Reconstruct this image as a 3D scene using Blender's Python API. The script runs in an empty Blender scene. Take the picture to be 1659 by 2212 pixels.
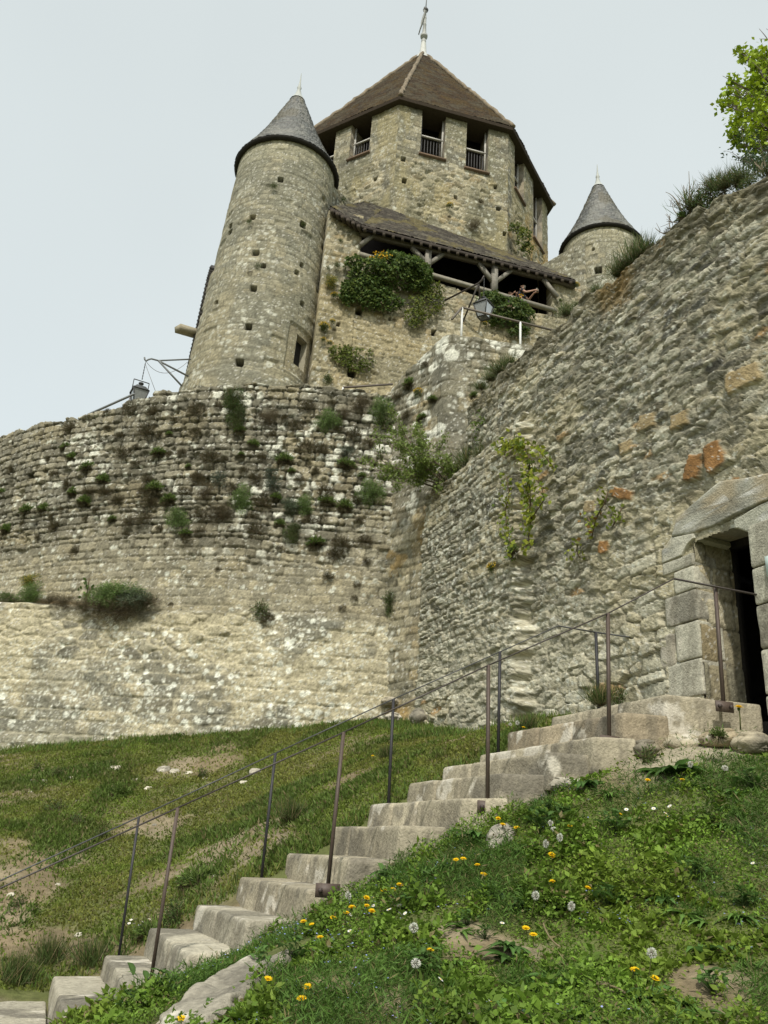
import bpy, math
import numpy as np
from mathutils import Matrix, Vector

sc = bpy.context.scene
COLL = sc.collection
rng = np.random.default_rng(11)

# ------------------------------------------------------------------ camera
PW, PH, PF = 1659.0, 2212.0, 1800.0          # picture units used for measuring the photograph
EYE = np.array([0.0, 0.0, 1.55])
_p, _r = math.radians(22.5), math.radians(4.0)
FW = np.array([0, math.cos(_p), math.sin(_p)])
_rt = np.array([1.0, 0, 0]); _up = np.array([0, -math.sin(_p), math.cos(_p)])
RT = math.cos(_r) * _rt + math.sin(_r) * _up
UP = math.cos(_r) * _up - math.sin(_r) * _rt
cam_d = bpy.data.cameras.new('camera')
cam = bpy.data.objects.new('camera', cam_d); COLL.objects.link(cam)
cam.matrix_world = Matrix(((RT[0], UP[0], -FW[0], EYE[0]), (RT[1], UP[1], -FW[1], EYE[1]),
                           (RT[2], UP[2], -FW[2], EYE[2]), (0, 0, 0, 1)))
cam_d.sensor_fit = 'VERTICAL'; cam_d.sensor_height = 24.0; cam_d.sensor_width = 18.0
cam_d.lens = 24.0 * PF / PH
cam_d.clip_start = 0.05; cam_d.clip_end = 2000
sc.camera = cam

# ------------------------------------------------------------------ sky, sun, exposure
SUN_AZ, SUN_EL = math.radians(188), math.radians(48)
world = bpy.data.worlds.new('World'); sc.world = world
world.use_nodes = True
nt = world.node_tree; nt.nodes.clear()
out = nt.nodes.new('ShaderNodeOutputWorld')
sky = nt.nodes.new('ShaderNodeTexSky'); sky.sky_type = 'NISHITA'
sky.sun_disc = False; sky.sun_elevation = SUN_EL; sky.sun_rotation = SUN_AZ
sky.air_density = 1.0; sky.dust_density = 4.0; sky.ozone_density = 1.0
bg = nt.nodes.new('ShaderNodeBackground'); bg.inputs['Strength'].default_value = 0.05
nt.links.new(sky.outputs[0], bg.inputs['Color'])
veil = nt.nodes.new('ShaderNodeBackground')               # thin high cloud that whitens the blue
veil.inputs['Color'].default_value = (0.655, 0.70, 0.665, 1); veil.inputs["Strength"].default_value = 1.0
add = nt.nodes.new('ShaderNodeAddShader')
tcw = nt.nodes.new('ShaderNodeTexCoord'); cn = nt.nodes.new('ShaderNodeTexNoise'); cn.inputs['Scale'].default_value = 1.6; cn.inputs['Detail'].default_value = 3
cm = nt.nodes.new('ShaderNodeMapRange'); cm.inputs['From Min'].default_value = .3; cm.inputs['From Max'].default_value = .7; cm.inputs['To Min'].default_value = .94; cm.inputs['To Max'].default_value = 1.05
nt.links.new(tcw.outputs['Generated'], cn.inputs['Vector']); nt.links.new(cn.outputs['Fac'], cm.inputs['Value']); nt.links.new(cm.outputs[0], veil.inputs['Strength'])
nt.links.new(bg.outputs[0], add.inputs[0]); nt.links.new(veil.outputs[0], add.inputs[1])
nt.links.new(add.outputs[0], out.inputs['Surface'])
to_sun = Vector((math.sin(SUN_AZ) * math.cos(SUN_EL), math.cos(SUN_AZ) * math.cos(SUN_EL), math.sin(SUN_EL)))
sun_d = bpy.data.lights.new('sun', 'SUN'); sun_d.energy = 3.3; sun_d.angle = math.radians(1.5)
sun_d.color = (1.0, 0.95, 0.86)
sun = bpy.data.objects.new('sun', sun_d); COLL.objects.link(sun)
sun.rotation_euler = to_sun.to_track_quat('Z', 'Y').to_euler(); sun.location = (0, -20, 40)
sc.view_settings.view_transform = 'Standard'; sc.view_settings.look = 'None'
sc.view_settings.exposure = 0.0; sc.view_settings.gamma = 1.0
sc.cycles.max_bounces = 5; sc.cycles.diffuse_bounces = 3; sc.cycles.transmission_bounces = 4
sc.cycles.transparent_max_bounces = 4; sc.cycles.use_denoising = True

# ------------------------------------------------------------------ measuring helpers
def ray(x, y):
    return FW + (x - PW / 2) / PF * RT - (y - PH / 2) / PF * UP
def at_z(x, y, Z):
    d = ray(x, y); return EYE + d * ((Z - EYE[2]) / d[2])
def at_D(x, y, D):
    d = ray(x, y); return EYE + d * (D / math.hypot(d[0], d[1]))
def on_plane(x, y, P0, n):
    d = ray(x, y); n = np.asarray(n, float)
    return EYE + d * (((np.asarray(P0, float) - EYE) @ n) / (d @ n))
def on_circle(x, y, c, R, near=True):
    d = ray(x, y); dx, dy = d[0], d[1]; ox, oy = -c[0], -c[1]
    a = dx * dx + dy * dy; b = dx * ox + dy * oy; q = ox * ox + oy * oy - R * R
    disc = b * b - a * q
    k = (-b - math.sqrt(max(disc, 0.0))) / a if near else (-b + math.sqrt(max(disc, 0.0))) / a
    return EYE + d * k

# ------------------------------------------------------------------ noise
def hsh(i, j=0, s=0):
    n = (np.asarray(i).astype(np.int64) * 374761393 + np.asarray(j).astype(np.int64) * 668265263 + s * 974634777) & 0xffffffff
    n = ((n ^ (n >> 13)) * 1274126177) & 0xffffffff
    n = ((n ^ (n >> 15)) * 2246822519) & 0xffffffff
    n = n ^ (n >> 16)
    return (n & 0xffffff) / float(0xffffff)
def vnoise(x, y, s=0):
    i = np.floor(x).astype(np.int64); j = np.floor(y).astype(np.int64)
    fx = x - i; fy = y - j
    fx = fx * fx * fx * (fx * (fx * 6 - 15) + 10); fy = fy * fy * fy * (fy * (fy * 6 - 15) + 10)
    a = hsh(i, j, s); b = hsh(i + 1, j, s); c = hsh(i, j + 1, s); d = hsh(i + 1, j + 1, s)
    return (a * (1 - fx) + b * fx) * (1 - fy) + (c * (1 - fx) + d * fx) * fy
def fbm(x, y, o=4, s=0):
    t = 0; a = 0.5; n = 0
    for k in range(o):
        t = t + a * vnoise(x * 2 ** k + 17.3 * k, y * 2 ** k - 9.1 * k, s + k); n += a; a *= 0.55
    return t / n
def ss(a, b, x):
    t = np.clip((x - a) / (b - a + 1e-12), 0, 1); return t * t * (3 - 2 * t)
def worley(x, y, s=0, jit=0.9, weight=0.0):
    """F1, F2, id, local offset of the nearest cell"""
    i0 = np.floor(x).astype(np.int64); j0 = np.floor(y).astype(np.int64)
    f1 = np.full(x.shape, 9.0); f2 = np.full(x.shape, 9.0); idn = np.zeros(x.shape); lx = np.zeros(x.shape); ly = np.zeros(x.shape)
    for di in (-1, 0, 1):
        for dj in (-1, 0, 1):
            i = i0 + di; j = j0 + dj
            cx = i + 0.5 + (hsh(i, j, s) - 0.5) * jit; cy = j + 0.5 + (hsh(i, j, s + 1) - 0.5) * jit
            d = np.hypot(x - cx, y - cy) - weight * hsh(i, j, s + 2)
            nw = d < f1
            f2 = np.where(nw, f1, np.minimum(f2, d))
            f1 = np.where(nw, d, f1)
            idn = np.where(nw, hsh(i, j, s + 3), idn)
            lx = np.where(nw, x - cx, lx); ly = np.where(nw, y - cy, ly)
    return f1, f2, idn, lx, ly
def spots(x, y, size, s=0, dens=0.5):
    """round lichen spots: 0..1"""
    f1, f2, i, _, _ = worley(x / size, y / size, s, 0.8)
    r = 0.12 + 0.38 * hsh((i * 9999).astype(np.int64), 3, s)
    on = hsh((i * 99999).astype(np.int64), 5, s) < dens
    wob = 0.16 * (fbm(x / size * 3, y / size * 3, 2, s + 9) - 0.5)
    return np.where(on, 1 - ss(r - 0.07, r + 0.03, f1 + wob), 0.0)

# ------------------------------------------------------------------ masonry patterns
def coursed(u, v, hm=0.15, wm=0.3, s=0, hvar=0.35, wvar=0.5, warp=0.02, r=0.045, v0=-2.0, v1=48.0, ragged=0.018):
    g = np.random.default_rng(100 + s)
    hs = hm * (1 + (g.random(int((v1 - v0) / hm * 1.3) + 8) - 0.5) * 2 * hvar)
    bnd = v0 + np.concatenate([[0], np.cumsum(hs)])
    vv = v + warp * 2 * (fbm(u * 0.45, v * 0.3, 2, s + 4) - 0.5) + 0.3 * warp * (fbm(u * 3, v * 3, 2, s + 6) - 0.5)
    k = np.clip(np.searchsorted(bnd, vv.ravel()).reshape(vv.shape) - 1, 0, len(bnd) - 2)
    w = wm * (0.7 + 0.6 * hsh(k, 0, s + 1))
    uu = u + 0.03 * (fbm(u * 4, v * 4, 2, s + 8) - 0.5)
    x = uu / w + 13 * hsh(k, 1, s + 1)
    B = lambda q: q + (hsh(k, q, s + 2) - 0.5) * wvar * 1.6
    q = np.floor(x)
    q = np.where(x < B(q), q - 1, q); q = np.where(x >= B(q + 1), q + 1, q)
    lo = B(q); hi = B(q + 1)
    dx = np.minimum(x - lo, hi - x) * w; dy = np.minimum(vv - bnd[k], bnd[k + 1] - vv)
    d = r - np.hypot(np.maximum(r - dx, 0), np.maximum(r - dy, 0))
    d = d + ragged * (fbm(u * 14, v * 14, 2, s + 12) - 0.5)
    idn = hsh(k, q, s + 3)
    return d, idn, (x - 0.5 * (lo + hi)) * w, vv - 0.5 * (bnd[k] + bnd[k + 1])
def rubble(u, v, sx=0.33, sy=0.14, s=0, warp=0.06):
    a = u / sx + warp * 4 * (fbm(u * 2.0, v * 2.0, 2, s + 20) - 0.5)
    b = v / sy + warp * 6 * (fbm(u * 1.3, v * 1.3, 2, s + 24) - 0.5)
    f1, f2, idn, lx, ly = worley(a, b, s, 0.75, 0.38)
    d = (f2 - f1) * 0.5 * (sx * sy) ** 0.5 * 1.15 + 0.012 * (fbm(u * 16, v * 16, 2, s + 12) - 0.5)
    return d, idn, lx * sx, ly * sy
def relief(st, ew=0.04, depth=0.04, amp=0.02, tilt=0.12):
    d, i, lu, lv = st
    q = np.clip(d / ew, 0, 1)
    prof = 1 - (1 - q) ** 2
    r1 = hsh((i * 99991).astype(np.int64), 1, 5) - 0.5; r2 = hsh((i * 99991).astype(np.int64), 2, 5) - 0.5; r3 = hsh((i * 99991).astype(np.int64), 3, 5) - 0.5
    return depth * (prof - 1) + prof * (amp * 2 * r1 + tilt * 2 * (np.clip(lu, -.25, .25) * r2 + lv * r3)), prof
GREY = np.array([[.30, .27, .205], [.245, .225, .175], [.36, .325, .25], [.19, .178, .145], [.33, .29, .21], [.27, .25, .20]])
WARM = np.array([[.34, .295, .21], [.38, .335, .245], [.29, .262, .195], [.42, .375, .285], [.33, .27, .175], [.26, .24, .185]])
DARK = np.array([[.215, .20, .165], [.17, .163, .142], [.27, .25, .20], [.13, .126, .115], [.235, .21, .16], [.32, .30, .25]])
def stonecol(st, pal, var=0.35):
    i = st[1]
    k = np.minimum((i * len(pal)).astype(int), len(pal) - 1)
    f = 1 + var * (hsh((i * 77777).astype(np.int64), 7, 3) - 0.5) * 2
    return pal[k] * f[..., None]
def mix(c, to, m):
    m = np.clip(m, 0, 1)[..., None]; return c * (1 - m) + np.asarray(to, float) * m

# ------------------------------------------------------------------ materials
MATS = {}
def vmat(name, rough=0.93, spec=0.2, bump=0.0, bscale=45.0, var=0.25, vscale=22.0, trans=0.0, metal=0.0):
    """surface whose own colour comes from the mesh, broken up by procedural noise"""
    m = bpy.data.materials.new(name); m.use_nodes = True
    t = m.node_tree; N = t.nodes; L = t.links
    b = N['Principled BSDF']; b.inputs['Roughness'].default_value = rough; b.inputs['Metallic'].default_value = metal
    b.inputs['Specular IOR Level'].default_value = spec
    a = N.new('ShaderNodeAttribute'); a.attribute_name = 'Col'
    src = a.outputs['Color']
    if var > 0:
        geo = N.new('ShaderNodeNewGeometry')
        n = N.new('ShaderNodeTexNoise'); n.inputs['Scale'].default_value = vscale; n.inputs['Detail'].default_value = 6
        n.inputs['Roughness'].default_value = 0.7
        L.new(geo.outputs['Position'], n.inputs['Vector'])
        mr = N.new('ShaderNodeMapRange'); mr.inputs['From Min'].default_value = 0.3; mr.inputs['From Max'].default_value = 0.7
        mr.inputs['To Min'].default_value = 1 - var; mr.inputs['To Max'].default_value = 1 + var
        L.new(n.outputs['Fac'], mr.inputs['Value'])
        vm = N.new('ShaderNodeVectorMath'); vm.operation = 'SCALE'
        L.new(src, vm.inputs[0]); L.new(mr.outputs[0], vm.inputs['Scale'])
        src = vm.outputs[0]
        if bump > 0:
            n2 = N.new('ShaderNodeTexNoise'); n2.inputs['Scale'].default_value = bscale; n2.inputs['Detail'].default_value = 5
            L.new(geo.outputs['Position'], n2.inputs['Vector'])
            bp = N.new('ShaderNodeBump'); bp.inputs['Strength'].default_value = 0.9; bp.inputs['Distance'].default_value = bump
            L.new(n2.outputs['Fac'], bp.inputs['Height']); L.new(bp.outputs[0], b.inputs['Normal'])
    L.new(src, b.inputs['Base Color'])
    if trans > 0:
        tr = N.new('ShaderNodeBsdfTranslucent'); L.new(src, tr.inputs['Color'])
        mx = N.new('ShaderNodeMixShader'); mx.inputs[0].default_value = trans
        L.new(b.outputs[0], mx.inputs[1]); L.new(tr.outputs[0], mx.inputs[2])
        L.new(mx.outputs[0], N['Material Output'].inputs['Surface'])
    MATS[name] = m; return m
M_STONE = vmat('limestone', 0.95, 0.12, 0.012, 55, 0.22, 24)
M_TILE = vmat('roof_tile', 0.9, 0.2, 0.006, 40, 0.3, 9)
M_SLATE = vmat('slate', 0.6, 0.4, 0.004, 30, 0.2, 9)
M_WOOD = vmat('weathered_timber', 0.85, 0.2, 0.004, 40, 0.25, 12)
M_IRON = vmat('iron', 0.55, 0.4, 0.001, 200, 0.2, 60)
M_LEAD = vmat('lead_sheet', 0.6, 0.4, 0.002, 20, 0.12, 6)
M_LEAF = vmat('leaf', 0.6, 0.25, 0, 1, 0.15, 40, 0.34)
M_PETAL = vmat('petal', 0.7, 0.2, 0, 1, 0.0, 1, 0.2)
M_SOIL = vmat('soil', 0.97, 0.1, 0.012, 60, 0.3, 14)
M_BARK = vmat('bark', 0.9, 0.2, 0.006, 50, 0.3, 30)
M_CLOTH = vmat('cloth', 0.9, 0.1, 0, 1, 0.0)
M_SKIN = vmat('skin', 0.6, 0.3, 0, 1, 0.0)
def glassmat():
    m = bpy.data.materials.new('lamp_glass'); m.use_nodes = True
    t = m.node_tree; b = t.nodes['Principled BSDF']
    n = t.nodes.new('ShaderNodeTexNoise'); n.inputs['Scale'].default_value = 5
    cr = t.nodes.new('ShaderNodeValToRGB'); cr.color_ramp.elements[0].color = (.20, .21, .20, 1); cr.color_ramp.elements[1].color = (.34, .36, .34, 1)
    t.links.new(n.outputs['Fac'], cr.inputs[0]); t.links.new(cr.outputs[0], b.inputs['Base Color'])
    b.inputs['Roughness'].default_value = 0.25; b.inputs['Transmission Weight'].default_value = 0.35
    return m
M_GLASS = glassmat()

# ------------------------------------------------------------------ mesh + object helpers
def tag(o, label=None, cat=None, group=None, kind=None):
    if label: o['label'] = label
    if cat: o['category'] = cat
    if group: o['group'] = group
    if kind: o['kind'] = kind
    return o
def empty(name, loc=(0, 0, 0), label=None, cat=None, group=None):
    o = bpy.data.objects.new(name, None); COLL.objects.link(o); o.location = [float(a) for a in loc]
    o.empty_display_size = 0.2
    return tag(o, label, cat, group)
def mk(name, V, Q=None, T=None, col=(.3, .3, .3), mat=None, parent=None, smooth=False):
    V = np.asarray(V, float).reshape(-1, 3)
    parts = []; starts = []; off = 0
    for A in (Q, T):
        if A is None or len(A) == 0: continue
        A = np.asarray(A, np.int64); parts.append(A.ravel())
        starts.append(off + np.arange(len(A)) * A.shape[1]); off += A.size
    lp = np.concatenate(parts).astype(np.int32); st = np.concatenate(starts).astype(np.int32)
    org = np.zeros(3)
    if parent is not None: org = np.array(parent_origin(parent))
    me = bpy.data.meshes.new(name)
    me.vertices.add(len(V)); me.loops.add(len(lp)); me.polygons.add(len(st))
    me.vertices.foreach_set('co', (V - org).astype(np.float32).ravel())
    me.loops.foreach_set('vertex_index', lp); me.polygons.foreach_set('loop_start', st)
    me.update(calc_edges=True); me.validate()
    c = np.asarray(col, float)
    if c.ndim == 1: c = np.tile(c[:3], (len(V), 1))
    rgba = np.ones((len(V), 4), np.float32); rgba[:, :3] = np.clip(c.reshape(-1, 3), 0.002, 0.95)
    at = me.attributes.new('Col', 'FLOAT_COLOR', 'POINT'); at.data.foreach_set('color', rgba.ravel())
    if smooth: me.polygons.foreach_set('use_smooth', np.ones(len(st), bool))
    if mat: me.materials.append(mat)
    o = bpy.data.objects.new(name, me); COLL.objects.link(o)
    if parent is not None: o.parent = parent
    return o
def parent_origin(p):
    l = np.zeros(3)
    while p is not None:
        l = l + np.array(p.location); p = p.parent
    return l
class MB:
    """collects pieces of ONE mesh"""
    def __init__(s): s.V = []; s.Q = []; s.T = []; s.C = []; s.n = 0
    def add(s, V, Q=None, T=None, col=(.3, .3, .3)):
        V = np.asarray(V, float).reshape(-1, 3)
        c = np.asarray(col, float)
        if c.ndim == 1: c = np.tile(c[:3], (len(V), 1))
        s.V.append(V); s.C.append(c.reshape(-1, 3))
        if Q is not None and len(Q): s.Q.append(np.asarray(Q, np.int64) + s.n)
        if T is not None and len(T): s.T.append(np.asarray(T, np.int64) + s.n)
        s.n += len(V); return s
    def hexa(s, c8, col):
        """8 corners: bottom ring 0-3, top ring 4-7"""
        return s.add(c8, [[3, 2, 1, 0], [4, 5, 6, 7], [0, 1, 5, 4], [1, 2, 6, 5], [2, 3, 7, 6], [3, 0, 4, 7]], None, col)
    def box(s, c, sx, sy, sz, col, X=(1, 0, 0), Y=(0, 1, 0), Z=(0, 0, 1)):
        c = np.asarray(c, float); X = np.asarray(X, float) * sx / 2; Y = np.asarray(Y, float) * sy / 2; Z = np.asarray(Z, float) * sz / 2
        return s.hexa([c - X - Y - Z, c + X - Y - Z, c + X + Y - Z, c - X + Y - Z, c - X - Y + Z, c + X - Y + Z, c + X + Y + Z, c - X + Y + Z], col)
    def bar(s, a, b, w, t, col, ref=(0, 0, 1)):
        """rectangular bar from a to b"""
        a = np.asarray(a, float); b = np.asarray(b, float); d = b - a; L = np.linalg.norm(d); d = d / L
        x = np.cross(d, ref)
        if np.linalg.norm(x) < 1e-4: x = np.cross(d, (0, 1, 0))
        x /= np.linalg.norm(x); y = np.cross(x, d)
        return s.box((a + b) / 2, w, t, L, col, x, y, d)
    def tube(s, pts, r, col, n=8, close=True):
        pts = np.asarray(pts, float); m = len(pts)
        r = np.full(m, r) if np.isscalar(r) else np.asarray(r, float)
        V = []
        for k in range(m):
            d = pts[min(k + 1, m - 1)] - pts[max(k - 1, 0)]; d = d / (np.linalg.norm(d) + 1e-9)
            x = np.cross(d, (0.13, 0.31, 0.94)); 
            if np.linalg.norm(x) < 0.05: x = np.cross(d, (1, 0, 0))
            x /= np.linalg.norm(x); y = np.cross(d, x)
            a = np.arange(n) * 2 * math.pi / n
            V.append(pts[k] + r[k] * (np.cos(a)[:, None] * x + np.sin(a)[:, None] * y))
        V = np.concatenate(V); Q = []
        for k in range(m - 1):
            for j in range(n):
                Q.append([k * n + j, k * n + (j + 1) % n, (k + 1) * n + (j + 1) % n, (k + 1) * n + j])
        T = []
        if close:
            c0 = len(V); V = np.concatenate([V, pts[:1], pts[-1:]])
            for j in range(n):
                T.append([c0, (j + 1) % n, j]); T.append([c0 + 1, (m - 1) * n + j, (m - 1) * n + (j + 1) % n])
        return s.add(V, Q, T, col)
    def lathe(s, c, prof, col, n=20, axis=(0, 0, 1), phase=0.0):
        """prof = [(r, h)...] around a vertical axis at c"""
        c = np.asarray(c, float); a = np.arange(n) * 2 * math.pi / n + phase
        V = np.concatenate([np.c_[c[0] + r * np.cos(a), c[1] + r * np.sin(a), np.full(n, c[2] + h)] for r, h in prof])
        Q = [[k * n + j, k * n + (j + 1) % n, (k + 1) * n + (j + 1) % n, (k + 1) * n + j] for k in range(len(prof) - 1) for j in range(n)]
        return s.add(V, Q, None, col)
    def build(s, name, mat, parent=None, smooth=False):
        return mk(name, np.concatenate(s.V), np.concatenate(s.Q) if s.Q else None, np.concatenate(s.T) if s.T else None,
                  np.concatenate(s.C), mat, parent, smooth)
def gridq(nu, nv, mask=None):
    i = np.arange(nu - 1)[:, None] * nv + np.arange(nv - 1)[None, :]
    Q = np.stack([i, i + nv, i + nv + 1, i + 1], -1)
    if mask is not None: Q = Q[mask]
    return Q.reshape(-1, 4)
def field(name, P, N, h, col, mat, parent=None, mask=None, thick=0.5, flip=False, back=True, smooth=True, nobk=None):
    """a displaced wall face: P, N (nu, nv, 3), h (nu, nv), with its top and ends turned back to give it thickness"""
    nu, nv = h.shape
    if mat is M_STONE:
        q_ = np.arange(h.size).reshape(h.shape); r1_ = hsh(q_, 1, 91); r2_ = hsh(q_, 2, 92); fl_ = fbm(P[..., 0] * 7 + P[..., 1] * 3, P[..., 2] * 9, 3, 93)
        col = col * np.array([.925, .945, .875]) * (.74 + .52 * r1_)[..., None] * (.78 + .44 * fl_)[..., None]
        col = mix(col, (.60, .59, .53), (r2_ > .982 - .05 * ss(.5, .65, fl_)) * .7); col = mix(col, (.06, .057, .045), (r2_ < .022) * .6)
    X = P + N * h[..., None]
    V = [X.reshape(-1, 3)]; C = [col.reshape(-1, 3)]; Q = [gridq(nu, nv, mask)]; n = nu * nv
    if back:
        top = X[:, -1]; tb = P[:, -1] - N[:, -1] * thick; bb = P[:, 0] - N[:, 0] * thick
        V += [tb, bb]; C += [col[:, -1], col[:, 0]]
        i = np.arange(nu - 1); t = i * nv + nv - 1
        Q.append(np.stack([t, t + nv, n + i + 1, n + i], -1))                # top
        ib = i if nobk is None else i[~nobk[:-1]]
        Q.append(np.stack([n + ib, n + ib + 1, n + nu + ib + 1, n + nu + ib], -1))    # back
        n += 2 * nu
        for e, f in ((0, 1), (nu - 1, 0)):
            eb = P[e] - N[e] * thick
            V.append(eb); C.append(col[e]); j = np.arange(nv - 1)
            q = np.stack([e * nv + j, e * nv + j + 1, n + j + 1, n + j], -1)
            Q.append(q if f else q[:, ::-1]); n += nv
    Q = np.concatenate(Q)
    if flip: Q = Q[:, ::-1]
    return mk(name, np.concatenate(V), Q, None, np.concatenate(C), mat, parent, smooth)
def copy_tree(o, parent=None):
    c = o.copy(); COLL.objects.link(c)
    if parent is not None: c.parent = parent
    for ch in list(o.children): copy_tree(ch, c)
    return c
def n3(p, f, s=0):
    """cheap 3-D noise for stones"""
    x, y, z = p[..., 0] * f, p[..., 1] * f, p[..., 2] * f
    return (fbm(x + 3.1, y + z * 0.7, 3, s) + fbm(y - 5.2, z + x * 0.6, 3, s + 30) + fbm(z + 1.7, x - y * 0.5, 3, s + 60)) / 3 - 0.5
def rough_block(mb, c8, res=0.05, rnd=0.03, rough=0.03, s=0, pal=None, lichen=0.25, base=None):
    """a weathered stone: hexahedron with worn edges and a pitted face"""
    c = np.asarray(c8, float)
    ex = max(np.linalg.norm(c[1] - c[0]), np.linalg.norm(c[2] - c[3])); ey = max(np.linalg.norm(c[3] - c[0]), np.linalg.norm(c[2] - c[1])); ez = max(np.linalg.norm(c[4] - c[0]), 0.03)
    na, nb, nc = [max(3, min(60, int(e / res) + 1)) for e in (ex, ey, ez)]
    cen = c.mean(0)
    def tri(a, b, g):
        a = a[..., None]; b = b[..., None]; g = g[..., None]
        return ((c[0] * (1 - a) + c[1] * a) * (1 - b) + (c[3] * (1 - a) + c[2] * a) * b) * (1 - g) + ((c[4] * (1 - a) + c[5] * a) * (1 - b) + (c[7] * (1 - a) + c[6] * a) * b) * g
    def face(na_, nb_, fn, flip):
        A, B = np.meshgrid(np.linspace(0, 1, na_), np.linspace(0, 1, nb_), indexing='ij')
        a, b, g = fn(A, B)
        P = tri(a, b, g)
        # worn edges: pull towards the centre where two or more coordinates are near a border
        da = np.minimum(a, 1 - a) * ex; db = np.minimum(b, 1 - b) * ey; dg = np.minimum(g, 1 - g) * ez
        wa, wb, wg = [np.clip(1 - q / (rnd * 2.2), 0, 1) ** 2 for q in (da, db, dg)]
        w = wa * wb + wb * wg + wa * wg
        pull = rnd * np.clip(w, 0, 1.6)
        D = cen - P; D /= np.linalg.norm(D, axis=-1, keepdims=True) + 1e-9
        nz = n3(P, 3.2, s) * 2 * rough + n3(P, 11.0, s + 5) * rough * 0.9
        chip = np.clip(n3(P, 5.0, s + 9) - 0.06, 0, 1) * rough * 5 * np.clip(w + 0.1, 0, 1)
        P = P + D * (pull + nz + chip)[..., None]
        q = gridq(na_, nb_)
        base_c = np.asarray(base if base is not None else (.33, .295, .215), float)
        f = 1 + 0.55 * n3(P, 2.3, s + 13) * 2
        col = base_c * f[..., None]
        col = mix(col, (.145, .135, .11), ss(0.02, 0.16, n3(P, 1.9, s + 15) + 0.5 * n3(P, 9, s + 16)) * 0.75)
        stk = fbm(P[..., 0] * 9 + P[..., 1] * 4, P[..., 1] * 7 - P[..., 0] * 3 + P[..., 2] * 1.6, 4, s + 21); fine = hsh(np.arange(P[..., 0].size).reshape(P.shape[:2]), s, 23)
        col = mix(col, (.16, .145, .11), ss(.48, .62, stk) * .42 * (g < .99)); col = col * (.82 + .36 * fine)[..., None]
        col = mix(col, (.52, .49, .41), ss(0.10, 0.2, n3(P, 4.2, s + 17) + 0.5 * n3(P, 15, s + 18)) * lichen * 2)
        mb.add(P.reshape(-1, 3), q[:, ::-1] if flip else q, None, col.reshape(-1, 3))
    Z = lambda A: np.zeros_like(A); O = lambda A: np.ones_like(A)
    face(na, nb, lambda A, B: (A, B, O(A)), False); face(na, nb, lambda A, B: (A, B, Z(A)), True)
    face(na, nc, lambda A, B: (A, Z(A), B), False); face(na, nc, lambda A, B: (A, O(A), B), True)
    face(nb, nc, lambda A, B: (Z(A), A, B), True); face(nb, nc, lambda A, B: (O(A), A, B), False)
    return mb
# ================================================================== THE SETTING: ground
def tps_fit(pts):
    p = np.asarray(pts, float); xy = p[:, :2]; z = p[:, 2]; n = len(p)
    r = np.linalg.norm(xy[:, None] - xy[None], axis=-1)
    K = np.where(r > 0, r * r * np.log(r + 1e-12), 0) + np.eye(n) * 0.05
    Pm = np.c_[np.ones(n), xy]
    A = np.block([[K, Pm], [Pm.T, np.zeros((3, 3))]])
    w = np.linalg.solve(A, np.r_[z, 0, 0, 0])
    return xy, w
S_ = np.array([.9695, .245]); T_ = np.array([-.245, .9695])      # along the stairs (uphill) and across them (to the far side)
def st(s, t, z): return [*(S_ * s + T_ * t), z]
def pD(x, y, D): return list(at_D(x, y, D))
STEP_S = [-.44, -.07, .25, .61, .94, 1.35, 1.74, 2.07, 2.43, 2.77, 3.15, 3.45, 3.92]     # far left corners
STEP_Z = [.53, .69, .90, 1.10, 1.33, 1.55, 1.79, 2.01, 2.23, 2.41, 2.56, 2.80, 3.00]
GP = [st(s, 8.1, z - 0.10) for s, z in zip(STEP_S, STEP_Z)]
GP += [st(s + 0.3, 7.0, z - 0.35) for s, z in zip(STEP_S, STEP_Z)]
GP += [pD(390, 2120, 6.0), pD(640, 2015, 6.15), pD(830, 1900, 6.15), pD(1000, 1812, 6.3), pD(1240, 1715, 6.6), pD(1340, 1665, 6.8), pD(1500, 1640, 6.9), pD(1659, 1640, 7.0)]
GP += [pD(420, 2190, 4.4), pD(690, 2180, 4.0), pD(1000, 2200, 3.9), pD(1400, 2200, 3.9), pD(1659, 2200, 4.1), pD(1400, 2070, 4.6), pD(1250, 1900, 5.5), pD(1500, 1800, 6.0), pD(1659, 1850, 5.6), pD(960, 1990, 5.0)]
GP += [pD(0, 1612, 16.6), pD(200, 1598, 15.2), pD(400, 1590, 14.3), pD(620, 1578, 13.9), pD(800, 1558, 14.0)]
GP += [pD(960, 1572, 12.8), pD(1140, 1576, 10.8), pD(1200, 1552, 10.2)]
GP += [pD(0, 2100, 8.3), pD(0, 2200, 7.4), pD(0, 1850, 10.6), pD(300, 1850, 10.4), pD(520, 1720, 11.5)]
GP += [[0, 0, 0], [-2, 0, -.05], [2.5, 0, .15], [5, 1, .4], [-2.2, 5, .2], [-3, 3, .05], [-6, 6, .0], [-12, 12, 1.2], [-14, 18, 2.4], [5, 4, 1.2], [6, 8, 2.6], [3, 13, 3.3], [-6, -1, -.1]]
GXY, GW = tps_fit(GP)
def ground(x, y):
    x = np.asarray(x, float); y = np.asarray(y, float); z = GW[-3] + GW[-2] * x + GW[-1] * y
    for (a, b), w in zip(GXY, GW[:len(GXY)]):
        q = (x - a) ** 2 + (y - b) ** 2 + 1e-12
        z = z + w * 0.5 * q * np.log(q)
    far = np.maximum(np.maximum(np.abs(x + 4) - 12, np.abs(y - 8) - 11), 0)
    k = np.exp(-far / 5.0)
    return np.clip(z, -1.0, 5.5) * k + 0.07 * (fbm(x * 1.3, y * 1.3, 3, 70) - 0.5) + 0.03 * (fbm(x * 5, y * 5, 3, 74) - 0.5)
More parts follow.
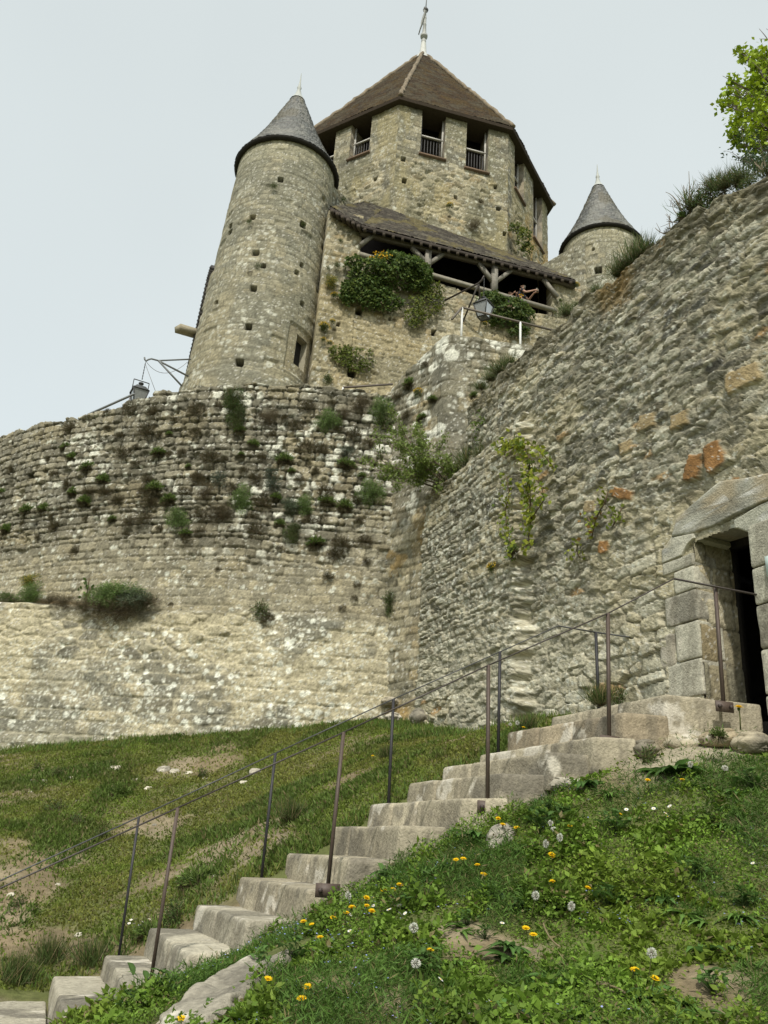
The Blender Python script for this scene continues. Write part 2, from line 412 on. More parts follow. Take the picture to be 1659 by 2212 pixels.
def hit_ground(px, py):
    d = ray(px, py); ks = np.linspace(2.0, 20, 500)
    P = EYE + ks[:, None] * d
    below = P[:, 2] < ground(P[:, 0], P[:, 1])
    if not below.any(): return None
    k = ks[int(np.argmax(below))]; P = EYE + d * k
    return np.array([P[0], P[1], float(ground(P[0], P[1]))])
def bank_side(x, y):
    """1 on the near bank (this side of the steps), 0 on the far slope"""
    return (x * T_[0] + y * T_[1]) < 6.4
def cover(x, y):
    """0 bare soil .. 1 dense green"""
    t = x * T_[0] + y * T_[1]
    near = ss(0.245, 0.36, fbm(x * 1.5, y * 1.5, 4, 81))
    pale = ss(2.7, 3.6, x * S_[0] + y * S_[1]) * ss(5.35, 5.8, t)          # dug soil under the landing
    near = near * (1 - 0.92 * pale)
    far = ss(0.35, 0.58, fbm(x * 0.8, y * 1.1, 5, 85) + 0.11 * ss(1, 4, x * S_[0] + y * S_[1]) - 0.05 * ss(-2, -6, x) + 0.10 * ss(12.6, 13.6, np.hypot(x, y)))
    return np.where(t < 6.9, near, far)
def axis(dense0, dense1, step, lo, hi):
    a = list(np.arange(dense0, dense1 + 1e-6, step)); d = step
    b = dense1; 
    while b < hi: d *= 1.35; b += d; a.append(b)
    d = step; b = dense0
    while b > lo: d *= 1.35; b -= d; a.insert(0, b)
    return np.array(a)
RP0_ = (3.14, 7.82); RN_ = (-.9272, -.3746)
gx = axis(-9, 5.5, 0.05, -600, 600); gy = axis(2.0, 15.6, 0.05, -600, 600)
X, Y = np.meshgrid(gx, gy, indexing='ij'); Z = ground(X, Y)
cv = cover(X, Y)
lum = fbm(X * 4, Y * 4, 4, 90)
soil = np.array([.185, .150, .092]) * (0.62 + 0.75 * lum)[..., None]
t_all = X * T_[0] + Y * T_[1]
soil = mix(soil, (.30, .26, .18), ss(.5, .62, fbm(X * 2.2, Y * 2.2, 4, 95)) * 0.45); soil = mix(soil, (.42, .38, .29), ss(3.2, 3.8, X * S_[0] + Y * S_[1]) * ss(6.8, 6.4, t_all) * .7)
soil = mix(soil, (.25, .165, .12), ss(-2.5, -4.5, X) * ss(9.5, 8, Y) * 0.7)
gcol = mix(soil, (.085, .110, .030), cv * 0.85)
Z = Z + 0.035 * (fbm(X * 9, Y * 9, 3, 97) - .5) * (1 - cv)
behind = ((X - RP0_[0]) * RN_[0] + (Y - RP0_[1]) * RN_[1] < -.25) & (Y < 13) & (Y > -1) & (X > 0)
Z = np.where(behind, np.minimum(Z, 1.6), Z)
tag(mk('ground', np.stack([X, Y, Z], -1), gridq(len(gx), len(gy))[:, ::1], None, gcol.reshape(-1, 3), M_SOIL, smooth=True), kind='structure')

# the filled ground inside the ring wall that carries the keep
mb = MB(); a = np.linspace(0, 2 * math.pi, 64, endpoint=False)
V = [[-1.21, 26.53, 9.35]]; T = []
for k, q in enumerate(a): V.append([-1.21 + 11.9 * math.cos(q), 26.53 + 11.9 * math.sin(q), 9.35])
for k in range(64): T.append([0, 1 + k, 1 + (k + 1) % 64])
mb.add(V, None, T, (.2, .17, .11)); tag(mb.build('terrace_ground', M_SOIL), kind='structure')

# ================================================================== ring wall on the left
RC = (-1.21, 26.53); RR = 12.3
def ring_pt(px, py): 
    P = on_circle(px, py, RC, RR); return math.atan2(P[0] - RC[0], RC[1] - P[1]), P[2]
TOPPX = [(-60, 965), (0, 946), (75, 922), (150, 906), (235, 888), (262, 880), (270, 868), (300, 850), (345, 843), (400, 838), (470, 830), (560, 832), (650, 835), (740, 838), (800, 846), (838, 850)]
tp = np.array([ring_pt(*p) for p in TOPPX])
tp = tp[np.argsort(tp[:, 0])]
LEDGE = np.array([ring_pt(*p) for p in [(-40, 1312), (0, 1314), (160, 1316), (335, 1330), (450, 1328), (560, 1326), (700, 1338), (825, 1348)]])
PH0, PH1 = math.radians(-62), math.radians(15)
RES = 0.021
nu = int((PH1 - PH0) * RR / RES); nv = int(7.9 / RES)
ph = np.linspace(PH0, PH1, nu)
zt = np.interp(ph, tp[:, 0], tp[:, 1])
zt = zt + 0.10 * (vnoise(ph * RR / 0.27, ph * 0, 31) - 0.5) + 0.08 * (fbm(ph * RR * 1.1, ph * 0, 2, 33) - 0.5)
zb = np.full(nu, 2.2)
fr = np.linspace(0, 1, nv)
Zg = zb[:, None] + (zt - zb)[:, None] * fr[None]; U = (ph * RR)[:, None] + 0 * Zg; PHg = ph[:, None] + 0 * Zg
zl = np.interp(ph, LEDGE[:, 0], LEDGE[:, 1])[:, None] + 0.05 * (fbm(U * 2, U * 0, 2, 35) - .5)
low = ss(0.04, -0.10, Zg - zl)                                   # projecting footing under the ledge
prot = 0.52 * ss(-3.6, -6.2, U) + 0.10 * ss(1.2, -4.0, U)
Rg = RR + (10.2 - Zg) * 0.045 + low * prot
Rg = Rg + 0.10 * (fbm(U * 0.35, Zg * 0.5, 3, 37) - 0.5)
a1 = coursed(U, Zg, 0.148, 0.25, 1, hvar=.35, warp=.07, wvar=.42)
a2 = coursed(U, Zg, 0.225, 0.50, 2, hvar=.2, warp=.03, wvar=.4)
a3 = rubble(U, Zg, 0.33, 0.17, 3)
up = ss(5.6, 7.6, Zg + 1.6 * (fbm(U * .7, Zg * .7, 3, 38) - .5))                 # deep joints, plants
h1, p1 = relief(a1, 0.022, 1.0, 0.0, 0.0)
jd = 0.020 + 0.045 * up
h1 = jd * (p1 - 1) + p1 * 0.6 * relief(a1, 0.022, 0.0, 0.030, 0.07)[0] * (0.5 + 0.9 * up)
h1 = h1 - 0.16 * up * (a1[1] > 0.985) * p1                                        # lost stones
h2, p2 = relief(a2, 0.03, 0.022, 0.014, 0.06); h3, p3 = relief(a3, 0.04, 0.035, 0.02, 0.12)
rub = low * ss(-1.25, -0.55, Zg - zl) * ss(0.6, -1.0, U + 0.6 * (fbm(U, Zg, 2, 44) - .5)) 
lowm = low * (1 - rub)
h = h1 * (1 - low) + h2 * lowm + h3 * rub
pits = ss(.62, .70, fbm(U * 7, Zg * 7, 3, 39)) * 0.02
h = h + 0.016 * (fbm(U * 9, Zg * 9, 4, 40) - .5) - pits * (0.5 + up)
holes = spots(U, Zg, 0.30, 41, 0.33) * up
h = h - 0.07 * holes * (p1 > .6)
# colour of the stones themselves
c1 = stonecol(a1, GREY, .3); c1 = mix(c1, DARK[0], up * 0.42); c1 = mix(c1, (.395, .35, .255), (1 - up) * .30)
c1 = mix(c1, (.12, .112, .09), up * ss(.45, .60, fbm(U * 1.7, Zg * 2.6, 4, 42)) * .66)
c1 = mix(c1, (.34, .28, .17), ss(.60, .70, fbm(U * .8, Zg * 1.3, 4, 43)) * .3)
wh = up * ss(.49, .58, fbm(U * .55, Zg * .7, 3, 45) + .10 * ss(-4, 0, U)) 
c1 = mix(c1, (.66, .65, .59), (hsh((a1[1] * 55555).astype(int), 4, 4) > .62) * wh * ss(.42, .52, fbm(U * 8, Zg * 8, 3, 46)) * .95)
c1 = mix(c1, (.60, .60, .54), spots(U, Zg, 0.11, 47, .34) * ss(.46, .56, fbm(U * 2.2, Zg * 2.2, 3, 48)) * .85)
jm = 1 - ss(0.0, 0.028, a1[0])
c1 = mix(c1, (.40, .36, .275), jm * (1 - up) * .8); c1 = mix(c1, (.10, .092, .07), (1 - ss(0, .012, a1[0])) * (1 - up) * .5); c1 = mix(c1, (.062, .058, .042), jm * up * .85)
c2 = stonecol(a2, GREY, .25); c2 = mix(c2, (.155, .152, .13), ss(.42, .55, fbm(U * 1.5, Zg * 1.5, 5, 50)) * .8)
jm2 = 1 - ss(0.0, 0.022, a2[0]); c2 = mix(c2, (.40, .365, .28), jm2 * .7); c2 = mix(c2, (.09, .085, .065), (1 - ss(0, .009, a2[0])) * .45)
c3 = stonecol(a3, GREY, .35); c3 = mix(c3, (.43, .385, .285), 1 - ss(0.0, 0.03, a3[0])); c3 = mix(c3, (.13, .12, .09), ss(-.40, -.05, Zg - zl) * ss(.36, .5, fbm(U * 3, Zg * 3, 3, 52)) * .8)
clow = c2 * (1 - rub)[..., None] + c3 * rub[..., None]
patch = low * ss(.50, .60, fbm(U * .75 + 3, Zg * .95, 4, 54) + .06 * ss(-1, -6, U))
clow = mix(clow, (.42, .375, .275), patch * .8)
clow = mix(clow, (.43, .395, .305), low * (1 - ss(2.75, 3.35, Zg + .5 * (fbm(U, Zg, 2, 55) - .5))) * .5)
clow = mix(clow, (.66, .66, .61), spots(U, Zg, 0.13, 56, .55) * ss(.43, .55, fbm(U * 1.1, Zg * 1.1, 3, 57)) * .9)
clow = mix(clow, (.60, .60, .55), spots(U, Zg, 0.055, 58, .5) * ss(.45, .6, fbm(U * 1.6, Zg * 1.6, 3, 59)) * .7)
col = c1 * (1 - low)[..., None] + clow * low[..., None]
h = h + low * (.035 * (fbm(U * 3, Zg * 3, 3, 303) - .5) + .03 * (fbm(U * 11, Zg * 13, 3, 304) - .5))
clow_ = 0; col = col * (1 + .16 * low)[..., None]
h = h + low * patch * (-.02 + .05 * (fbm(U * 5, Zg * 5, 3, 60) - .5))
lerp = ss(-.04, .06, Zg - zl) * ss(.12, .04, Zg - zl) * ss(-2.5, -5, U)
col = mix(col, (.15, .10, .05), lerp)
D = np.stack([np.sin(PHg), -np.cos(PHg), 0 * PHg], -1)
P = np.stack([RC[0] + Rg * np.sin(PHg), RC[1] - Rg * np.cos(PHg), Zg], -1)
ringwall = empty('curved_wall', (RC[0], RC[1] - RR, 3.0), 'long curved grey stone wall with plants growing in its joints, below the round turret', 'stone wall'); ringwall['kind'] = 'thing'
h = h + .012 * (fbm(U * 19, Zg * 19, 2, 301) - .5)
field('masonry', P, D, h, col, M_STONE, ringwall, thick=0.7, smooth=False)
def ring_surface(px, py):
    """point on the face of the ring wall under a picture point, and its outward normal"""
    P = on_circle(px, py, RC, RR)
    for _ in range(4):
        ph_ = math.atan2(P[0] - RC[0], RC[1] - P[1]); zl_ = np.interp(ph_, LEDGE[:, 0], LEDGE[:, 1]); u_ = ph_ * RR
        R_ = RR + (10.2 - P[2]) * 0.045 + (0.52 * float(ss(-3.6, -6.2, u_)) if P[2] < zl_ else 0)
        P = on_circle(px, py, RC, R_)
    return P, np.array([math.sin(ph_), -math.cos(ph_), 0])

# ================================================================== stair pier between ring wall and rampart
path = [np.array([-.20, 14.50]), np.array([.845, 13.50])]
cc = np.array([1.125, 13.60]); 
a0 = math.atan2(path[1][1] - cc[1], path[1][0] - cc[0])
a1_ = -math.pi / 2 + 0.07
arc = [cc + 0.297 * np.array([math.cos(q), math.sin(q)]) for q in np.linspace(a0 if a0 < 0 else a0 - 2 * math.pi, a1_, 16)]
path = np.array([path[0]] + arc + [arc[-1] + np.array([4.2, .29])])
seg = np.r_[0, np.cumsum(np.linalg.norm(np.diff(path, axis=0), axis=1))]
nu = int(seg[-1] / 0.024); us = np.linspace(0, seg[-1], nu)
px_ = np.interp(us, seg, path[:, 0]); py_ = np.interp(us, seg, path[:, 1])
tx = np.gradient(px_, us); ty = np.gradient(py_, us); tl = np.hypot(tx, ty)
ker = np.ones(9) / 9; nxs = np.convolve(np.pad(ty / tl, 4, 'edge'), ker, 'valid'); nys = np.convolve(np.pad(-tx / tl, 4, 'edge'), ker, 'valid')
uc = seg[8]
ztp = np.where(us < uc, 9.95 + (10.83 - 9.95) * np.clip(us / (uc - .25), 0, 1), 10.83 - 0.04 * (us - uc))
ztp = ztp + 0.10 * (vnoise(us / 0.33, us * 0, 61) - .5)
zbp = np.full(nu, 2.9); nv = int(7.6 / 0.022); fr = np.linspace(0, 1, nv)
Zg = zbp[:, None] + (ztp - zbp)[:, None] * fr; U = us[:, None] + 0 * Zg
aA = coursed(U, Zg, 0.15, 0.25, 5, hvar=.3, warp=.05, wvar=.42); aB = coursed(U, Zg, 0.36, 0.75, 6, hvar=.15, warp=.0, wvar=.2)
quo = ss(.42, .34, np.abs(U - uc - .05)) * ss(7.0, 7.3, Zg); upz = ss(6.6, 7.8, Zg)
hA, pA = relief(aA, 0.020, 0.028, 0.018, 0.06); hB, pB = relief(aB, 0.022, 0.03, 0.012, 0.0)
h = hA * (1 - quo) + hB * quo + 0.016 * (fbm(U * 9, Zg * 9, 4, 62) - .5) + 0.07 * (fbm(U * .6, Zg * .8, 3, 63) - .5)
dA = np.where(quo > .5, aB[0], aA[0])
col = stonecol(aA, WARM, .25) * (1 - quo)[..., None] + (stonecol(aB, GREY, .2)) * quo[..., None]
col = mix(col, (.19, .18, .15), ss(.44, .60, fbm(U * 1.3, Zg * 1.3, 4, 64)) * (.2 + .6 * upz))
col = mix(col, (.70, .69, .64), spots(U, Zg, 0.36, 65, .55) * upz * .95); col = mix(col, (.62, .61, .56), spots(U, Zg, .10, 66, .35) * ss(.45, .6, fbm(U * 2, Zg * 2, 2, 67)) * .8)
col = mix(col, (.10, .09, .06), (1 - ss(0, .02, dA)) * (.40 + .4 * upz)); col = mix(col, (.40, .27, .11), ss(.66, .72, fbm(U * 1.1 + 7, Zg * 1.4, 3, 68)) * (1 - upz) * .6)
P = np.stack([px_[:, None] + 0 * Zg, py_[:, None] + 0 * Zg, Zg], -1); N = np.stack([nxs[:, None] + 0 * Zg, nys[:, None] + 0 * Zg, 0 * Zg], -1)
pier = empty('stone_pier', (.9, 13.4, 3.0), 'tall stone pier with a rounded corner where the curved wall meets the straight rampart', 'stone pier'); pier['kind'] = 'thing'
field('masonry', P, N, h, col, M_STONE, pier, thick=0.6, smooth=False)
PIER_P0 = np.array([.35, 13.97, 0]); PIER_N = np.array([-.691, -.723, 0])

# ================================================================== rampart with the doorway on the right
RP0 = np.array([3.14, 7.82, 0]); RW = np.array([-.3746, .927, 0]); RN = np.array([-.9272, -.3746, 0])
def rp(px, py, off=0.0):
    P = on_plane(px, py, RP0 + RN * off, RN); return float((P - RP0) @ RW), float(P[2])
def ramp(u, z, off=0.0): 
    return RP0 + RW * u + RN * off + np.array([0, 0, z])
rt_ = np.array(sorted([rp(*p) for p in [(1659, 372), (1600, 402), (1530, 440), (1440, 498), (1340, 588), (1250, 652), (1170, 735), (1100, 792), (1040, 845), (1012, 874)]] + [(-5.0, 8.1), (-2.5, 8.2)]))
U0, U1 = -4.2, 6.02
us = np.concatenate([np.arange(U0, -1.2, 0.05), np.arange(-1.2, U1, 0.0235)]); nu = len(us)
ztr = np.interp(us, rt_[:, 0], rt_[:, 1]); ztr = np.where(us > 4.98, 7.50, ztr)
ztr = ztr + 0.16 * (vnoise(us / 0.35, us * 0, 71) - .5) + 0.12 * (vnoise(us / 0.13, us * 0, 72) - .5)
zbr = np.interp(us, [-4.2, 0, 6], [0.8, 2.0, 2.9]); nv = 470; fr = np.linspace(0, 1, nv)
Zg = zbr[:, None] + (ztr - zbr)[:, None] * fr; U = us[:, None] + 0 * Zg
aR = rubble(U, Zg, 0.215, 0.088, 11, .045); aL = rubble(U, Zg, 0.30, 0.145, 12, .06); aC = coursed(U, Zg, 0.108, 0.20, 13, hvar=.4, warp=.08, wvar=.7, ragged=.05)
butt = ss(2.93, 3.13, U + 0.34 * (fbm(U * 2, Zg * 7, 3, 73) - .5)) * ss(7.55, 7.42, Zg + .12 * (fbm(U * 2, Zg * 2, 2, 74) - .5))
foot = ss(3.9, 3.3, Zg) 
coar = ss(3.2, 4.4, Zg + .55 * U - 1.5 + 1.0 * (fbm(U * .8, Zg * .8, 3, 75) - .5))
big = (1 - coar) * (1 - butt)
bC = butt * ss(4.2, 4.8, Zg)
hR, pR = relief(aR, .016, .026, .022, .12); hL, pL = relief(aL, .018, .045, .028, .13); hC, pC = relief(aC, .018, .030, .020, .11)
wR = np.clip(1 - big - bC, 0, 1)
h = hR * wR + hL * big + hC * bC
rid = 1 - np.abs(2 * fbm(U * 6.5, Zg * 9, 4, 302) - 1)
h = h + 0.022 * (1 - .4 * big) * (rid - .75) + 0.026 * (fbm(U * 11, Zg * 14, 4, 76) - .5) + .009 * (hsh((U * 1000).astype(int), (Zg * 1000).astype(int), 3) - .5) + 0.07 * (fbm(U * .8, Zg * .9, 3, 77) - .5) + butt * .20 + 0.10 * foot * (fbm(U * 1.6, Zg * 2, 3, 78) - .3)
d = np.where(big > .5, aL[0], np.where(bC > .5, aC[0], aR[0]))
col = 1.15 * stonecol(aR, DARK, .72) * wR[..., None] + stonecol(aL, WARM, .42) * big[..., None] + 1.1 * stonecol(aC, DARK, .7) * bC[..., None]
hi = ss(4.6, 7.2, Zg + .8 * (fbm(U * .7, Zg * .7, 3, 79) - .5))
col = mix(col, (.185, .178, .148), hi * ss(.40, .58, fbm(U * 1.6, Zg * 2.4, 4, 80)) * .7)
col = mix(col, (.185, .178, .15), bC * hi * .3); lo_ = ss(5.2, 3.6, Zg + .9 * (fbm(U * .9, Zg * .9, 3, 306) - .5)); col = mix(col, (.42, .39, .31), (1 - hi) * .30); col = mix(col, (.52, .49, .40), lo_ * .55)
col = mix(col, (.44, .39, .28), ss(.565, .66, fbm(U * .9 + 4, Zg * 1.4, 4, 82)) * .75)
idr = np.where(big > .5, aL[1], np.where(bC > .5, aC[1], aR[1]))
col = mix(col, (.50, .475, .40), (hsh((idr * 44444).astype(int), 2, 8) > .80) * .75)
col = mix(col, (.36, .20, .07), (hsh((idr * 33333).astype(int), 2, 9) > .988) * .7 * (bC < .5))
col = mix(col, (.60, .60, .55), np.maximum(spots(U, Zg, .06, 83, .4) * ss(.42, .55, fbm(U * 1.9, Zg * 1.9, 3, 84)), spots(U, Zg, .09, 307, .45) * bC) * .85)
jm = 1 - ss(0, .035, d)
col = mix(col, (.40, .36, .275), jm * (.45 + .1 * hi)); col = mix(col, (.085, .078, .06), (1 - ss(0, .010, d)) * (.30 + .25 * hi))
# iron-stained orange stones
for px, py, w, hh, rot in [(1501, 1007, .22, .30, .4), (1544, 985, .24, .33, -.2), (1350, 1068, .38, .12, .5), (1308, 1181, .19, .15, .2), (1277, 1095, .22, .16, .2), (1354, 967, .22, .17, .0), (1400, 910, .32, .2, .2), (1470, 908, .25, .17, .1), (1610, 815, .4, .22, 0), (905, 1335, .3, .25, 0), (1592, 1040, .1, .1, 0)]:
    u0, z0 = rp(px, py); du = U - u0; dz = Zg - z0
    a = du * math.cos(rot) + dz * math.sin(rot); b = -du * math.sin(rot) + dz * math.cos(rot)
    q = np.maximum(np.abs(a) / (w / 2), np.abs(b) / (hh / 2)) + .5 * (fbm(U * 7, Zg * 7, 2, 86) - .5)
    m = ss(1.05, .85, q)
    strong = 1.0 if py > 960 and px != 1277 and px != 1354 and px != 905 else .55
    col = mix(col, np.array([.29, .15, .06]) * (0.6 + .8 * fbm(U * 8, Zg * 8, 3, 87))[..., None] if strong == 1.0 else np.array([.34, .24, .12]), m * (.95 if strong == 1 else .7)); h = np.where(m > .4, .035 + .25 * a * .25 + .01 * fbm(U * 9, Zg * 9, 2, 88) + butt * .20, h)
# moss on the crest
cr = ss(.55, .1, ztr[:, None] - Zg + .3 * (fbm(U * 2, Zg * 2, 3, 89) - .5))
col = mix(col, (.10, .085, .05), cr * .6); col = mix(col, (.22, .12, .02), ss(.75, .2, ztr[:, None] - Zg + .5 * (fbm(U * 2, Zg * 3, 3, 91) - .5)) * ss(.55, .8, U) * ss(1.5, 1.2, U) * .45)
DU0, DU1, DZ0, DZ1 = -0.72, 0.0, 2.55, 4.66                       # the doorway
cu = 0.5 * (U[1:, 1:] + U[:-1, :-1]); cz = 0.5 * (Zg[1:, 1:] + Zg[:-1, :-1])
mask = ~((cu > DU0 - .02) & (cu < DU1 + .02) & (cz < DZ1 + .03))
h = np.where((U > DU0 - .45) & (U < DU1 + .45) & (Zg < 5.25), np.minimum(h, .0), h)
P = RP0 + U[..., None] * RW + np.stack([0 * Zg, 0 * Zg, Zg], -1); N = np.broadcast_to(RN, P.shape)
rampart = empty('rampart_wall', (3.14, 7.82, 3.0), 'tall rough rubble rampart with a small doorway on the right of the steps', 'rampart'); rampart['kind'] = 'thing'
kx = int(np.searchsorted(us, 4.98)); nob = (us > DU0 - .1) & (us < DU1 + .1)
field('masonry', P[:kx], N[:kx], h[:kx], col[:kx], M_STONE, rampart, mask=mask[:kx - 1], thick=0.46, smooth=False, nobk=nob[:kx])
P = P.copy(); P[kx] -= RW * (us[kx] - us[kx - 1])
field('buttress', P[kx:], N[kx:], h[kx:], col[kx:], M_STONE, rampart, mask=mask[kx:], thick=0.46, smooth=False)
# doorway: left reveal, passage behind it, jamb stones and lintel
dd = np.linspace(0, .5, 26); zz = np.linspace(2.6, 4.75, 96); Dg, Zr = np.meshgrid(dd, zz, indexing='ij')
aV = coursed(Dg, Zr, .33, .30, 21, hvar=.3, wvar=.5); hV, pV = relief(aV, .02, .02, .01, .05)
cV = stonecol(aV, WARM, .22) * 1.05; cV = mix(cV, (.14, .125, .09), (1 - ss(0, .018, aV[0])) * .6)
P = RP0 - RN * Dg[..., None] + np.stack([0 * Zr, 0 * Zr, Zr], -1); 
field('reveal', P, np.broadcast_to(-RW, P.shape), hV, cV, M_STONE, rampart, back=False)
mb = MB()
def rbox(u0, u1, d0, d1, z0, z1, c):
    mb.hexa([ramp(u0, z0, -d0), ramp(u1, z0, -d0), ramp(u1, z0, -d1), ramp(u0, z0, -d1), ramp(u0, z1, -d0), ramp(u1, z1, -d0), ramp(u1, z1, -d1), ramp(u0, z1, -d1)], c)
dk = (.035, .032, .028)  # near-black passage stone: the deep shade is put into its colour
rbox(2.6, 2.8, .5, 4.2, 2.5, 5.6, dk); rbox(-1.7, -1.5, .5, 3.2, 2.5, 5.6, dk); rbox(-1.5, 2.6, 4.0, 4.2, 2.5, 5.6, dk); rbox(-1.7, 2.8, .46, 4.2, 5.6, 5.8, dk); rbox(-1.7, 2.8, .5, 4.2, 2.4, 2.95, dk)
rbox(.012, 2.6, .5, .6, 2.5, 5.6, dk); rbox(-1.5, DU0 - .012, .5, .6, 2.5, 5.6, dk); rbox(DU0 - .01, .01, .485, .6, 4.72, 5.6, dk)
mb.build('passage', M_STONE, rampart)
def zpx(X, Y): return rp(1350 + .2931 * X, 972 + .2931 * Y, .03)
JZ = [zpx(420, y)[1] for y in (775, 870, 1045, 1275, 1555, 1830)]
JL = [zpx(*p)[0] for p in ((265, 870), (350, 950), (285, 1150), (365, 1420), (290, 1700))]
for k in range(5):
    mb = MB(); z1, z0 = JZ[k] - .004, JZ[k + 1] + .004; u1 = JL[k]
    rough_block(mb, [ramp(u1, z0, .018), ramp(.004, z0, .018), ramp(.004, z0, -.30), ramp(u1, z0, -.3), ramp(u1, z1, .018), ramp(.004, z1, .018), ramp(.004, z1, -.30), ramp(u1, z1, -.3)], .02, .009, .007, 200 + k, base=np.array([.48, .465, .375]) * (.85 + .3 * float(hsh(k, 8, 8))), lichen=.3)
    mb.build('jamb_stone', M_STONE, rampart, True)
mb = MB(); ua, ub = zpx(232, 1450)[0], JL[3] + .012
rough_block(mb, [ramp(ua, JZ[4] - .06, .02), ramp(ub, JZ[4] - .06, .02), ramp(ub, JZ[4] - .06, -.3), ramp(ua, JZ[4] - .06, -.3), ramp(ua, JZ[3] - .03, .02), ramp(ub, JZ[3] - .03, .02), ramp(ub, JZ[3] - .03, -.3), ramp(ua, JZ[3] - .03, -.3)], .022, .03, .014, 209, base=(.43, .40, .32)); mb.build('jamb_stone', M_STONE, rampart, True)
mb = MB()
zl0 = 2.55; rough_block(mb, [ramp(JL[4] + .03, zl0, .05), ramp(.03, zl0, .05), ramp(.03, zl0, -.3), ramp(JL[4] + .03, zl0, -.3), ramp(JL[4] + .03, JZ[5], .04), ramp(.02, JZ[5], .04), ramp(.02, JZ[5], -.3), ramp(JL[4] + .03, JZ[5], -.3)], .022, .03, .02, 210, base=(.42, .39, .30), lichen=.5); mb.build('plinth', M_STONE, rampart, True)
zr = [2.55, 3.05, 3.45, 3.85, 4.2, 4.62]
for k in range(5):
    mb = MB(); z0, z1 = zr[k] + .006, zr[k + 1] - .006; u0 = DU0 - (.35 if k % 2 else .5)
    rough_block(mb, [ramp(DU0 - .004, z0, .035), ramp(u0, z0, .035), ramp(u0, z0, -.48), ramp(DU0 - .004, z0, -.48), ramp(DU0 - .004, z1, .035), ramp(u0, z1, .035), ramp(u0, z1, -.48), ramp(DU0 - .004, z1, -.48)], .02, .009, .007, 220 + k, base=(.42, .41, .33), lichen=.3)
    mb.build('jamb_stone', M_STONE, rampart, True)
# shouldered lintel: polygon on the wall face, run back through the wall
def prism(name, pts, off0, off1, colr, seed, par=rampart, res=.03, tex=1.0):
    """thick stone slab with a polygon outline (u, z) on the rampart face; its face is gridded for wear"""
    pts = np.array(pts, float); n = len(pts); mbp = MB()
    lo = pts.min(0); hi_ = pts.max(0); cen = pts.mean(0)
    rings = [1.0, .975, .93, .85, .7, .5, .25, .02]; m = 12
    per = np.concatenate([pts[k] + (pts[(k + 1) % n] - pts[k]) * np.linspace(0, 1, m, endpoint=False)[:, None] for k in range(n)]); L = len(per)
    V = []
    for r_ in rings:
        q = cen + (per - cen) * r_; o = off0 - .022 * (r_ > .99) - .006 * (.95 < r_ < .99) + .018 * (fbm(q[:, 0] * 6, q[:, 1] * 6, 4, seed) - .5) * (r_ < .99)
        V.append(RP0 + q[:, :1] * RW + RN * np.reshape(o, (-1, 1)) + np.c_[np.zeros((L, 2)), q[:, 1]])
    V.append(RP0 + per[:, :1] * RW + RN * off1 + np.c_[np.zeros((L, 2)), per[:, 1]])
    V = np.concatenate(V); Q = []
    for k in range(len(rings) - 1):
        for j in range(L): Q.append([k * L + j, k * L + (j + 1) % L, (k + 1) * L + (j + 1) % L, (k + 1) * L + j])
    b = len(rings) * L
    for j in range(L): Q.append([j, b + j, b + (j + 1) % L, (j + 1) % L])
    uu = (V - RP0) @ RW; f = fbm(uu * 3, V[:, 2] * 3, 4, seed + 3)
    c = np.asarray(colr) * (0.65 + .7 * f)[:, None]; c = mix(c, (.36, .28, .16), ss(.5, .65, fbm(uu * 1.5, V[:, 2] * 2, 3, seed + 5)) * .6); c = mix(c, (.62, .62, .58), spots(uu, V[:, 2], .09, seed, .3) * .7)
    c = mix(c, (.15, .15, .125), ss(.5, .7, fbm(uu * 2, V[:, 2] * 9, 4, seed + 7)) * .6)
    return mbp.add(V, Q, None, c).build(name, M_STONE, par, False)
zc = [zpx(*p) for p in [(262, 832), (258, 742), (330, 640), (500, 612), (512, 640), (455, 690), (425, 745), (412, 772)]]
zc = [(u, z) for u, z in zc]; sh = min(0, 0 - zc[-1][0]); 
corb = [(zc[0][0], JZ[0] + .004), zc[1], zc[2], (zc[3][0] - .0, zc[3][1]), (zc[3][0] - .005, zc[4][1]), (zc[5][0], zc[5][1]), (zc[6][0], zc[6][1]), (max(zc[7][0], .0), JZ[0] + .004)]
prism('corbel', corb, .022, -.46, (.45, .44, .36), 240)
lz = [zpx(*p) for p in [(332, 640), (362, 512), (520, 370), (690, 226), (900, 200), (1054, 165)]]
lb = [zpx(*p) for p in [(500, 606), (640, 560), (825, 466), (1054, 362)]]
lint = lz + [(DU0 - .75, lz[-1][1] - .06), (DU0 - .75, lb[-1][1])] + lb[::-1]
prism('lintel', lint, .03, -.46, (.42, .415, .345), 250)
rc_ = [(DU0 + .16, 4.74), (DU0 + .17, 4.66), (DU0 + .12, 4.645), (DU0 + .06, 4.60), (DU0, 4.56), (DU0 - .5, 4.48), (DU0 - .5, lb[-1][1] - .012), (DU0 - .2, lb[-1][1] - .012)]
prism('corbel', rc_, .024, -.46, (.38, .38, .31), 260)
# little notice plate on the right jamb
P = on_plane(1657, 1224, RP0 + RN * .06, RN); mb = MB()
mb.box(P - RW * .05, .12, .012, .19, (.55, .66, .62), RW, RN); plate = mb.build('notice_plate', M_CLOTH)
tag(plate, 'small pale green notice plate fixed to the right jamb of the doorway', 'plate')
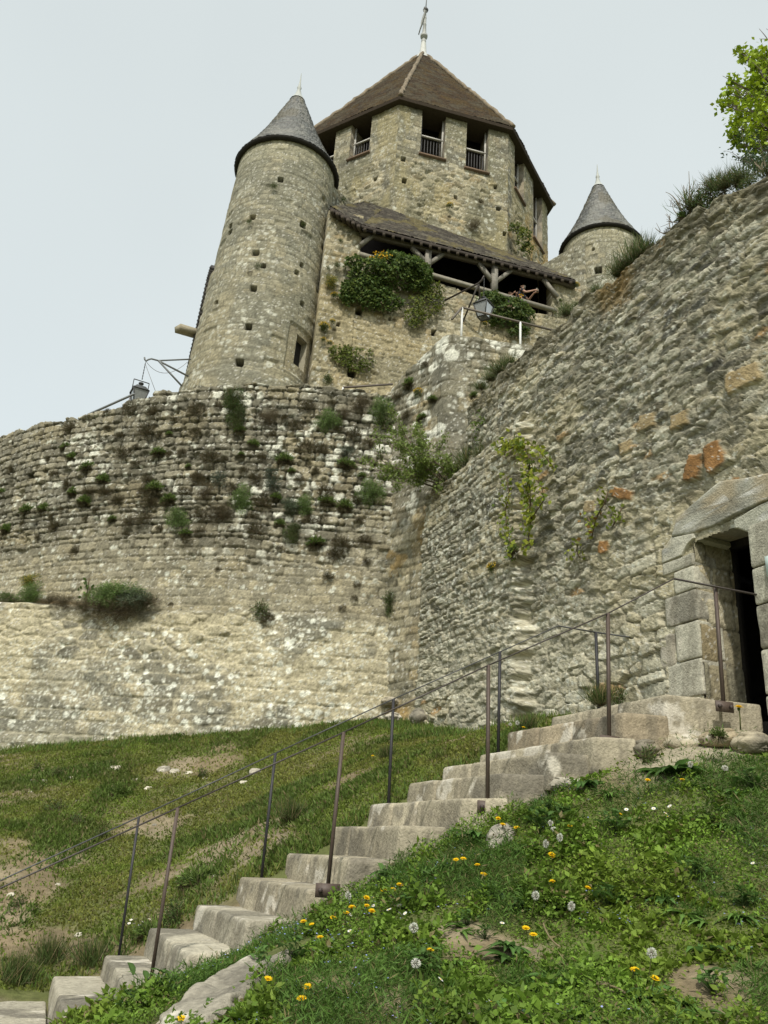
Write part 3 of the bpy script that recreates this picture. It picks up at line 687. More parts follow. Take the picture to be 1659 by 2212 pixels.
# ================================================================== the keep
KC = np.array([.5, 33.3]); KR = 6.93; KW = 6.62; KZ = 32.0
kang = [math.radians(-99 + 45 * k) for k in range(8)]
kc = lambda k, R: KC + R * np.array([math.cos(kang[k % 8]), math.sin(kang[k % 8])])
keep = empty('keep', (.5, 33.3, 9.3), 'big octagonal stone keep with a steep brown tiled roof and deep openings under the eaves', 'keep')
keep['kind'] = 'thing'
def facet(k):
    A = kc(k, KW); B = kc(k + 1, KW); d = (B - A); L = np.linalg.norm(d); d = d / L
    return np.r_[A, 0], np.r_[d, 0], np.array([d[1], -d[0], 0]), L
def fpx(k, px, py):
    A, d, n, L = facet(k); P = on_plane(px, py, A, n); return float((P - A) @ d), float(P[2])
HOLES = {0: [fpx(0, *p) for p in [(872, 344), (874, 391), (1071, 404), (1076, 452), (1090, 505), (985, 425)]], 7: [fpx(7, *p) for p in [(810, 387)]]}
def opening(k, tl, bl, tr, br):
    a = fpx(k, *bl); b = fpx(k, *br); return (a[0], b[0], 0.5 * (a[1] + b[1]))
OPEN = {0: [opening(0, (913, 232), (907, 331), (967, 252), (960, 346)), opening(0, (1011, 258), (1005, 361), (1060, 280), (1054, 376))],
        7: [opening(7, (765, 253), (753, 343), (809, 234), (797, 331)), (0.55, 1.75, 29.5)],
        1: [(0.75, 1.9, 29.4), (3.1, 4.3, 28.5)]}
for k in range(8):
    A, d, n, L = facet(k); vis = k in (0, 1, 7); r_ = .036 if vis else .2
    nu = int(L / r_); us = np.linspace(0, L, nu); nv = int((KZ + .05 - 9.0) / (r_ * 1.25)); zs = np.linspace(9.0, KZ + .05, nv)
    U, Zg = np.meshgrid(us, zs, indexing='ij'); UU = U + 7 * k
    a = coursed(UU, Zg, .235, .42, 30 + k, hvar=.3, warp=.03); b = rubble(UU, Zg, .42, .22, 40 + k)
    rub = ss(.45, .55, fbm(UU * .45, Zg * .45, 3, 101) + (.16 if k == 7 else 0) - .3 * ss(28.5, 29.3, Zg))
    edge = np.minimum(U, L - U)
    rub = rub * ss(.45, .7, edge)
    hA, pA = relief(a, .035, .022, .012, .05); hB, pB = relief(b, .05, .06, .03, .18)
    h = hA * (1 - rub) + hB * rub + .03 * (fbm(UU * 3, Zg * 3, 4, 102) - .5)
    col = stonecol(a, GREY, .2) * (1 - rub)[..., None] + stonecol(b, WARM, .25) * rub[..., None]
    col = mix(col, (.42, .385, .295), rub * (1 - pB) * .8)
    col = mix(col, (.115, .11, .085), (1 - ss(0, .03, a[0])) * (1 - rub) * .6)
    col = mix(col, (.19, .178, .125), ss(.42, .62, fbm(UU * .8, Zg * .9, 5, 103)) * .75)
    col = mix(col, (.35, .30, .18), ss(.56, .68, fbm(UU * .9, Zg * .4, 4, 104)) * .55)
    col = mix(col, (.55, .54, .48), spots(UU, Zg, .22, 105, .3) * ss(.45, .58, fbm(UU * .9, Zg * .9, 3, 106)) * .7)
    if k == 1: col = mix(col, (.42, .28, .11), ss(.5, .62, fbm(UU * .8, Zg * .35, 4, 107)) * ss(30, 28, Zg) * .7)
    for (u0, z0) in HOLES.get(k, []):
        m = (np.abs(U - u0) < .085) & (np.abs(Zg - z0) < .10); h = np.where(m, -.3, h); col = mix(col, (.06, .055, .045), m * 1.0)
    mask = np.ones((nu - 1, nv - 1), bool); cu = .5 * (U[1:, 1:] + U[:-1, :-1]); cz = .5 * (Zg[1:, 1:] + Zg[:-1, :-1])
    for (u0, u1, z0) in OPEN.get(k, []): 
        mask &= ~((cu > u0) & (cu < u1) & (cz > z0)); h = np.where((U > u0 - .12) & (U < u1 + .12) & (Zg > z0 - .12), np.clip(h, -.01, .0), h)
    P = A + U[..., None] * d + np.stack([0 * Zg, 0 * Zg, Zg], -1)
    wl = field('wall', P, np.broadcast_to(n, P.shape), h, col, M_STONE, keep, mask=mask, back=False)
    for (u0, u1, z0) in OPEN.get(k, []):
        q = lambda u, z, dp: A + d * u - n * dp + np.array([0, 0, z])
        mb = MB(); dz = np.linspace(z0, KZ, 40); dpt = np.linspace(0, 1.1, 20); Dp, Zq = np.meshgrid(dpt, dz, indexing='ij')
        for uu, sgn in ((u0, 1), (u1, -1)):
            aq = coursed(Dp + uu, Zq, .235, .4, 55); hq, _ = relief(aq, .03, .02, .01, .03); cq = stonecol(aq, GREY, .2)
            Pq = A + d * uu - n * Dp[..., None] + np.stack([0 * Zq, 0 * Zq, Zq], -1) + d * (sgn * hq)[..., None]
            mb.add(Pq.reshape(-1, 3), gridq(20, 40), None, cq.reshape(-1, 3))
        rv = mb.build('reveal', M_STONE, keep)
        win = MB(); c = (.46, .45, .41)
        win.hexa([q(u0 - .06, z0 - .09, -.10), q(u1 + .06, z0 - .09, -.10), q(u1 + .06, z0 - .09, 1.1), q(u0 - .06, z0 - .09, 1.1), q(u0 - .06, z0, -.10), q(u1 + .06, z0, -.10), q(u1 + .06, z0, 1.1), q(u0 - .06, z0, 1.1)], (.15, .105, .07))
        wn = win.build('window', M_WOOD, keep)
        fr_ = MB(); dp = .30; zt_ = KZ - .05
        side = [u1 - .10] if k == 0 else ([u0 + .10] if k == 7 else [u0 + .1])
        zm = z0 + (zt_ - z0) * .52
        for s_ in (u0 + .05, u1 - .05): fr_.bar(q(s_, z0, dp), q(s_, zt_, dp), .085, .07, c, ref=d)
        fr_.bar(q(u0, zm, dp - .01), q(u1, zm, dp - .01), .085, .07, c)
        mk_ = fr_.build('frame', M_WOOD, wn)
        br = MB()
        for j in range(7): uu = u0 + (u1 - u0) * (j + 1) / 8; br.bar(q(uu, z0, dp + .05), q(uu, zm, dp + .05), .03, .03, (.05, .05, .05), ref=d)
        br.build('bars', M_IRON, wn)
# near-black floor and lining added, so the openings show deep shade
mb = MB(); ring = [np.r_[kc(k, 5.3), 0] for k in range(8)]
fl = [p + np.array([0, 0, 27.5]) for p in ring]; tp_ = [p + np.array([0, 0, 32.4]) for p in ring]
mb.add(fl + tp_, [[k, (k + 1) % 8, 8 + (k + 1) % 8, 8 + k] for k in range(8)], [[0, k, k + 1] for k in range(1, 7)], (.035, .03, .024)); mb.build('shade_lining', M_WOOD, keep)
# roof
PK = np.array([.38, 33.3, 43.35])
TILE = np.array([[.135, .085, .045], [.105, .07, .042], [.165, .105, .055], [.085, .06, .04], [.15, .11, .065], [.12, .09, .06]]) * [.38, .37, .32]
def tiles(u, v, hm, wm, s, pal, th=.03):
    k = np.floor(v / hm); f = v / hm - k; q = np.floor(u / wm + hsh(k, 1, s) * 2 + .5 * (k % 2)); fx = u / wm + hsh(k, 1, s) * 2 + .5 * (k % 2) - q
    i = hsh(k, q, s); h = th * (1 - f) + (i - .5) * th * .9
    h = h - th * .8 * (np.minimum(fx, 1 - fx) < .07)
    return h, i, f
for k in range(8):
    A = np.r_[kc(k, KR), KZ]; B = np.r_[kc(k + 1, KR), KZ]; vis = k in (0, 7, 1, 6)
    na, nb = (130, 330) if vis else (8, 12)
    a_, b_ = np.meshgrid(np.linspace(0, 1, na), np.linspace(0, .935, nb), indexing='ij')
    M_ = (A + B) / 2; slope = np.linalg.norm(PK - M_); n = np.cross(B - A, PK - A); n /= np.linalg.norm(n)
    P = (A + (B - A) * a_[..., None]) * (1 - b_)[..., None] + PK * b_[..., None]
    u = (a_ - .5) * np.linalg.norm(B - A) * (1 - b_); v = b_ * slope
    h, i, f = tiles(u + 20 * k, v, .125, .17, 110 + k, TILE)
    h = h + .10 * (fbm(u * .7 + 9 * k, v * .5, 3, 118) - .5)
    kk = np.minimum((i * 6).astype(int), 5); col = TILE[kk] * (.75 + .5 * hsh((i * 7777).astype(int), 1, 2))[..., None]
    col = mix(col, (.075, .05, .016), ss(.5, .62, fbm(u * 1.1 + 3 * k, v * .9, 4, 119)) * .6); col = mix(col, (.06, .05, .03), ss(.52, .66, fbm(u * 1.6 + 3 * k, v * 1.4, 4, 120)) * .7)
    col = mix(col, (.085, .077, .052), ss(.55, .66, fbm(u * 2.2 + 3 * k, v * 2.0, 4, 121)) * .5)
    col = mix(col, (.04, .035, .028), (f < .16) * .55)
    V = (P + n * h[..., None])
    field('roof', P, np.broadcast_to(n, P.shape), h, col, M_TILE, keep, back=False)
mb = MB()
for k in range(8):                                                   # mortared hips
    A = np.r_[kc(k, KR + .02), KZ + .04]; pts = [A + (PK + np.array([0, 0, .05]) - A) * t for t in np.linspace(0, .94, 40)]
    c = np.array([.20, .165, .115]) * (.75 + .5 * rng.random((40 * 8 + 2, 1)))
    mb.tube(np.array(pts) + .02 * rng.standard_normal((40, 3)), .10, c, 8)
mb.build('hip_ridge', M_TILE, keep)
mb = MB()
o = [np.r_[kc(k, KR + .03), KZ] for k in range(8)]; i_ = [np.r_[kc(k, 5.6), KZ + .02] for k in range(8)]; dn = np.array([0, 0, .13])
o2 = [np.r_[kc(k, KR - .02), KZ - .13] for k in range(8)]; i2 = [np.r_[kc(k, 5.6), KZ - .10] for k in range(8)]
for k in range(8): j = (k + 1) % 8; mb.add([o[k], o[j], o2[j], o2[k]], [[0, 1, 2, 3]], None, (.055, .042, .03)); mb.add([o2[k], o2[j], i2[j], i2[k]], [[0, 1, 2, 3]], None, (.06, .048, .035))
mb.build('eaves_board', M_WOOD, keep)
mb = MB(); top = PK + np.array([0, 0, .35])
rg = [(np.r_[kc(k, KR), KZ] * (1 - .915) + PK * .915) + np.array([0, 0, .10]) for k in range(8)]; rm = [(np.r_[kc(k, KR), KZ] * .03 + PK * .97) + np.array([0, 0, .22]) for k in range(8)]
rt2 = [PK + np.array([.14 * math.cos(kang[k]), .14 * math.sin(kang[k]), .75]) for k in range(8)]
V = rg + rm + rt2; mb.add(V, [[r * 8 + k, r * 8 + (k + 1) % 8, (r + 1) * 8 + (k + 1) % 8, (r + 1) * 8 + k] for r in (0, 1) for k in range(8)], None, (.50, .51, .47)); mb.build('lead_cap', M_LEAD, keep)
fin = empty('finial', np.array([PK[0], PK[1], PK[2]]) - parent_origin(keep)); fin.parent = keep
mb = MB(); c0 = PK.copy(); lead = (.36, .37, .35)
mb.lathe(c0, [(.09, .6), (.14, .85), (.14, .95), (.07, 1.0), (.08, 1.15), (.20, 1.2), (.21, 1.36), (.11, 1.44), (.12, 1.55), (.085, 2.2), (.10, 2.22), (.08, 2.3), (.07, 2.75), (.085, 2.78), (.065, 2.85), (.05, 3.35), (.03, 3.5)], lead, 14); mb.build('pole', M_LEAD, fin, True)
mb = MB(); mb.lathe(c0, [(.02, 3.3), (.13, 3.36), (.16, 3.45), (.12, 3.54), (.03, 3.6)], (.07, .07, .07), 12); mb.tube([c0 + [0, 0, 3.5], c0 + [0.02, 0, 5.4]], [.035, .015], (.18, .19, .18), 6); mb.build('rod', M_IRON, fin, True)
vp = [(603, 1140), (650, 960), (695, 820), (690, 760), (720, 640), (745, 560), (770, 490), (795, 430), (795, 390), (772, 345), (785, 310), (790, 240), (812, 215), (835, 230), (830, 290), (858, 310), (866, 235), (885, 235), (880, 310), (866, 350), (845, 390), (835, 480), (820, 560), (770, 640), (755, 740), (715, 830), (665, 950)]
mb = MB(); D0 = math.hypot(PK[0], PK[1]) - .1
f_ = np.array([at_D(864 + .0651 * x, .0651 * y, D0) for x, y in vp]); bk = f_ + np.array([.05, .05, 0]); m = len(f_)
import mathutils
tri = mathutils.geometry.tessellate_polygon([[Vector((x, -y, 0)) for x, y in vp]])
mb.add(np.concatenate([f_, bk]), [[k, (k + 1) % m, m + (k + 1) % m, m + k] for k in range(m)], [list(t) for t in tri] + [[m + q for q in t[::-1]] for t in tri], (.20, .21, .19)); mb.build('vane', M_IRON, fin)

# ================================================================== round turrets
SLATE = np.array([[.12, .128, .118], [.15, .155, .142], [.095, .10, .095], [.175, .175, .158], [.13, .135, .12]])
def turret(name, label, base, azs, r_top, r_bot, z0, ze, zapex, vis, holes, tilt=0.0, r_eave=None, seed=130, window=None, lip=None):
    cx, cy = base
    t_ = empty(name, (cx, cy, z0), label, 'turret', 'round corner turrets of the keep'); t_['kind'] = 'thing'
    n = int((vis[1] - vis[0]) * r_top / .036); th = np.linspace(vis[0], vis[1], n); nv = int((ze - z0) / .042); zs = np.linspace(z0, ze, nv)
    TH, Zg = np.meshgrid(th, zs, indexing='ij'); r0 = r_bot + (r_top - r_bot) * (Zg - z0) / (ze - z0); U = TH * r_top
    a = coursed(U, Zg, .235, .42, seed, hvar=.25, warp=.015, wvar=.45); hA, pA = relief(a, .03, .016, .008, .02)
    lost = (hsh((a[1] * 12345).astype(int), 2, seed) > .94) * ss(.42, .5, fbm(U * .6, Zg * .6, 3, seed + 1))
    h = hA + .03 * (fbm(U * 2, Zg * 2, 4, seed + 2) - .5) - .05 * lost * pA
    if lip: 
        for zl_ in lip: h = h + .07 * ss(zl_ + .03, zl_ - .03, Zg)
    col = stonecol(a, GREY, .16); col = mix(col, (.30, .285, .225), .35 * np.ones_like(U))
    col = mix(col, (.33, .29, .20), ss(.50, .68, fbm(U * .9, Zg * .25, 4, seed + 3)) * .5)
    col = mix(col, (.205, .20, .165), ss(.46, .64, fbm(U * .9, Zg * .9, 5, seed + 4)) * .6)
    col = mix(col, (.56, .55, .49), spots(U, Zg, .17, seed + 5, .42) * ss(.47, .56, fbm(U * .8, Zg * .6, 3, seed + 6)) * ss(ze - .6, ze - 3, Zg) * .85)
    col = mix(col, (.53, .52, .46), spots(U, Zg, .08, seed + 7, .3) * ss(.5, .6, fbm(U * 1.2, Zg * .9, 3, seed + 8)) * .7)
    col = mix(col, (.42, .39, .29), ss(ze - 1.6, ze, Zg) * .45)
    col = mix(col, (.12, .115, .09), (1 - ss(0, .026, a[0])) * .55)
    for px, py, w in holes:
        cxm = cx + tilt * .6; P = on_circle(px, py, (cxm, cy), .5 * (r_top + r_bot)); u0 = math.atan2(P[0] - cxm, cy - P[1]) * r_top
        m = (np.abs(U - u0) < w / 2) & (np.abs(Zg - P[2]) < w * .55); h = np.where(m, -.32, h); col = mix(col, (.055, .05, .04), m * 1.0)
    mask = None
    if window:
        (ua, za), (ub, zb_) = window; cu = .5 * (U[1:, 1:] + U[:-1, :-1]); cz = .5 * (Zg[1:, 1:] + Zg[:-1, :-1])
        mask = ~((cu > ua) & (cu < ub) & (cz > za) & (cz < zb_))
        nearw = (U > ua - .35) & (U < ub + .35) & (Zg > za - .4) & (Zg < zb_ + .3); h = np.where(nearw, np.clip(h, -.004, .006), h); col = mix(col, (.36, .30, .20), nearw * .4)
    Dn = np.stack([np.sin(TH), -np.cos(TH), 0 * TH], -1)
    sh_ = tilt * (Zg - z0) / (ze - z0)
    P = np.stack([cx + sh_ + r0 * np.sin(TH), cy - r0 * np.cos(TH), Zg], -1)
    field('wall', P, Dn, h, col, M_STONE, t_, mask=mask, back=False)
    if window:
        um, uq = ua / r_top, ub / r_top; zc_ = .5 * (za + zb_)
        rr = r_bot + (r_top - r_bot) * (zc_ - z0) / (ze - z0); shc = tilt * (zc_ - z0) / (ze - z0)
        ptc = lambda q, R, z: np.array([cx + shc + R * math.sin(q), cy - R * math.cos(q), z])
        nrm = ptc((um + uq) / 2, 1, 0) - ptc(0, 0, 0) * 0 - np.array([cx + shc, cy, 0]); 
        o = [ptc(um, rr, za), ptc(uq, rr, za), ptc(uq, rr, zb_), ptc(um, rr, zb_)]; ii = [p - nrm * .30 for p in o]
        mb = MB()
        for j in range(4): mb.add([o[j], o[(j + 1) % 4], ii[(j + 1) % 4], ii[j]], [[0, 1, 2, 3]], None, (.36, .335, .25))
        wn = mb.build('window', M_STONE, t_)
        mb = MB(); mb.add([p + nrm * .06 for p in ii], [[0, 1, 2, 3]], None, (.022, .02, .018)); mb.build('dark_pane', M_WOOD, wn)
    # conical slate roof
    re = r_eave; n = int(2.3 * math.pi * re / .04) // 2 * 2; nb = int((zapex - ze) * 1.15 / .03)
    TH, b = np.meshgrid(np.linspace(-math.pi, math.pi, n), np.linspace(0, .86, nb), indexing='ij'); v = b * math.hypot(zapex - ze, re)
    rad = re * (1 - b) * (1 - .10 * np.sin(math.pi * b)) ; k = np.floor(v / .135)
    h, i, f = tiles(TH * re * (1 - (k * .135) / math.hypot(zapex - ze, re)), v, .135, .17, seed + 9, SLATE, .022)
    kk = np.minimum((i * 5).astype(int), 4); col = SLATE[kk] * (.8 + .4 * hsh((i * 7777).astype(int), 1, 2))[..., None]
    col = mix(col, (.04, .04, .04), (f < .24) * .75); col = mix(col, (.22, .22, .19), ss(.55, .7, fbm(TH * 2, v, 4, seed + 10)) * .4)
    col = mix(col, (.10, .09, .055), ss(.5, .65, fbm(TH * 1.5, v * .8, 4, seed + 11)) * .6)
    cxt = cx + tilt
    sl = math.atan2(re, zapex - ze); Dn = np.stack([np.sin(TH) * math.cos(sl), -np.cos(TH) * math.cos(sl), 0 * TH + math.sin(sl)], -1)
    P = np.stack([cxt + rad * np.sin(TH), cy - rad * np.cos(TH), ze + b * (zapex - ze)], -1)
    rf = field('roof', P, Dn, h, col, M_SLATE, t_, back=False)
    mb = MB(); mb.lathe((cxt, cy, ze), [(re + .01, .01), (re + .01, -.03), (re - .06, -.10), (r_top - .1, -.06)], (.03, .028, .025), 64); mb.build('eaves', M_WOOD, t_, True)
    mb = MB(); H_ = zapex - ze
    mb.lathe((cxt, cy, ze), [(re * .145 + .03, H_ * .855), (re * .07, H_ * .93), (.065, H_ * 1.0), (.09, H_ * 1.02), (.055, H_ * 1.045), (.03, H_ * 1.10), (.01, H_ * 1.2)], (.40, .42, .39), 14); mb.build('lead_spike', M_LEAD, t_, True)
    return t_
TB = (-5.05, 24.35); TC = (-4.84, 24.35)
w1 = on_circle(634, 783, TC, 2.02); w2 = on_circle(662, 760, TC, 2.02)
ua = math.atan2(w1[0] - TC[0], TC[1] - w1[1]) * 1.78; ub = math.atan2(w2[0] - TC[0], TC[1] - w2[1]) * 1.78
HT = [(598, 381, .2), (536, 466, .2), (653, 482, .2), (699, 428, .2), (548, 543, .2), (548, 625, .2), (540, 710, .2), (525, 789, .2), (652, 571, .15), (652, 657, .15), (640, 590, .15), (486, 486, .2), (486, 500, .2), (568, 575, .14), (470, 655, .12)]
turret1 = turret('round_turret', 'tall round turret with a grey slate cone, standing behind the curved wall', TB, None, 1.80, 2.17, 9.0, 25.05, 29.55, (-2.2, 2.2), HT, .50, 1.96, 130, ((ua, w1[2] - .05), (min(ub, ua + .62), w2[2] + .30)), lip=[19.6, 15.2])
turret2 = turret('round_turret', 'lower round turret with a pointed slate cone, half hidden behind the rampart', (8.35, 28.0), None, 1.58, 1.66, 14.0, 25.7, 29.7, (-2.2, 2.2), [(1292, 583, .28), (1280, 537, .1)], 0, 1.72, 160)
# stone spout sticking out of the tall turret
Pa = at_D(428, 722, 24.6); Pb = at_D(384, 709, 24.2); mb = MB(); mb.bar(Pa, Pb, .34, .20, (.33, .30, .22)); mb.build('spout', M_STONE, turret1)
# slate-hung lean-to seen edge-on behind the turret
lean = empty('lean_to', (-6.6, 26, 9.4), 'dark slate-hung lean-to seen edge-on against the left side of the tall turret', 'lean-to'); lean['kind'] = 'thing'
mb = MB(); pts = [(455, 572), (446, 604), (434, 658), (423, 708), (411, 760), (402, 806)]
for (a, b) in zip(pts[:-1], pts[1:]):
    for j in range(6):
        t0, t1 = j / 6, (j + 1) / 6 + .04; pa = np.array(a) + (np.array(b) - a) * t0; pb = np.array(a) + (np.array(b) - a) * t1
        Pa = at_D(pa[0] + 1.5, pa[1], 24.45); Pb = at_D(pb[0] - 1.5, pb[1], 24.35); o = np.array([.22, .06, 0]); bkk = np.array([1.2, 3.2, 0])
        mb.hexa([Pb, Pb + o, Pb + o + bkk, Pb + bkk, Pa, Pa + o, Pa + o + bkk, Pa + bkk], np.array([.05, .045, .04]) * (.6 + .8 * rng.random()))
mb.build('roof', M_SLATE, lean)
mb = MB(); Pa = at_D(462, 570, 25.6); Pb = at_D(408, 812, 25.4); mb.hexa([Pb + [.3, .1, -6], Pb + [2.2, .1, -6], Pb + [2.2, 3, -6], Pb + [1.3, 3, -6], Pa + [.3, .1, 0], Pa + [1.2, .1, 0], Pa + [1.2, 3, 0], Pa + [1.0, 3, 0]], (.3, .27, .2)); mb.build('wall', M_STONE, lean)
def slab_wall(name, poly, thick_dir, pal, seed, parent, res=.04, hm=.22):
    """masonry quad between a bottom edge (a, b) and a top edge (c, d)"""
    a, b, c, d_ = [np.asarray(q, float) for q in poly]
    L = np.linalg.norm(b - a); H_ = max(np.linalg.norm(d_ - a), np.linalg.norm(c - b)); nu, nv = max(int(L / res), 4), max(int(H_ / res), 4)
    A_, B_ = np.meshgrid(np.linspace(0, 1, nu), np.linspace(0, 1, nv), indexing='ij')
    P = (a + (b - a) * A_[..., None]) * (1 - B_)[..., None] + (d_ + (c - d_) * A_[..., None]) * B_[..., None]
    n = np.cross(b - a, d_ - a); n /= np.linalg.norm(n); n = n if n[1] < 0 else -n
    U = A_ * L; st_ = coursed(U, P[..., 2], hm, .4, seed, warp=.03); h, p_ = relief(st_, .035, .025, .015, .06); col = stonecol(st_, pal, .2)
    h = h + .03 * (fbm(U * 2, P[..., 2] * 2, 3, seed) - .5)
    col = mix(col, (.19, .18, .14), ss(.45, .62, fbm(U * 1.0, P[..., 2] * 1.0, 4, seed + 1)) * .65); col = mix(col, (.55, .54, .48), spots(U, P[..., 2], .15, seed + 2, .3) * .7)
    col = mix(col, (.12, .115, .09), (1 - ss(0, .026, st_[0])) * .5)
    return field(name, P, np.broadcast_to(n, P.shape), h, col, M_STONE, parent, thick=.5)
# sloping walls that tie the turrets to the keep
q0, q1 = at_D(722, 400, 24.7), at_D(775, 455, 26.6)
slab_wall('link_wall', [q0 * [1, 1, 0] + [0, 0, 19], q1 * [1, 1, 0] + [0, 0, 19], q1, q0], None, GREY, 170, keep)
q0, q1 = at_D(1160, 578, 28.0), at_D(1262, 520, 27.6)
slab_wall('link_wall', [q0 * [1, 1, 0] + [0, 0, 17], q1 * [1, 1, 0] + [0, 0, 17], q1, q0], None, GREY, 173, keep)

# ================================================================== timber gallery in front of the keep
GA = math.radians(14.2); Gd = np.array([math.cos(GA), math.sin(GA), 0]); Gn = np.array([math.sin(GA), -math.cos(GA), 0]); GO = np.array([-1.42, 23.62, 0])
def gpx(px, py, off=0.0):
    P = on_plane(px, py, GO + Gn * off, Gn); return float((P - GO) @ Gd), float(P[2])
def gp(u, z, off=0.0): return GO + Gd * u + Gn * off + np.array([0, 0, z])
u_l = gpx(780, 545)[0]; u_r = gpx(1196, 655)[0]; zbeam = gpx(780, 550)[1]; zbeam2 = gpx(1195, 662)[1]
cw = empty('gallery_wall', gp(3.5, 9.4), 'tall pale stone wall below the timber gallery, partly covered with ivy', 'stone wall'); cw['kind'] = 'thing'
us = np.arange(gpx(674, 790)[0], 8.6, .038); nu = len(us)
wt = [gpx(*p) for p in [(782, 560), (860, 585), (935, 604), (1040, 640), (1150, 672), (1196, 682)]]
ztop = np.interp(us, [q[0] for q in wt], [q[1] for q in wt]); zhi_l = gpx(775, 478)[1]; zhi_r = gpx(1215, 612)[1]
ztop = np.where(us < u_l, zhi_l + .35, ztop); ztop = np.where(us > u_r, zhi_r, ztop)
nv = 300; Zg = 9.0 + (ztop - 9.0)[:, None] * np.linspace(0, 1, nv)[None]; U = us[:, None] + 0 * Zg
a = coursed(U, Zg, .20, .36, 180, hvar=.35, warp=.06); b = rubble(U, Zg, .36, .17, 181); rub = ss(.47, .56, fbm(U * .5, Zg * .5, 3, 182))
hA, pA = relief(a, .03, .032, .022, .08); hB, pB = relief(b, .04, .05, .03, .16); h = hA * (1 - rub) + hB * rub + .02 * (fbm(U * 8, Zg * 9, 3, 305) - .5) + .08 * (fbm(U * 1.2, Zg * 1.2, 4, 183) - .5)
col = stonecol(a, WARM, .18) * (1 - rub)[..., None] + stonecol(b, WARM, .2) * rub[..., None]
col = mix(col, (.34, .285, .18), ss(.40, .65, fbm(U * .4, Zg * .35, 3, 184)) * .7); col = mix(col, (.22, .205, .155), ss(.48, .66, fbm(U * .8, Zg * .9, 4, 185)) * .6)
col = mix(col, (.58, .57, .52), spots(U, Zg, .2, 186, .3) * ss(.48, .6, fbm(U * .7, Zg * .7, 3, 187)) * .8)
col = mix(col, (.16, .145, .105), (1 - ss(0, .026, np.where(rub > .5, b[0], a[0]))) * .35)
for p, w in [((855, 650), .24), ((777, 672), .26), ((937, 718), .22), ((760, 806), .3), ((700, 708), .2), ((843, 688), .12), ((730, 700), .14)]:
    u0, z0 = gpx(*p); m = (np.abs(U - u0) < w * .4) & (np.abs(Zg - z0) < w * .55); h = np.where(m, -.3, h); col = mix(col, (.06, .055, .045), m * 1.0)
P = GO + U[..., None] * Gd + np.stack([0 * Zg, 0 * Zg, Zg], -1) + Gn * ((18 - Zg) * .02)[..., None]
Nn = np.broadcast_to(Gn, P.shape).copy(); ka, kb = int(np.searchsorted(us, u_l)), int(np.searchsorted(us, u_r)); P = P.copy()
for i0, i1 in ((0, ka), (ka, kb), (kb, nu)):
    if i0: P[i0] -= Gd * .038
    field('masonry', P[i0:i1], Nn[i0:i1], h[i0:i1], col[i0:i1], M_STONE, cw, thick=.5)
gal = empty('timber_gallery', gp(3.5, zbeam - 1.1), 'open timber gallery with a shingled lean-to roof along the front of the keep', 'gallery'); gal['kind'] = 'thing'
ZE = 22.0; e0 = at_z(781, 486, ZE); e1 = at_z(1243, 606, ZE); r0 = at_z(832, 450, 25.35); r1 = at_z(1168, 572, 25.0); lc = at_D(713, 447, 23.35)
SH = np.array([[.135, .11, .085], [.105, .088, .07], [.165, .14, .105], [.09, .075, .06], [.19, .165, .125]]) * [.52, .55, .55]
def roofquad(p0, p1, p2, p3, na, nb, seed):
    A_, B_ = np.meshgrid(np.linspace(0, 1, na), np.linspace(0, 1, nb), indexing='ij')
    P = (p0 + (p1 - p0) * A_[..., None]) * (1 - B_)[..., None] + (p3 + (p2 - p3) * A_[..., None]) * B_[..., None]
    n = np.cross(p1 - p0, p3 - p0) + np.cross(p2 - p1, p3 - p1) * .001; n /= np.linalg.norm(n); n = n if n[2] > 0 else -n
    u = A_ * np.linalg.norm(p1 - p0); v = B_ * np.linalg.norm(.5 * (p3 + p2) - .5 * (p0 + p1))
    h, i, f = tiles(u, v, .15, .16, seed, SH, .035); h = h + .07 * (fbm(u * .8, v * .8, 3, seed + 1) - .5)
    kk = np.minimum((i * 5).astype(int), 4); col = SH[kk] * (.7 + .6 * hsh((i * 7777).astype(int), 1, 2))[..., None]
    col = mix(col, (.03, .027, .022), (f < .2) * .6); col = mix(col, (.16, .135, .05), ss(.54, .66, fbm(u * 1.1, v * 1.1, 4, seed + 2)) * .5)
    return P, np.broadcast_to(n, P.shape), h, col
Pq = roofquad(e0, e1, r1, r0, 220, 90, 190); field('roof', *Pq, M_TILE, gal, thick=.12)
Pq = roofquad(lc + (e0 - lc) * .0, e0, r0, r0 * .6 + lc * .4 + np.array([0, 0, .3]), 60, 50, 194); field('roof', *Pq, M_TILE, gal, thick=.12)
mb = MB(); back = np.array([-.24 * 1.6, 1.6 * .97, .05])
mb.add([r0, r1, r1 + back, r0 + back], [[0, 1, 2, 3]], None, (.09, .08, .06)); mb.build('roof_flashing', M_TILE, gal)
dkw = (.075, .062, .048); grw = (.25, .235, .20)
L_e = np.linalg.norm(e1 - e0); nR = 24; up_ = ((r0 + r1) / 2 - (e0 + e1) / 2); up_ = up_ / np.linalg.norm(up_)
for k in range(nR):
    t = (k + .4) / nR; p = e0 + (e1 - e0) * t - np.array([0, 0, .17]); mb = MB(); mb.bar(p - up_ * .12, p + up_ * 1.5, .10, .13, dkw); mb.build('rafter', M_WOOD, gal)
for k in range(6):
    t = (k + .5) / 6; p = lc + (e0 - lc) * t - np.array([0, 0, .17]); mb = MB(); mb.bar(p + np.array([-.02, -.08, -.02]), p + np.array([.3, 1.0, .25]), .10, .13, dkw); mb.build('rafter', M_WOOD, gal)
mb = MB(); mb.bar(e0 + [0, .01, -.06], e1 + [0, .01, -.06], .05, .12, (.05, .042, .035)); mb.bar(lc + [0, .01, -.06], e0 + [0, .01, -.06], .05, .12, (.05, .042, .035)); mb.build('fascia', M_WOOD, gal)
zpl0 = gpx(800, 517)[1]; zpl = 21.93
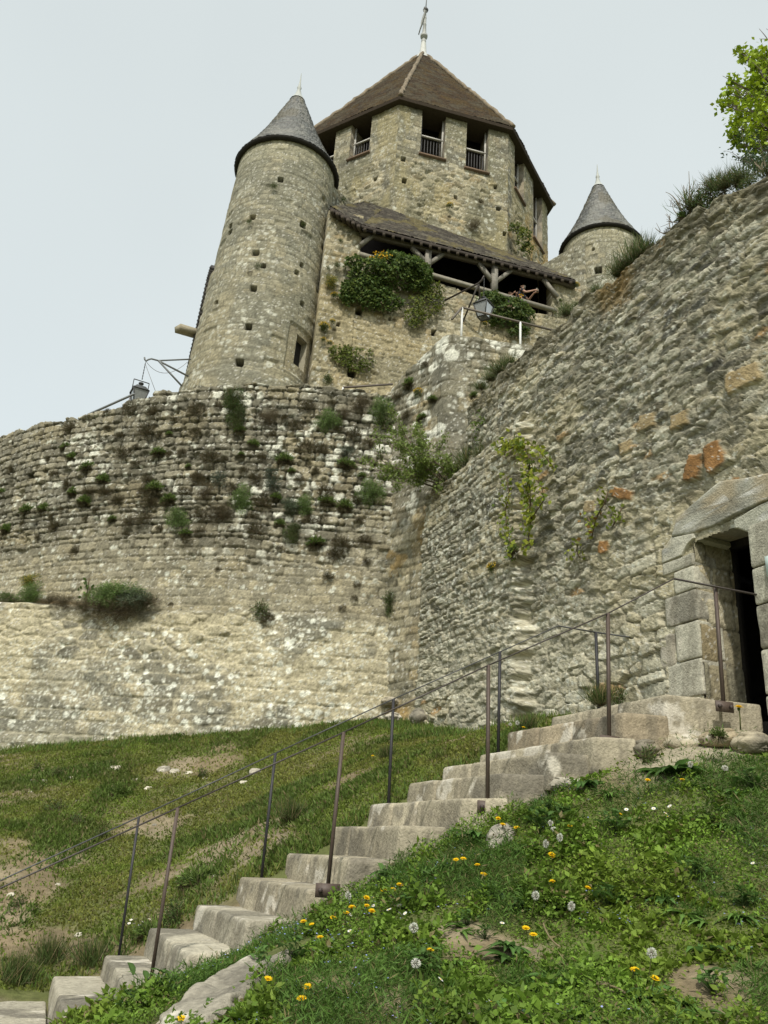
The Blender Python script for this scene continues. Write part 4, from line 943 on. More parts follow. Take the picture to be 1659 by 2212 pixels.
mb = MB(); mb.bar(gp(u_l - .1, zpl, .02), gp(u_r + .9, zpl, .02), .20, .15, (.13, .115, .095)); mb.build('wall_plate', M_WOOD, gal)
zb0, zb1 = gpx(781, 549)[1], gpx(1195, 664)[1]
mb = MB(); mb.bar(gp(u_l - .05, zb0 - .05, .02), gp(u_r + .1, zb1 - .15, .02), .14, .14, (.24, .225, .18)); mb.build('rail', M_WOOD, gal)
for (a, b) in [((921, 545), (924, 585)), ((1065, 580), (1067, 630))]:
    u0 = .5 * (gpx(*a)[0] + gpx(*b)[0]); zb_ = gpx(b[0], b[1] + 4)[1]; mb = MB(); mb.bar(gp(u0, zb_ - .1, .05), gp(u0, zpl - .1, .05), .22, .22, grw, ref=Gd); mb.build('post', M_WOOD, gal)
for (a, b) in [((888, 538), (918, 568)), ((957, 551), (925, 573)), ((1033, 572), (1063, 611)), ((1102, 587), (1070, 611)), ((1172, 606), (1202, 644)), ((806, 511), (778, 532))]:
    ua_, za_ = gpx(*a); ub_, zb_ = gpx(*b); mb = MB(); mb.bar(gp(ua_, za_, .06), gp(ub_, zb_, .06), .14, .13, grw, ref=Gn); mb.build('brace', M_WOOD, gal)
mb = MB(); 
mb.hexa([gp(u_l - .4, 19.7, -.1), gp(u_r + .5, 19.7, -.1), gp(u_r + .5, 19.7, -3.0), gp(u_l - .4, 19.7, -3.0), gp(u_l - .4, 19.85, -.1), gp(u_r + .5, 19.85, -.1), gp(u_r + .5, 19.85, -3.0), gp(u_l - .4, 19.85, -3.0)], (.08, .07, .06)); mb.build('floor', M_WOOD, gal)
mb = MB()  # near-black backing and end walls added to keep the gallery interior dark
for q, w_ in (((-2.0), 10.5),):
    mb.hexa([gp(u_l - .4, 19.8, q), gp(u_r + .5, 19.8, q), gp(u_r + .5, 19.8, q - .15), gp(u_l - .4, 19.8, q - .15), gp(u_l - .4, 23.95, q), gp(u_r + .5, 23.95, q), gp(u_r + .5, 23.95, q - .15), gp(u_l - .4, 23.95, q - .15)], (.035, .03, .026))
for uu in (u_l - .45, u_r + .35): mb.hexa([gp(uu, 19.8, -.2), gp(uu + .15, 19.8, -.2), gp(uu + .15, 19.8, -3), gp(uu, 19.8, -3), gp(uu, 22.0, -.2), gp(uu + .15, 22.0, -.2), gp(uu + .15, 25.0, -3), gp(uu, 25.0, -3)], (.05, .045, .04))
mb.build('shade_backing', M_WOOD, gal)
# ================================================================== the stone steps
ORD = ['lowest', 'second', 'third', 'fourth', 'fifth', 'sixth', 'seventh', 'eighth', 'ninth', 'tenth', 'eleventh', 'twelfth', 'thirteenth', 'fourteenth', 'fifteenth']
def nth(k):
    w = ['first', 'second', 'third', 'fourth', 'fifth', 'sixth', 'seventh', 'eighth', 'ninth', 'tenth', 'eleventh', 'twelfth', 'thirteenth', 'fourteenth', 'fifteenth', 'sixteenth', 'seventeenth', 'eighteenth', 'nineteenth', 'twentieth']
    tens = {2: 'twent', 3: 'thirt', 4: 'fort', 5: 'fift', 6: 'sixt', 7: 'sevent', 8: 'eight'}; a, b = divmod(k + 1, 10)
    return w[k] if k < 20 else tens[a] + ('y-' + w[b - 1] if b else 'ieth')
BST = [(-.24, 6.3), (.12, 6.42), (.46, 6.28), (.85, 6.40), (1.24, 6.36), (1.52, 6.28), (1.86, 6.22), (2.33, 6.2), (2.68, 6.28), (3.03, 6.15), (3.38, 6.08), (3.73, 6.2), (4.17, 6.26)]
CST = [(.18, 6.42), (.50, 6.52), (.80, 6.42), (1.27, 6.55), (1.72, 6.36), (2.0, 6.24), (2.2, 6.16), (2.62, 6.02), (3.05, 6.2), (3.44, 6.15), (3.72, 6.02), (4.14, 6.2), (5.10, 6.24)]
def stp(s, t, z): return np.array([*(S_ * s + T_ * t), z])
def step(k, A, B, Cc, z, drop, label, splits, seed, back=.55, basec=(.33, .30, .225)):
    o = empty('stone_step', stp(*B, z - drop), label, 'stone step', 'stone steps'); 
    A = np.array(A); B = np.array(B); Cc = np.array(Cc); Dd = np.array([A[0] + back, A[1]])
    cuts = [0] + splits + [1]
    for j in range(len(cuts) - 1):
        f0, f1 = cuts[j] , cuts[j + 1]; g_ = .003
        a = A + (B - A) * (f0 + (g_ if f0 > 0 else 0)); b = A + (B - A) * (f1 - (g_ if f1 < 1 else 0)); c_ = Dd + (Cc - Dd) * f1; d_ = Dd + (Cc - Dd) * f0
        jz = (hsh(k * 7 + j, 3, 5) - .5) * .012; js = (hsh(k * 7 + j, 4, 5) - .5) * .014
        a[0] += js; b[0] += js
        mb = MB(); q = [a, b, c_, d_]; 
        bt = [stp(p[0] - (.02 if i_ < 2 else 0), p[1], z - drop) for i_, p in enumerate(q)]; tpz = [stp(*p, z + jz - (.012 if i_ < 2 else 0)) for i_, p in enumerate(q)]
        tone = np.array(basec) * 1.0 * (.82 + .36 * float(hsh(k * 5 + j, 9, 2)))
        rough_block(mb, bt + tpz, .02, .012, .016, seed + j, base=tone, lichen=.8); mb.build('block', M_STONE, o, True)
    return o
step(0, (-1.25, 7.9), (-1.1, 6.3), (-.30, 6.35), .36, .3, 'lowest stone step, a worn pale slab cut by the left edge of the photo', [.5], 300, .8, (.37, .345, .27))
for k in range(13):
    sp = [[.55], [.5], [.62], [.45], [.35, .62], [.4, .8], [.3, .64], [.28, .55], [.33, .6], [.3, .5], [.36, .66], [.3, .6], [.3, .62]][k]
    nm = f'{ORD[k + 1]} stone step from the bottom, worn limestone' if k < 12 else 'topmost stone step forming the landing in front of the doorway'
    col_ = (.37, .345, .27) if k < 4 else (.36, .325, .24)
    if k == 11: col_ = (.30, .255, .18)
    step(k + 1, (STEP_S[k], 7.95), BST[k], CST[k], STEP_Z[k], .30 if k < 12 else .42, nm, sp, 310 + 4 * k, .55 if k < 12 else .95, col_)
def rock(name, corners_top, sink, label, cat, seed, base=(.33, .30, .225), rough=.05, rnd=.06, lichen=.4, group=None, res=.03):
    tp_ = [np.asarray(p, float) for p in corners_top]; cen = np.mean(tp_, 0)
    bt = [p + (p - cen) * .08 - np.array([0, 0, sink]) for p in tp_]
    mb = MB(); rough_block(mb, bt + tp_, res, rnd, rough, seed, base=base, lichen=lichen); o = mb.build(name, M_STONE, None, True)
    o.data.transform(Matrix.Translation(Vector([-float(a) for a in (cen - np.array([0, 0, sink]))]))); o.location = [float(a) for a in cen - np.array([0, 0, sink])]
    return tag(o, label, cat, group)
g = lambda x, y, up=0.0: hit_ground(x, y) + np.array([0, 0, up])
rock('rock_outcrop', [g(310, 2235, .04), g(425, 2255, .05), g(650, 2062, .06), g(540, 2090, .09)], .4, 'long sloping grey rock beside the near ends of the lowest steps', 'rock', 400, (.29, .27, .215), .10, .05, .5, res=.018)
rock('rock_outcrop', [g(1030, 1835, .06), g(1100, 1830, .10), g(1112, 1795, .10), g(1050, 1800, .05)], .25, 'small pale rock poking from the weeds below the third near railing post', 'rock', 404, (.36, .34, .28), .05, .05)
def boulder(px, py, w, hgt, dep, D, label, seed, base=(.31, .28, .21), cat='boulder', grp=None):
    c = at_D(px, py, D); v = c[:2] / np.linalg.norm(c[:2]); X = np.array([v[1], -v[0], 0]) * w / 2; Yv = np.array([v[0], v[1], 0]) * dep
    up = np.array([0, 0, hgt])
    j = lambda: np.array([*(rng.random(2) - .5), (rng.random() - .5)]) * .18 * min(w, hgt)
    rock('boulder', [c - X + up / 2 + j(), c + X + up / 2 + j(), c + X * .9 + up * .5 + Yv + j(), c - X * .9 + up * .5 + Yv + j()], hgt, label, cat, seed, base, .045, .07, .5, grp)
boulder(843, 1512, .34, .16, .4, 13.75, 'flat grey stone jutting out at the foot of the wall corner', 410)
boulder(850, 1545, .30, .14, .4, 13.5, 'pale stone at the foot of the wall corner, behind the sixth railing post', 411, (.38, .35, .27))
boulder(905, 1548, .28, .26, .4, 12.9, 'rounded pale stone standing out of the wall foot right of the corner', 412, (.40, .37, .29))
boulder(1000, 1540, .42, .32, .4, 12.1, 'large grey boulder at the wall foot between two railing posts', 413, (.33, .31, .25))
boulder(1110, 1535, .50, .26, .4, 11.0, 'broad pale boulder in the wall foot behind the third near railing post', 414, (.36, .35, .29))
boulder(1478, 1603, .42, .16, .35, 7.35, 'crumbling pale rock under the left jamb of the doorway', 415, (.40, .36, .26))
boulder(1555, 1588, .36, .16, .35, 7.15, 'shadowed brown rock below the sill of the doorway', 416, (.33, .28, .19))
boulder(1625, 1600, .34, .18, .4, 7.0, 'rounded tan rock below the doorway at the right edge', 417, (.36, .32, .23))
boulder(1390, 1612, .30, .14, .3, 7.0, 'tan stone wedged under the end of the second highest step', 418, (.33, .29, .2))
boulder(1235, 1690, .5, .10, .3, 6.75, 'broken pale rock ledge under the end of the tenth step', 419, (.40, .375, .30))
FR = [(475, 80, .26), (290, 120, .16), (205, 95, .13), (140, 130, .16), (185, 130, .12), (680, 82, .26), (725, 92, .18), (785, 95, .12), (1060, 92, .22), (615, 162, .14), (505, 130, .09), (850, 122, .10), (1010, 140, .16), (125, 175, .07), (45, 600, .10), (320, 215, .07), (325, 775, .09), (895, 525, .07), (640, 315, .07), (560, 128, .14), (240, 560, .06), (420, 95, .1)]
FR = sorted([(.5209 * a, .5209 * b + 1619.9, w) for a, b, w in FR])
for k, (x, y, w) in enumerate(FR):
    c = hit_ground(x, y)
    if c is None: continue
    a = rng.random() * .8 - .4; X = np.array([math.cos(a), math.sin(a), .05]) * w / 2; Yv = np.array([-math.sin(a), math.cos(a), .18]) * w * .32; hh = w * .22
    rock('limestone_fragment', [c - X - Yv + [0, 0, hh * .6], c + X - Yv + [0, 0, hh * .5], c + X * .8 + Yv + [0, 0, hh], c - X * .7 + Yv + [0, 0, hh]], hh * 1.8, f'pale limestone fragment in the patchy grass left of the steps, {nth(k)} from left', 'stone fragment', 430 + k, (.50, .47, .38), w * .14, w * .14, .5, 'limestone fragments on the left slope', w / 9)

# ================================================================== iron handrails
def at_t(px, py, t):
    d = ray(px, py); n = np.r_[T_, 0]; k = (t - EYE @ n) / (d @ n); return EYE + d * k
RUST = (.085, .062, .050); DKI = (.030, .030, .034)
def railing(name, label, posts, line, colr, plates, rail_c):
    o = empty(name, posts[0][0], label, 'handrail')
    mb = MB()
    for a, b in zip(line[:-1], line[1:]):
        mb.bar(a, b, .023, .011, rail_c)
    mb.build('rail', M_IRON, o)
    for (b, tp_), pl in zip(posts, plates):
        mb = MB(); mb.bar(b, tp_, .030, .022, colr, ref=np.r_[S_, 0]); p = mb.build('post', M_IRON, o)
        if pl:
            mb = MB(); c = np.asarray(b) + np.array([0, 0, .035]) - np.r_[T_, 0] * .012; mb.box(c, .17, .012, .09, RUST, np.r_[S_, 0], np.r_[T_, 0])
            pp = mb.build('base_plate', M_IRON, p)
            for sg in (-1, 1):
                mb = MB(); q = c + np.r_[S_, 0] * sg * .055 - np.r_[T_, 0] * .006; mb.tube([q, q - np.r_[T_, 0] * .022], .016, (.06, .045, .04), 6); mb.build('bolt', M_IRON, p)
    return o
TN = 6.13
nb_ = [at_t(322, 2142, TN), at_t(706, 1936, TN), at_t(1053, 1755, TN), at_t(1316, 1612, TN), at_t(1564, 1536, TN)]
ntp = [at_t(384, 1745, TN), at_t(742, 1582, TN), at_t(1055, 1437, TN), at_t(1313, 1325, TN), at_t(1545, 1268, TN)]
nturn = at_t(1456, 1250, TN); nend = at_t(1672, 1292, TN - .08)
sl = (ntp[3] - ntp[0]); low = ntp[0] - sl * .62
railing('handrail', 'rusty brown iron handrail on the near side of the steps, nearest the camera', list(zip(nb_, ntp)), [low, ntp[0], ntp[1], ntp[2], ntp[3], nturn, nend], RUST, [0, 1, 1, 1, 1], (.065, .055, .050))
TF = 7.95
ftp = [at_t(300, 1765, TF), at_t(595, 1627, TF), at_t(850, 1510, TF), at_t(1080, 1408, TF), at_t(1287, 1366, TF)]
fbt = [at_t(258, 2057, TF), at_t(565, 1892, TF), at_t(839, 1738, TF), at_t(1076, 1625, TF), at_t(1294, 1545, TF)]
fturn = at_t(1206, 1352, TF); fe = on_plane(1432, 1386, RP0 + RN * .02, RN); fe[2] = ftp[4][2]
low = ftp[0] - (ftp[3] - ftp[0]) * .62
railing('handrail', 'darker iron handrail on the far side of the steps, beside the grass slope', [(b - np.array([0, 0, .05]), t_) for b, t_ in zip(fbt, ftp)], [low, ftp[0], ftp[1], ftp[2], ftp[3], fturn, ftp[4], at_t(1430, 1386, TF - .25)], DKI, [0] * 5, (.075, .078, .080))
# rails on the wall tops
def toprail(label, a, b, posts, colr, pc, r=.022, extra=None):
    o = empty('wall_top_rail', a, label, 'rail'); mb = MB(); mb.bar(a, b, .035, .035, colr)
    if extra is not None: mb.bar(a, extra, .035, .035, colr)
    mb.build('rail', M_IRON, o)
    for q in posts: mb = MB(); mb.tube([q - np.array([0, 0, 1.0]), q], r, pc, 8); mb.build('post', M_IRON, o, True)
toprail('brown rail on two white posts above the stone pier', at_D(998, 664, 15.0), at_D(1196, 714, 15.6), [at_D(998.5, 665, 15.0), at_D(1124, 696, 15.35)], (.13, .11, .085), (.62, .63, .60), .024, at_D(976, 690, 14.6))
toprail('thin brown rail with one white post on the crest of the curved wall', at_D(741, 837, 15.6), at_D(848, 830, 15.9), [at_D(741, 837, 15.6)], (.12, .10, .08), (.6, .6, .57), .02)
toprail('slim grey rail against the sky on the left crest of the curved wall', at_D(190, 896, 17.0), at_D(290, 851, 15.9), [at_D(281, 855, 16.0)], (.16, .17, .17), (.20, .2, .2), .012)

# ================================================================== lanterns on brackets
def lantern(label, top, hook, w, rot, bail=True, chainlink=True):
    """a four-sided tapered street lantern; top = where its chain is fixed"""
    top = np.asarray(top, float); o = empty('street_lantern', top, label, 'lantern', 'street lanterns')
    X = np.array([math.cos(rot), math.sin(rot), 0]); Yv = np.array([-math.sin(rot), math.cos(rot), 0]); Zv = np.array([0, 0, 1.0]); dk = (.045, .047, .047)
    yb = top - Zv * (.42 * w / .46 * 1.0 if bail else .16)
    sc_ = w / .46
    def ring(r, z): return [yb + Zv * z * sc_ + (X * sx + Yv * sy) * r * sc_ for sx, sy in ((-1, -1), (1, -1), (1, 1), (-1, 1))]
    t_, b_, cp, nk = ring(.23, 0), ring(.13, -.46), ring(.13, .15), ring(.055, .18)
    mb = MB()
    for A_, B_ in ((t_, t_), (b_, b_)):
        for k in range(4): mb.bar(A_[k], B_[(k + 1) % 4], .030 * sc_, .030 * sc_, dk)
    for k in range(4): mb.bar(t_[k], b_[k], .026 * sc_, .026 * sc_, dk)
    if bail:
        e = ring(.23, .36); mb.bar((e[0] + e[3]) / 2, (e[1] + e[2]) / 2, .022, .022, dk); mb.bar((t_[0] + t_[3]) / 2, (e[0] + e[3]) / 2, .02, .02, dk); mb.bar((t_[1] + t_[2]) / 2, (e[1] + e[2]) / 2, .02, .02, dk)
    mb.build('frame', M_IRON, o)
    mb = MB(); mb.add(t_ + cp + nk, [[k, (k + 1) % 4, 4 + (k + 1) % 4, 4 + k] for k in range(4)] + [[4 + k, 4 + (k + 1) % 4, 8 + (k + 1) % 4, 8 + k] for k in range(4)], None, (.07, .075, .075))
    mb.lathe(yb + Zv * .17 * sc_, [(.05 * sc_, 0), (.05 * sc_, .07), (.08 * sc_, .09), (.075 * sc_, .12), (.01, .15)], (.03, .03, .03), 12); mb.build('cap', M_IRON, o)
    for k in range(4):
        mb = MB(); i_ = .92; c = (sum(t_) + sum(b_)) / 8; q = [c + (p - c) * i_ for p in (t_[k], t_[(k + 1) % 4], b_[(k + 1) % 4], b_[k])]; mb.add(q, [[0, 1, 2, 3]], None, (.5, .5, .5)); mb.build('pane', M_GLASS, o)
    mb = MB(); L = np.linalg.norm(np.asarray(hook) - top); n = max(3, int(L / .05))
    for k in range(n):
        a = top + (np.asarray(hook) - top) * (k / n); b = top + (np.asarray(hook) - top) * ((k + 1.15) / n); mb.bar(a, b, .028 if k % 2 else .012, .012 if k % 2 else .028, dk, ref=X)
    mb.build('chain', M_IRON, o)
    return o
h1_ = at_D(315, 780, 23.2); l1 = at_D(307.5, 820, 23.2); l1[:2] = h1_[:2]
lantern('grey street lantern hanging against the sky beside the tall turret', l1, h1_ - np.array([0, 0, .05]), .46, .5)
o = empty('lantern_bracket', at_D(400, 790, 23.6), 'grey iron bracket on the tall turret holding a lantern against the sky', 'bracket', 'lantern brackets'); ir = (.15, .16, .16)
mb = MB(); jn = at_D(342, 779, 23.3); mb.tube([at_D(312, 772, 23.2), at_D(313, 777, 23.2), h1_, at_D(320, 777, 23.2), at_D(327, 775, 23.2), jn, at_D(412, 776, 23.9)], .026, ir, 8); mb.build('arm', M_IRON, o, True)
for q in (at_D(407, 813, 23.7), at_D(393, 834, 23.2)): mb = MB(); mb.tube([jn, q], .03, ir, 8); mb.build('strut', M_IRON, o, True)
mb = MB(); pts = [h1_ + (at_D(405, 782, 23.8) - h1_) * t - np.array([0, 0, .42 * 4 * t * (1 - t)]) for t in np.linspace(0, 1, 14)]; mb.tube(pts, .008, (.2, .2, .2), 5)
mb.tube([h1_ - np.array([0, 0, .1]), at_D(336, 846, 23.0)], .008, (.2, .2, .2), 5); mb.build('cable', M_IRON, o, True)
h2_ = on_plane(1046, 599, GO + Gn * 1.25, Gn); l2 = on_plane(1046, 651, GO + Gn * 1.25, Gn); l2[:2] = h2_[:2]
lantern('grey street lantern hanging below the timber gallery', l2, h2_ - np.array([0, 0, .04]), .52, .95, False)
o = empty('lantern_bracket', on_plane(1000, 693, GO, Gn), 'dark iron bracket on the gallery wall with a lantern hanging from its tip', 'bracket', 'lantern brackets'); ir = (.06, .05, .045)
mb = MB(); k1 = on_plane(1034, 612, GO + Gn * 1.05, Gn); mb.tube([h2_, h2_ + np.array([0, 0, .06]), on_plane(1041, 605, GO + Gn * 1.15, Gn), k1, on_plane(961, 649, GO + Gn * .02, Gn)], .035, ir, 8); mb.build('arm', M_IRON, o, True)
for q in (on_plane(1000, 695, GO + Gn * .02, Gn), on_plane(1040, 690, GO + Gn * .02, Gn)): mb = MB(); mb.tube([k1, q], .03, ir, 8); mb.build('strut', M_IRON, o, True)

# ================================================================== two people in the gallery
def plain(name, c, rough=.8):
    m = bpy.data.materials.new(name); m.use_nodes = True; t = m.node_tree; b = t.nodes['Principled BSDF']; b.inputs['Roughness'].default_value = rough
    n = t.nodes.new('ShaderNodeTexNoise'); n.inputs['Scale'].default_value = 40; r = t.nodes.new('ShaderNodeValToRGB')
    r.color_ramp.elements[0].color = (*[a * .85 for a in c], 1); r.color_ramp.elements[1].color = (*[min(1, a * 1.15) for a in c], 1); t.links.new(n.outputs['Fac'], r.inputs[0]); t.links.new(r.outputs[0], b.inputs['Base Color']); return m
P_SKIN = plain('skin_tone', (.42, .25, .18), .6); P_HAIR = plain('grey_hair', (.42, .41, .40)); P_SHIRT = plain('dark_shirt', (.020, .018, .022)); P_TROU = plain('dark_trousers', (.03, .03, .04)); P_CAM = plain('camera_body', (.16, .17, .14), .4)
def skinned(name, chains, mat, parent, org):
    """one continuous surface grown round connected joints"""
    V, E, R, idx = [], [], [], {}
    for ch in chains:
        prev = None
        for key, p, r in ch:
            if key not in idx: idx[key] = len(V); V.append(np.asarray(p, float)); R.append(r)
            if prev is not None: E.append((prev, idx[key]))
            prev = idx[key]
    me = bpy.data.meshes.new(name); me.from_pydata([tuple(v) for v in V], E, [])
    o = bpy.data.objects.new(name, me); COLL.objects.link(o); o.parent = parent; me.materials.append(mat)
    md = o.modifiers.new('skin', 'SKIN'); md.use_smooth_shade = True; md.branch_smoothing = .6
    for k, r in enumerate(R):
        sv = me.skin_vertices[0].data[k]; sv.radius = (r, r); sv.use_root = k == 0
    s2 = o.modifiers.new('sub', 'SUBSURF'); s2.levels = 1; s2.render_levels = 2
    return o
def person(label, u, off, zfeet, hgt, face, reach):
    """standing at the rail; face and reach are plan directions in the gallery frame"""
    root_p = gp(u, zfeet, off); o = empty('person', root_p, label, 'person', 'people in the gallery'); s = hgt / 1.72
    F3 = lambda d: Gd * d[0] + Gn * d[1]
    f = F3(face); r_ = F3(reach); side = np.cross(r_, [0, 0, 1.0]); Zv = np.array([0, 0, 1.0]); z = lambda h: Zv * h * s
    hip, chest, neck = z(.93), z(1.28) + r_ * .05 * s, z(1.45) + r_ * .07 * s
    head = z(1.58) + r_ * .10 * s
    ch = [[('pelvis', hip, .15 * s), ('belly', z(1.08) + r_ * .02, .145 * s), ('chest', chest, .155 * s), ('neck', neck, .06 * s), ('skull', head, .085 * s), ('crown', head + z(.07), .085 * s)],
          [('skull', head, .085 * s), ('jaw', head - z(.045) + f * .05 * s, .055 * s)], [('skull', head, .085 * s), ('nose', head + f * .105 * s + z(.01), .018 * s)]]
    for sg in (-1, 1):
        ch.append([('skull', head, .085 * s), (f'ear{sg}', head + np.cross(f, Zv) * sg * .088 * s, .02 * s)])
        sh, el, wr = chest + side * sg * .19 * s + z(.11), chest + side * sg * .24 * s + r_ * .22 * s - z(.13), chest + side * sg * .07 * s + r_ * .46 * s + z(.02)
        ch.append([('chest', chest, .155 * s), (f'sh{sg}', sh, .065 * s), (f'el{sg}', el, .045 * s), (f'wr{sg}', wr, .03 * s), (f'pm{sg}', wr + r_ * .07 * s, .036 * s)])
        for q in range(4): 
            a = wr + r_ * .09 * s + z(.03 - .02 * q); ch.append([(f'pm{sg}', 0, 0), (f'f{sg}{q}', a + r_ * .045 * s, .0095 * s), (f'g{sg}{q}', a + r_ * .075 * s - side * sg * .03 * s, .008 * s)])
        ch.append([(f'pm{sg}', 0, 0), (f'th{sg}', wr + r_ * .06 * s + z(.055) - side * sg * .03 * s, .010 * s)])
        kn = z(.50) + side * sg * .10 * s; ch.append([('pelvis', hip, .15 * s), (f'hp{sg}', z(.86) + side * sg * .095 * s, .09 * s), (f'kn{sg}', kn, .06 * s), (f'an{sg}', z(.09) + side * sg * .11 * s, .04 * s), (f'toe{sg}', z(.04) + side * sg * .11 * s + r_ * .17 * s, .035 * s)])
    skinned('body', ch, P_SKIN, o, root_p)
    sc2 = [[('pelvis', z(.98), .17 * s), ('belly', z(1.10) + r_ * .02, .168 * s), ('chest', chest, .178 * s), ('collar', neck - z(.03), .08 * s)]]
    for sg in (-1, 1):
        sh, el = chest + side * sg * .19 * s + z(.11), chest + side * sg * .24 * s + r_ * .22 * s - z(.13); sc2.append([('chest', 0, 0), (f'sh{sg}', sh, .082 * s), (f'el{sg}', sh + (el - sh) * .7, .062 * s)])
    skinned('shirt', sc2, P_SHIRT, o, root_p)
    tr = [[('pelvis', z(.95), .165 * s), ('seat', z(.88), .155 * s)]]
    for sg in (-1, 1): tr.append([('seat', 0, 0), (f'hp{sg}', z(.80) + side * sg * .095 * s, .10 * s), (f'kn{sg}', z(.50) + side * sg * .10 * s, .075 * s), (f'an{sg}', z(.12) + side * sg * .11 * s, .06 * s)])
    skinned('trousers', tr, P_TROU, o, root_p)
    hr = [[('top', head + z(.085) - f * .01 * s, .085 * s), ('back', head + z(.03) - f * .05 * s, .085 * s), ('nape', head - z(.05) - f * .06 * s, .05 * s)]]
    skinned('hair', hr, P_HAIR, o, root_p)
    return o, root_p, (chest + r_ * .58 * s + z(.05)), r_, side
up_, zp_ = gpx(1129, 622, -.22)
p1, rp1, cpos, r_, sd = person('grey-haired person in a dark shirt leaning on the gallery rail holding up a camera', up_ - .10, -.24, 19.85, (zp_ - 19.85) * 1.72 / 1.585, (-.96, .25), (.80, .60))
mb = MB(); c = rp1 + cpos; mb.box(c, .16, .05, .09, (.2, .2, .2), sd, r_); mb.lathe(c + r_ * .03 - np.array([0, 0, .0]), [(.03, -.02), (.03, .02)], (.05, .05, .05), 10)
tag(mb.build('pocket_camera', P_CAM), 'small camera held up in both hands by the person at the gallery rail', 'camera')
u2, z2 = gpx(1099, 637, -.5); person('second person deeper in the gallery, only grey hair showing above the rail', u2, -.5, 19.85, (z2 - 19.85) * 1.72 / 1.6, (-.3, .95), (.1, .99))
# ================================================================== vegetation
def unit(v): return v / (np.linalg.norm(v, axis=-1, keepdims=True) + 1e-9)
def leafset(P, d, L, Wd, n=None, fold=.25, g=None):
    """diamond leaves: root P, direction d, length L, width Wd -> verts, quads"""
    g = g or rng; N = len(P); L = np.broadcast_to(np.asarray(L, float).reshape(-1, 1), (N, 1)); Wd = np.broadcast_to(np.asarray(Wd, float).reshape(-1, 1), (N, 1))
    r = n if n is not None else g.standard_normal((N, 3)); s = unit(np.cross(d, r)); up = np.cross(s, d)
    m = P + d * L * .45 + up * Wd * fold * .5
    V = np.stack([P, m + s * Wd / 2, P + d * L, m - s * Wd / 2], 1).reshape(-1, 3)
    Q = np.arange(N * 4).reshape(-1, 4)
    return V, Q
def tint(N, base, var=.3, alt=None, p=.2, g=None):
    g = g or rng; c = np.asarray(base, float) * (1 + var * 2 * (g.random((N, 1)) - .5)) * (1 + .12 * (g.random((N, 3)) - .5))
    if alt is not None: c = np.where(g.random((N, 1)) < p, np.asarray(alt, float) * (1 + var * (g.random((N, 1)) - .5)), c)
    return np.repeat(c, 4, 0)
def sph(N, g): return unit(g.standard_normal((N, 3)))
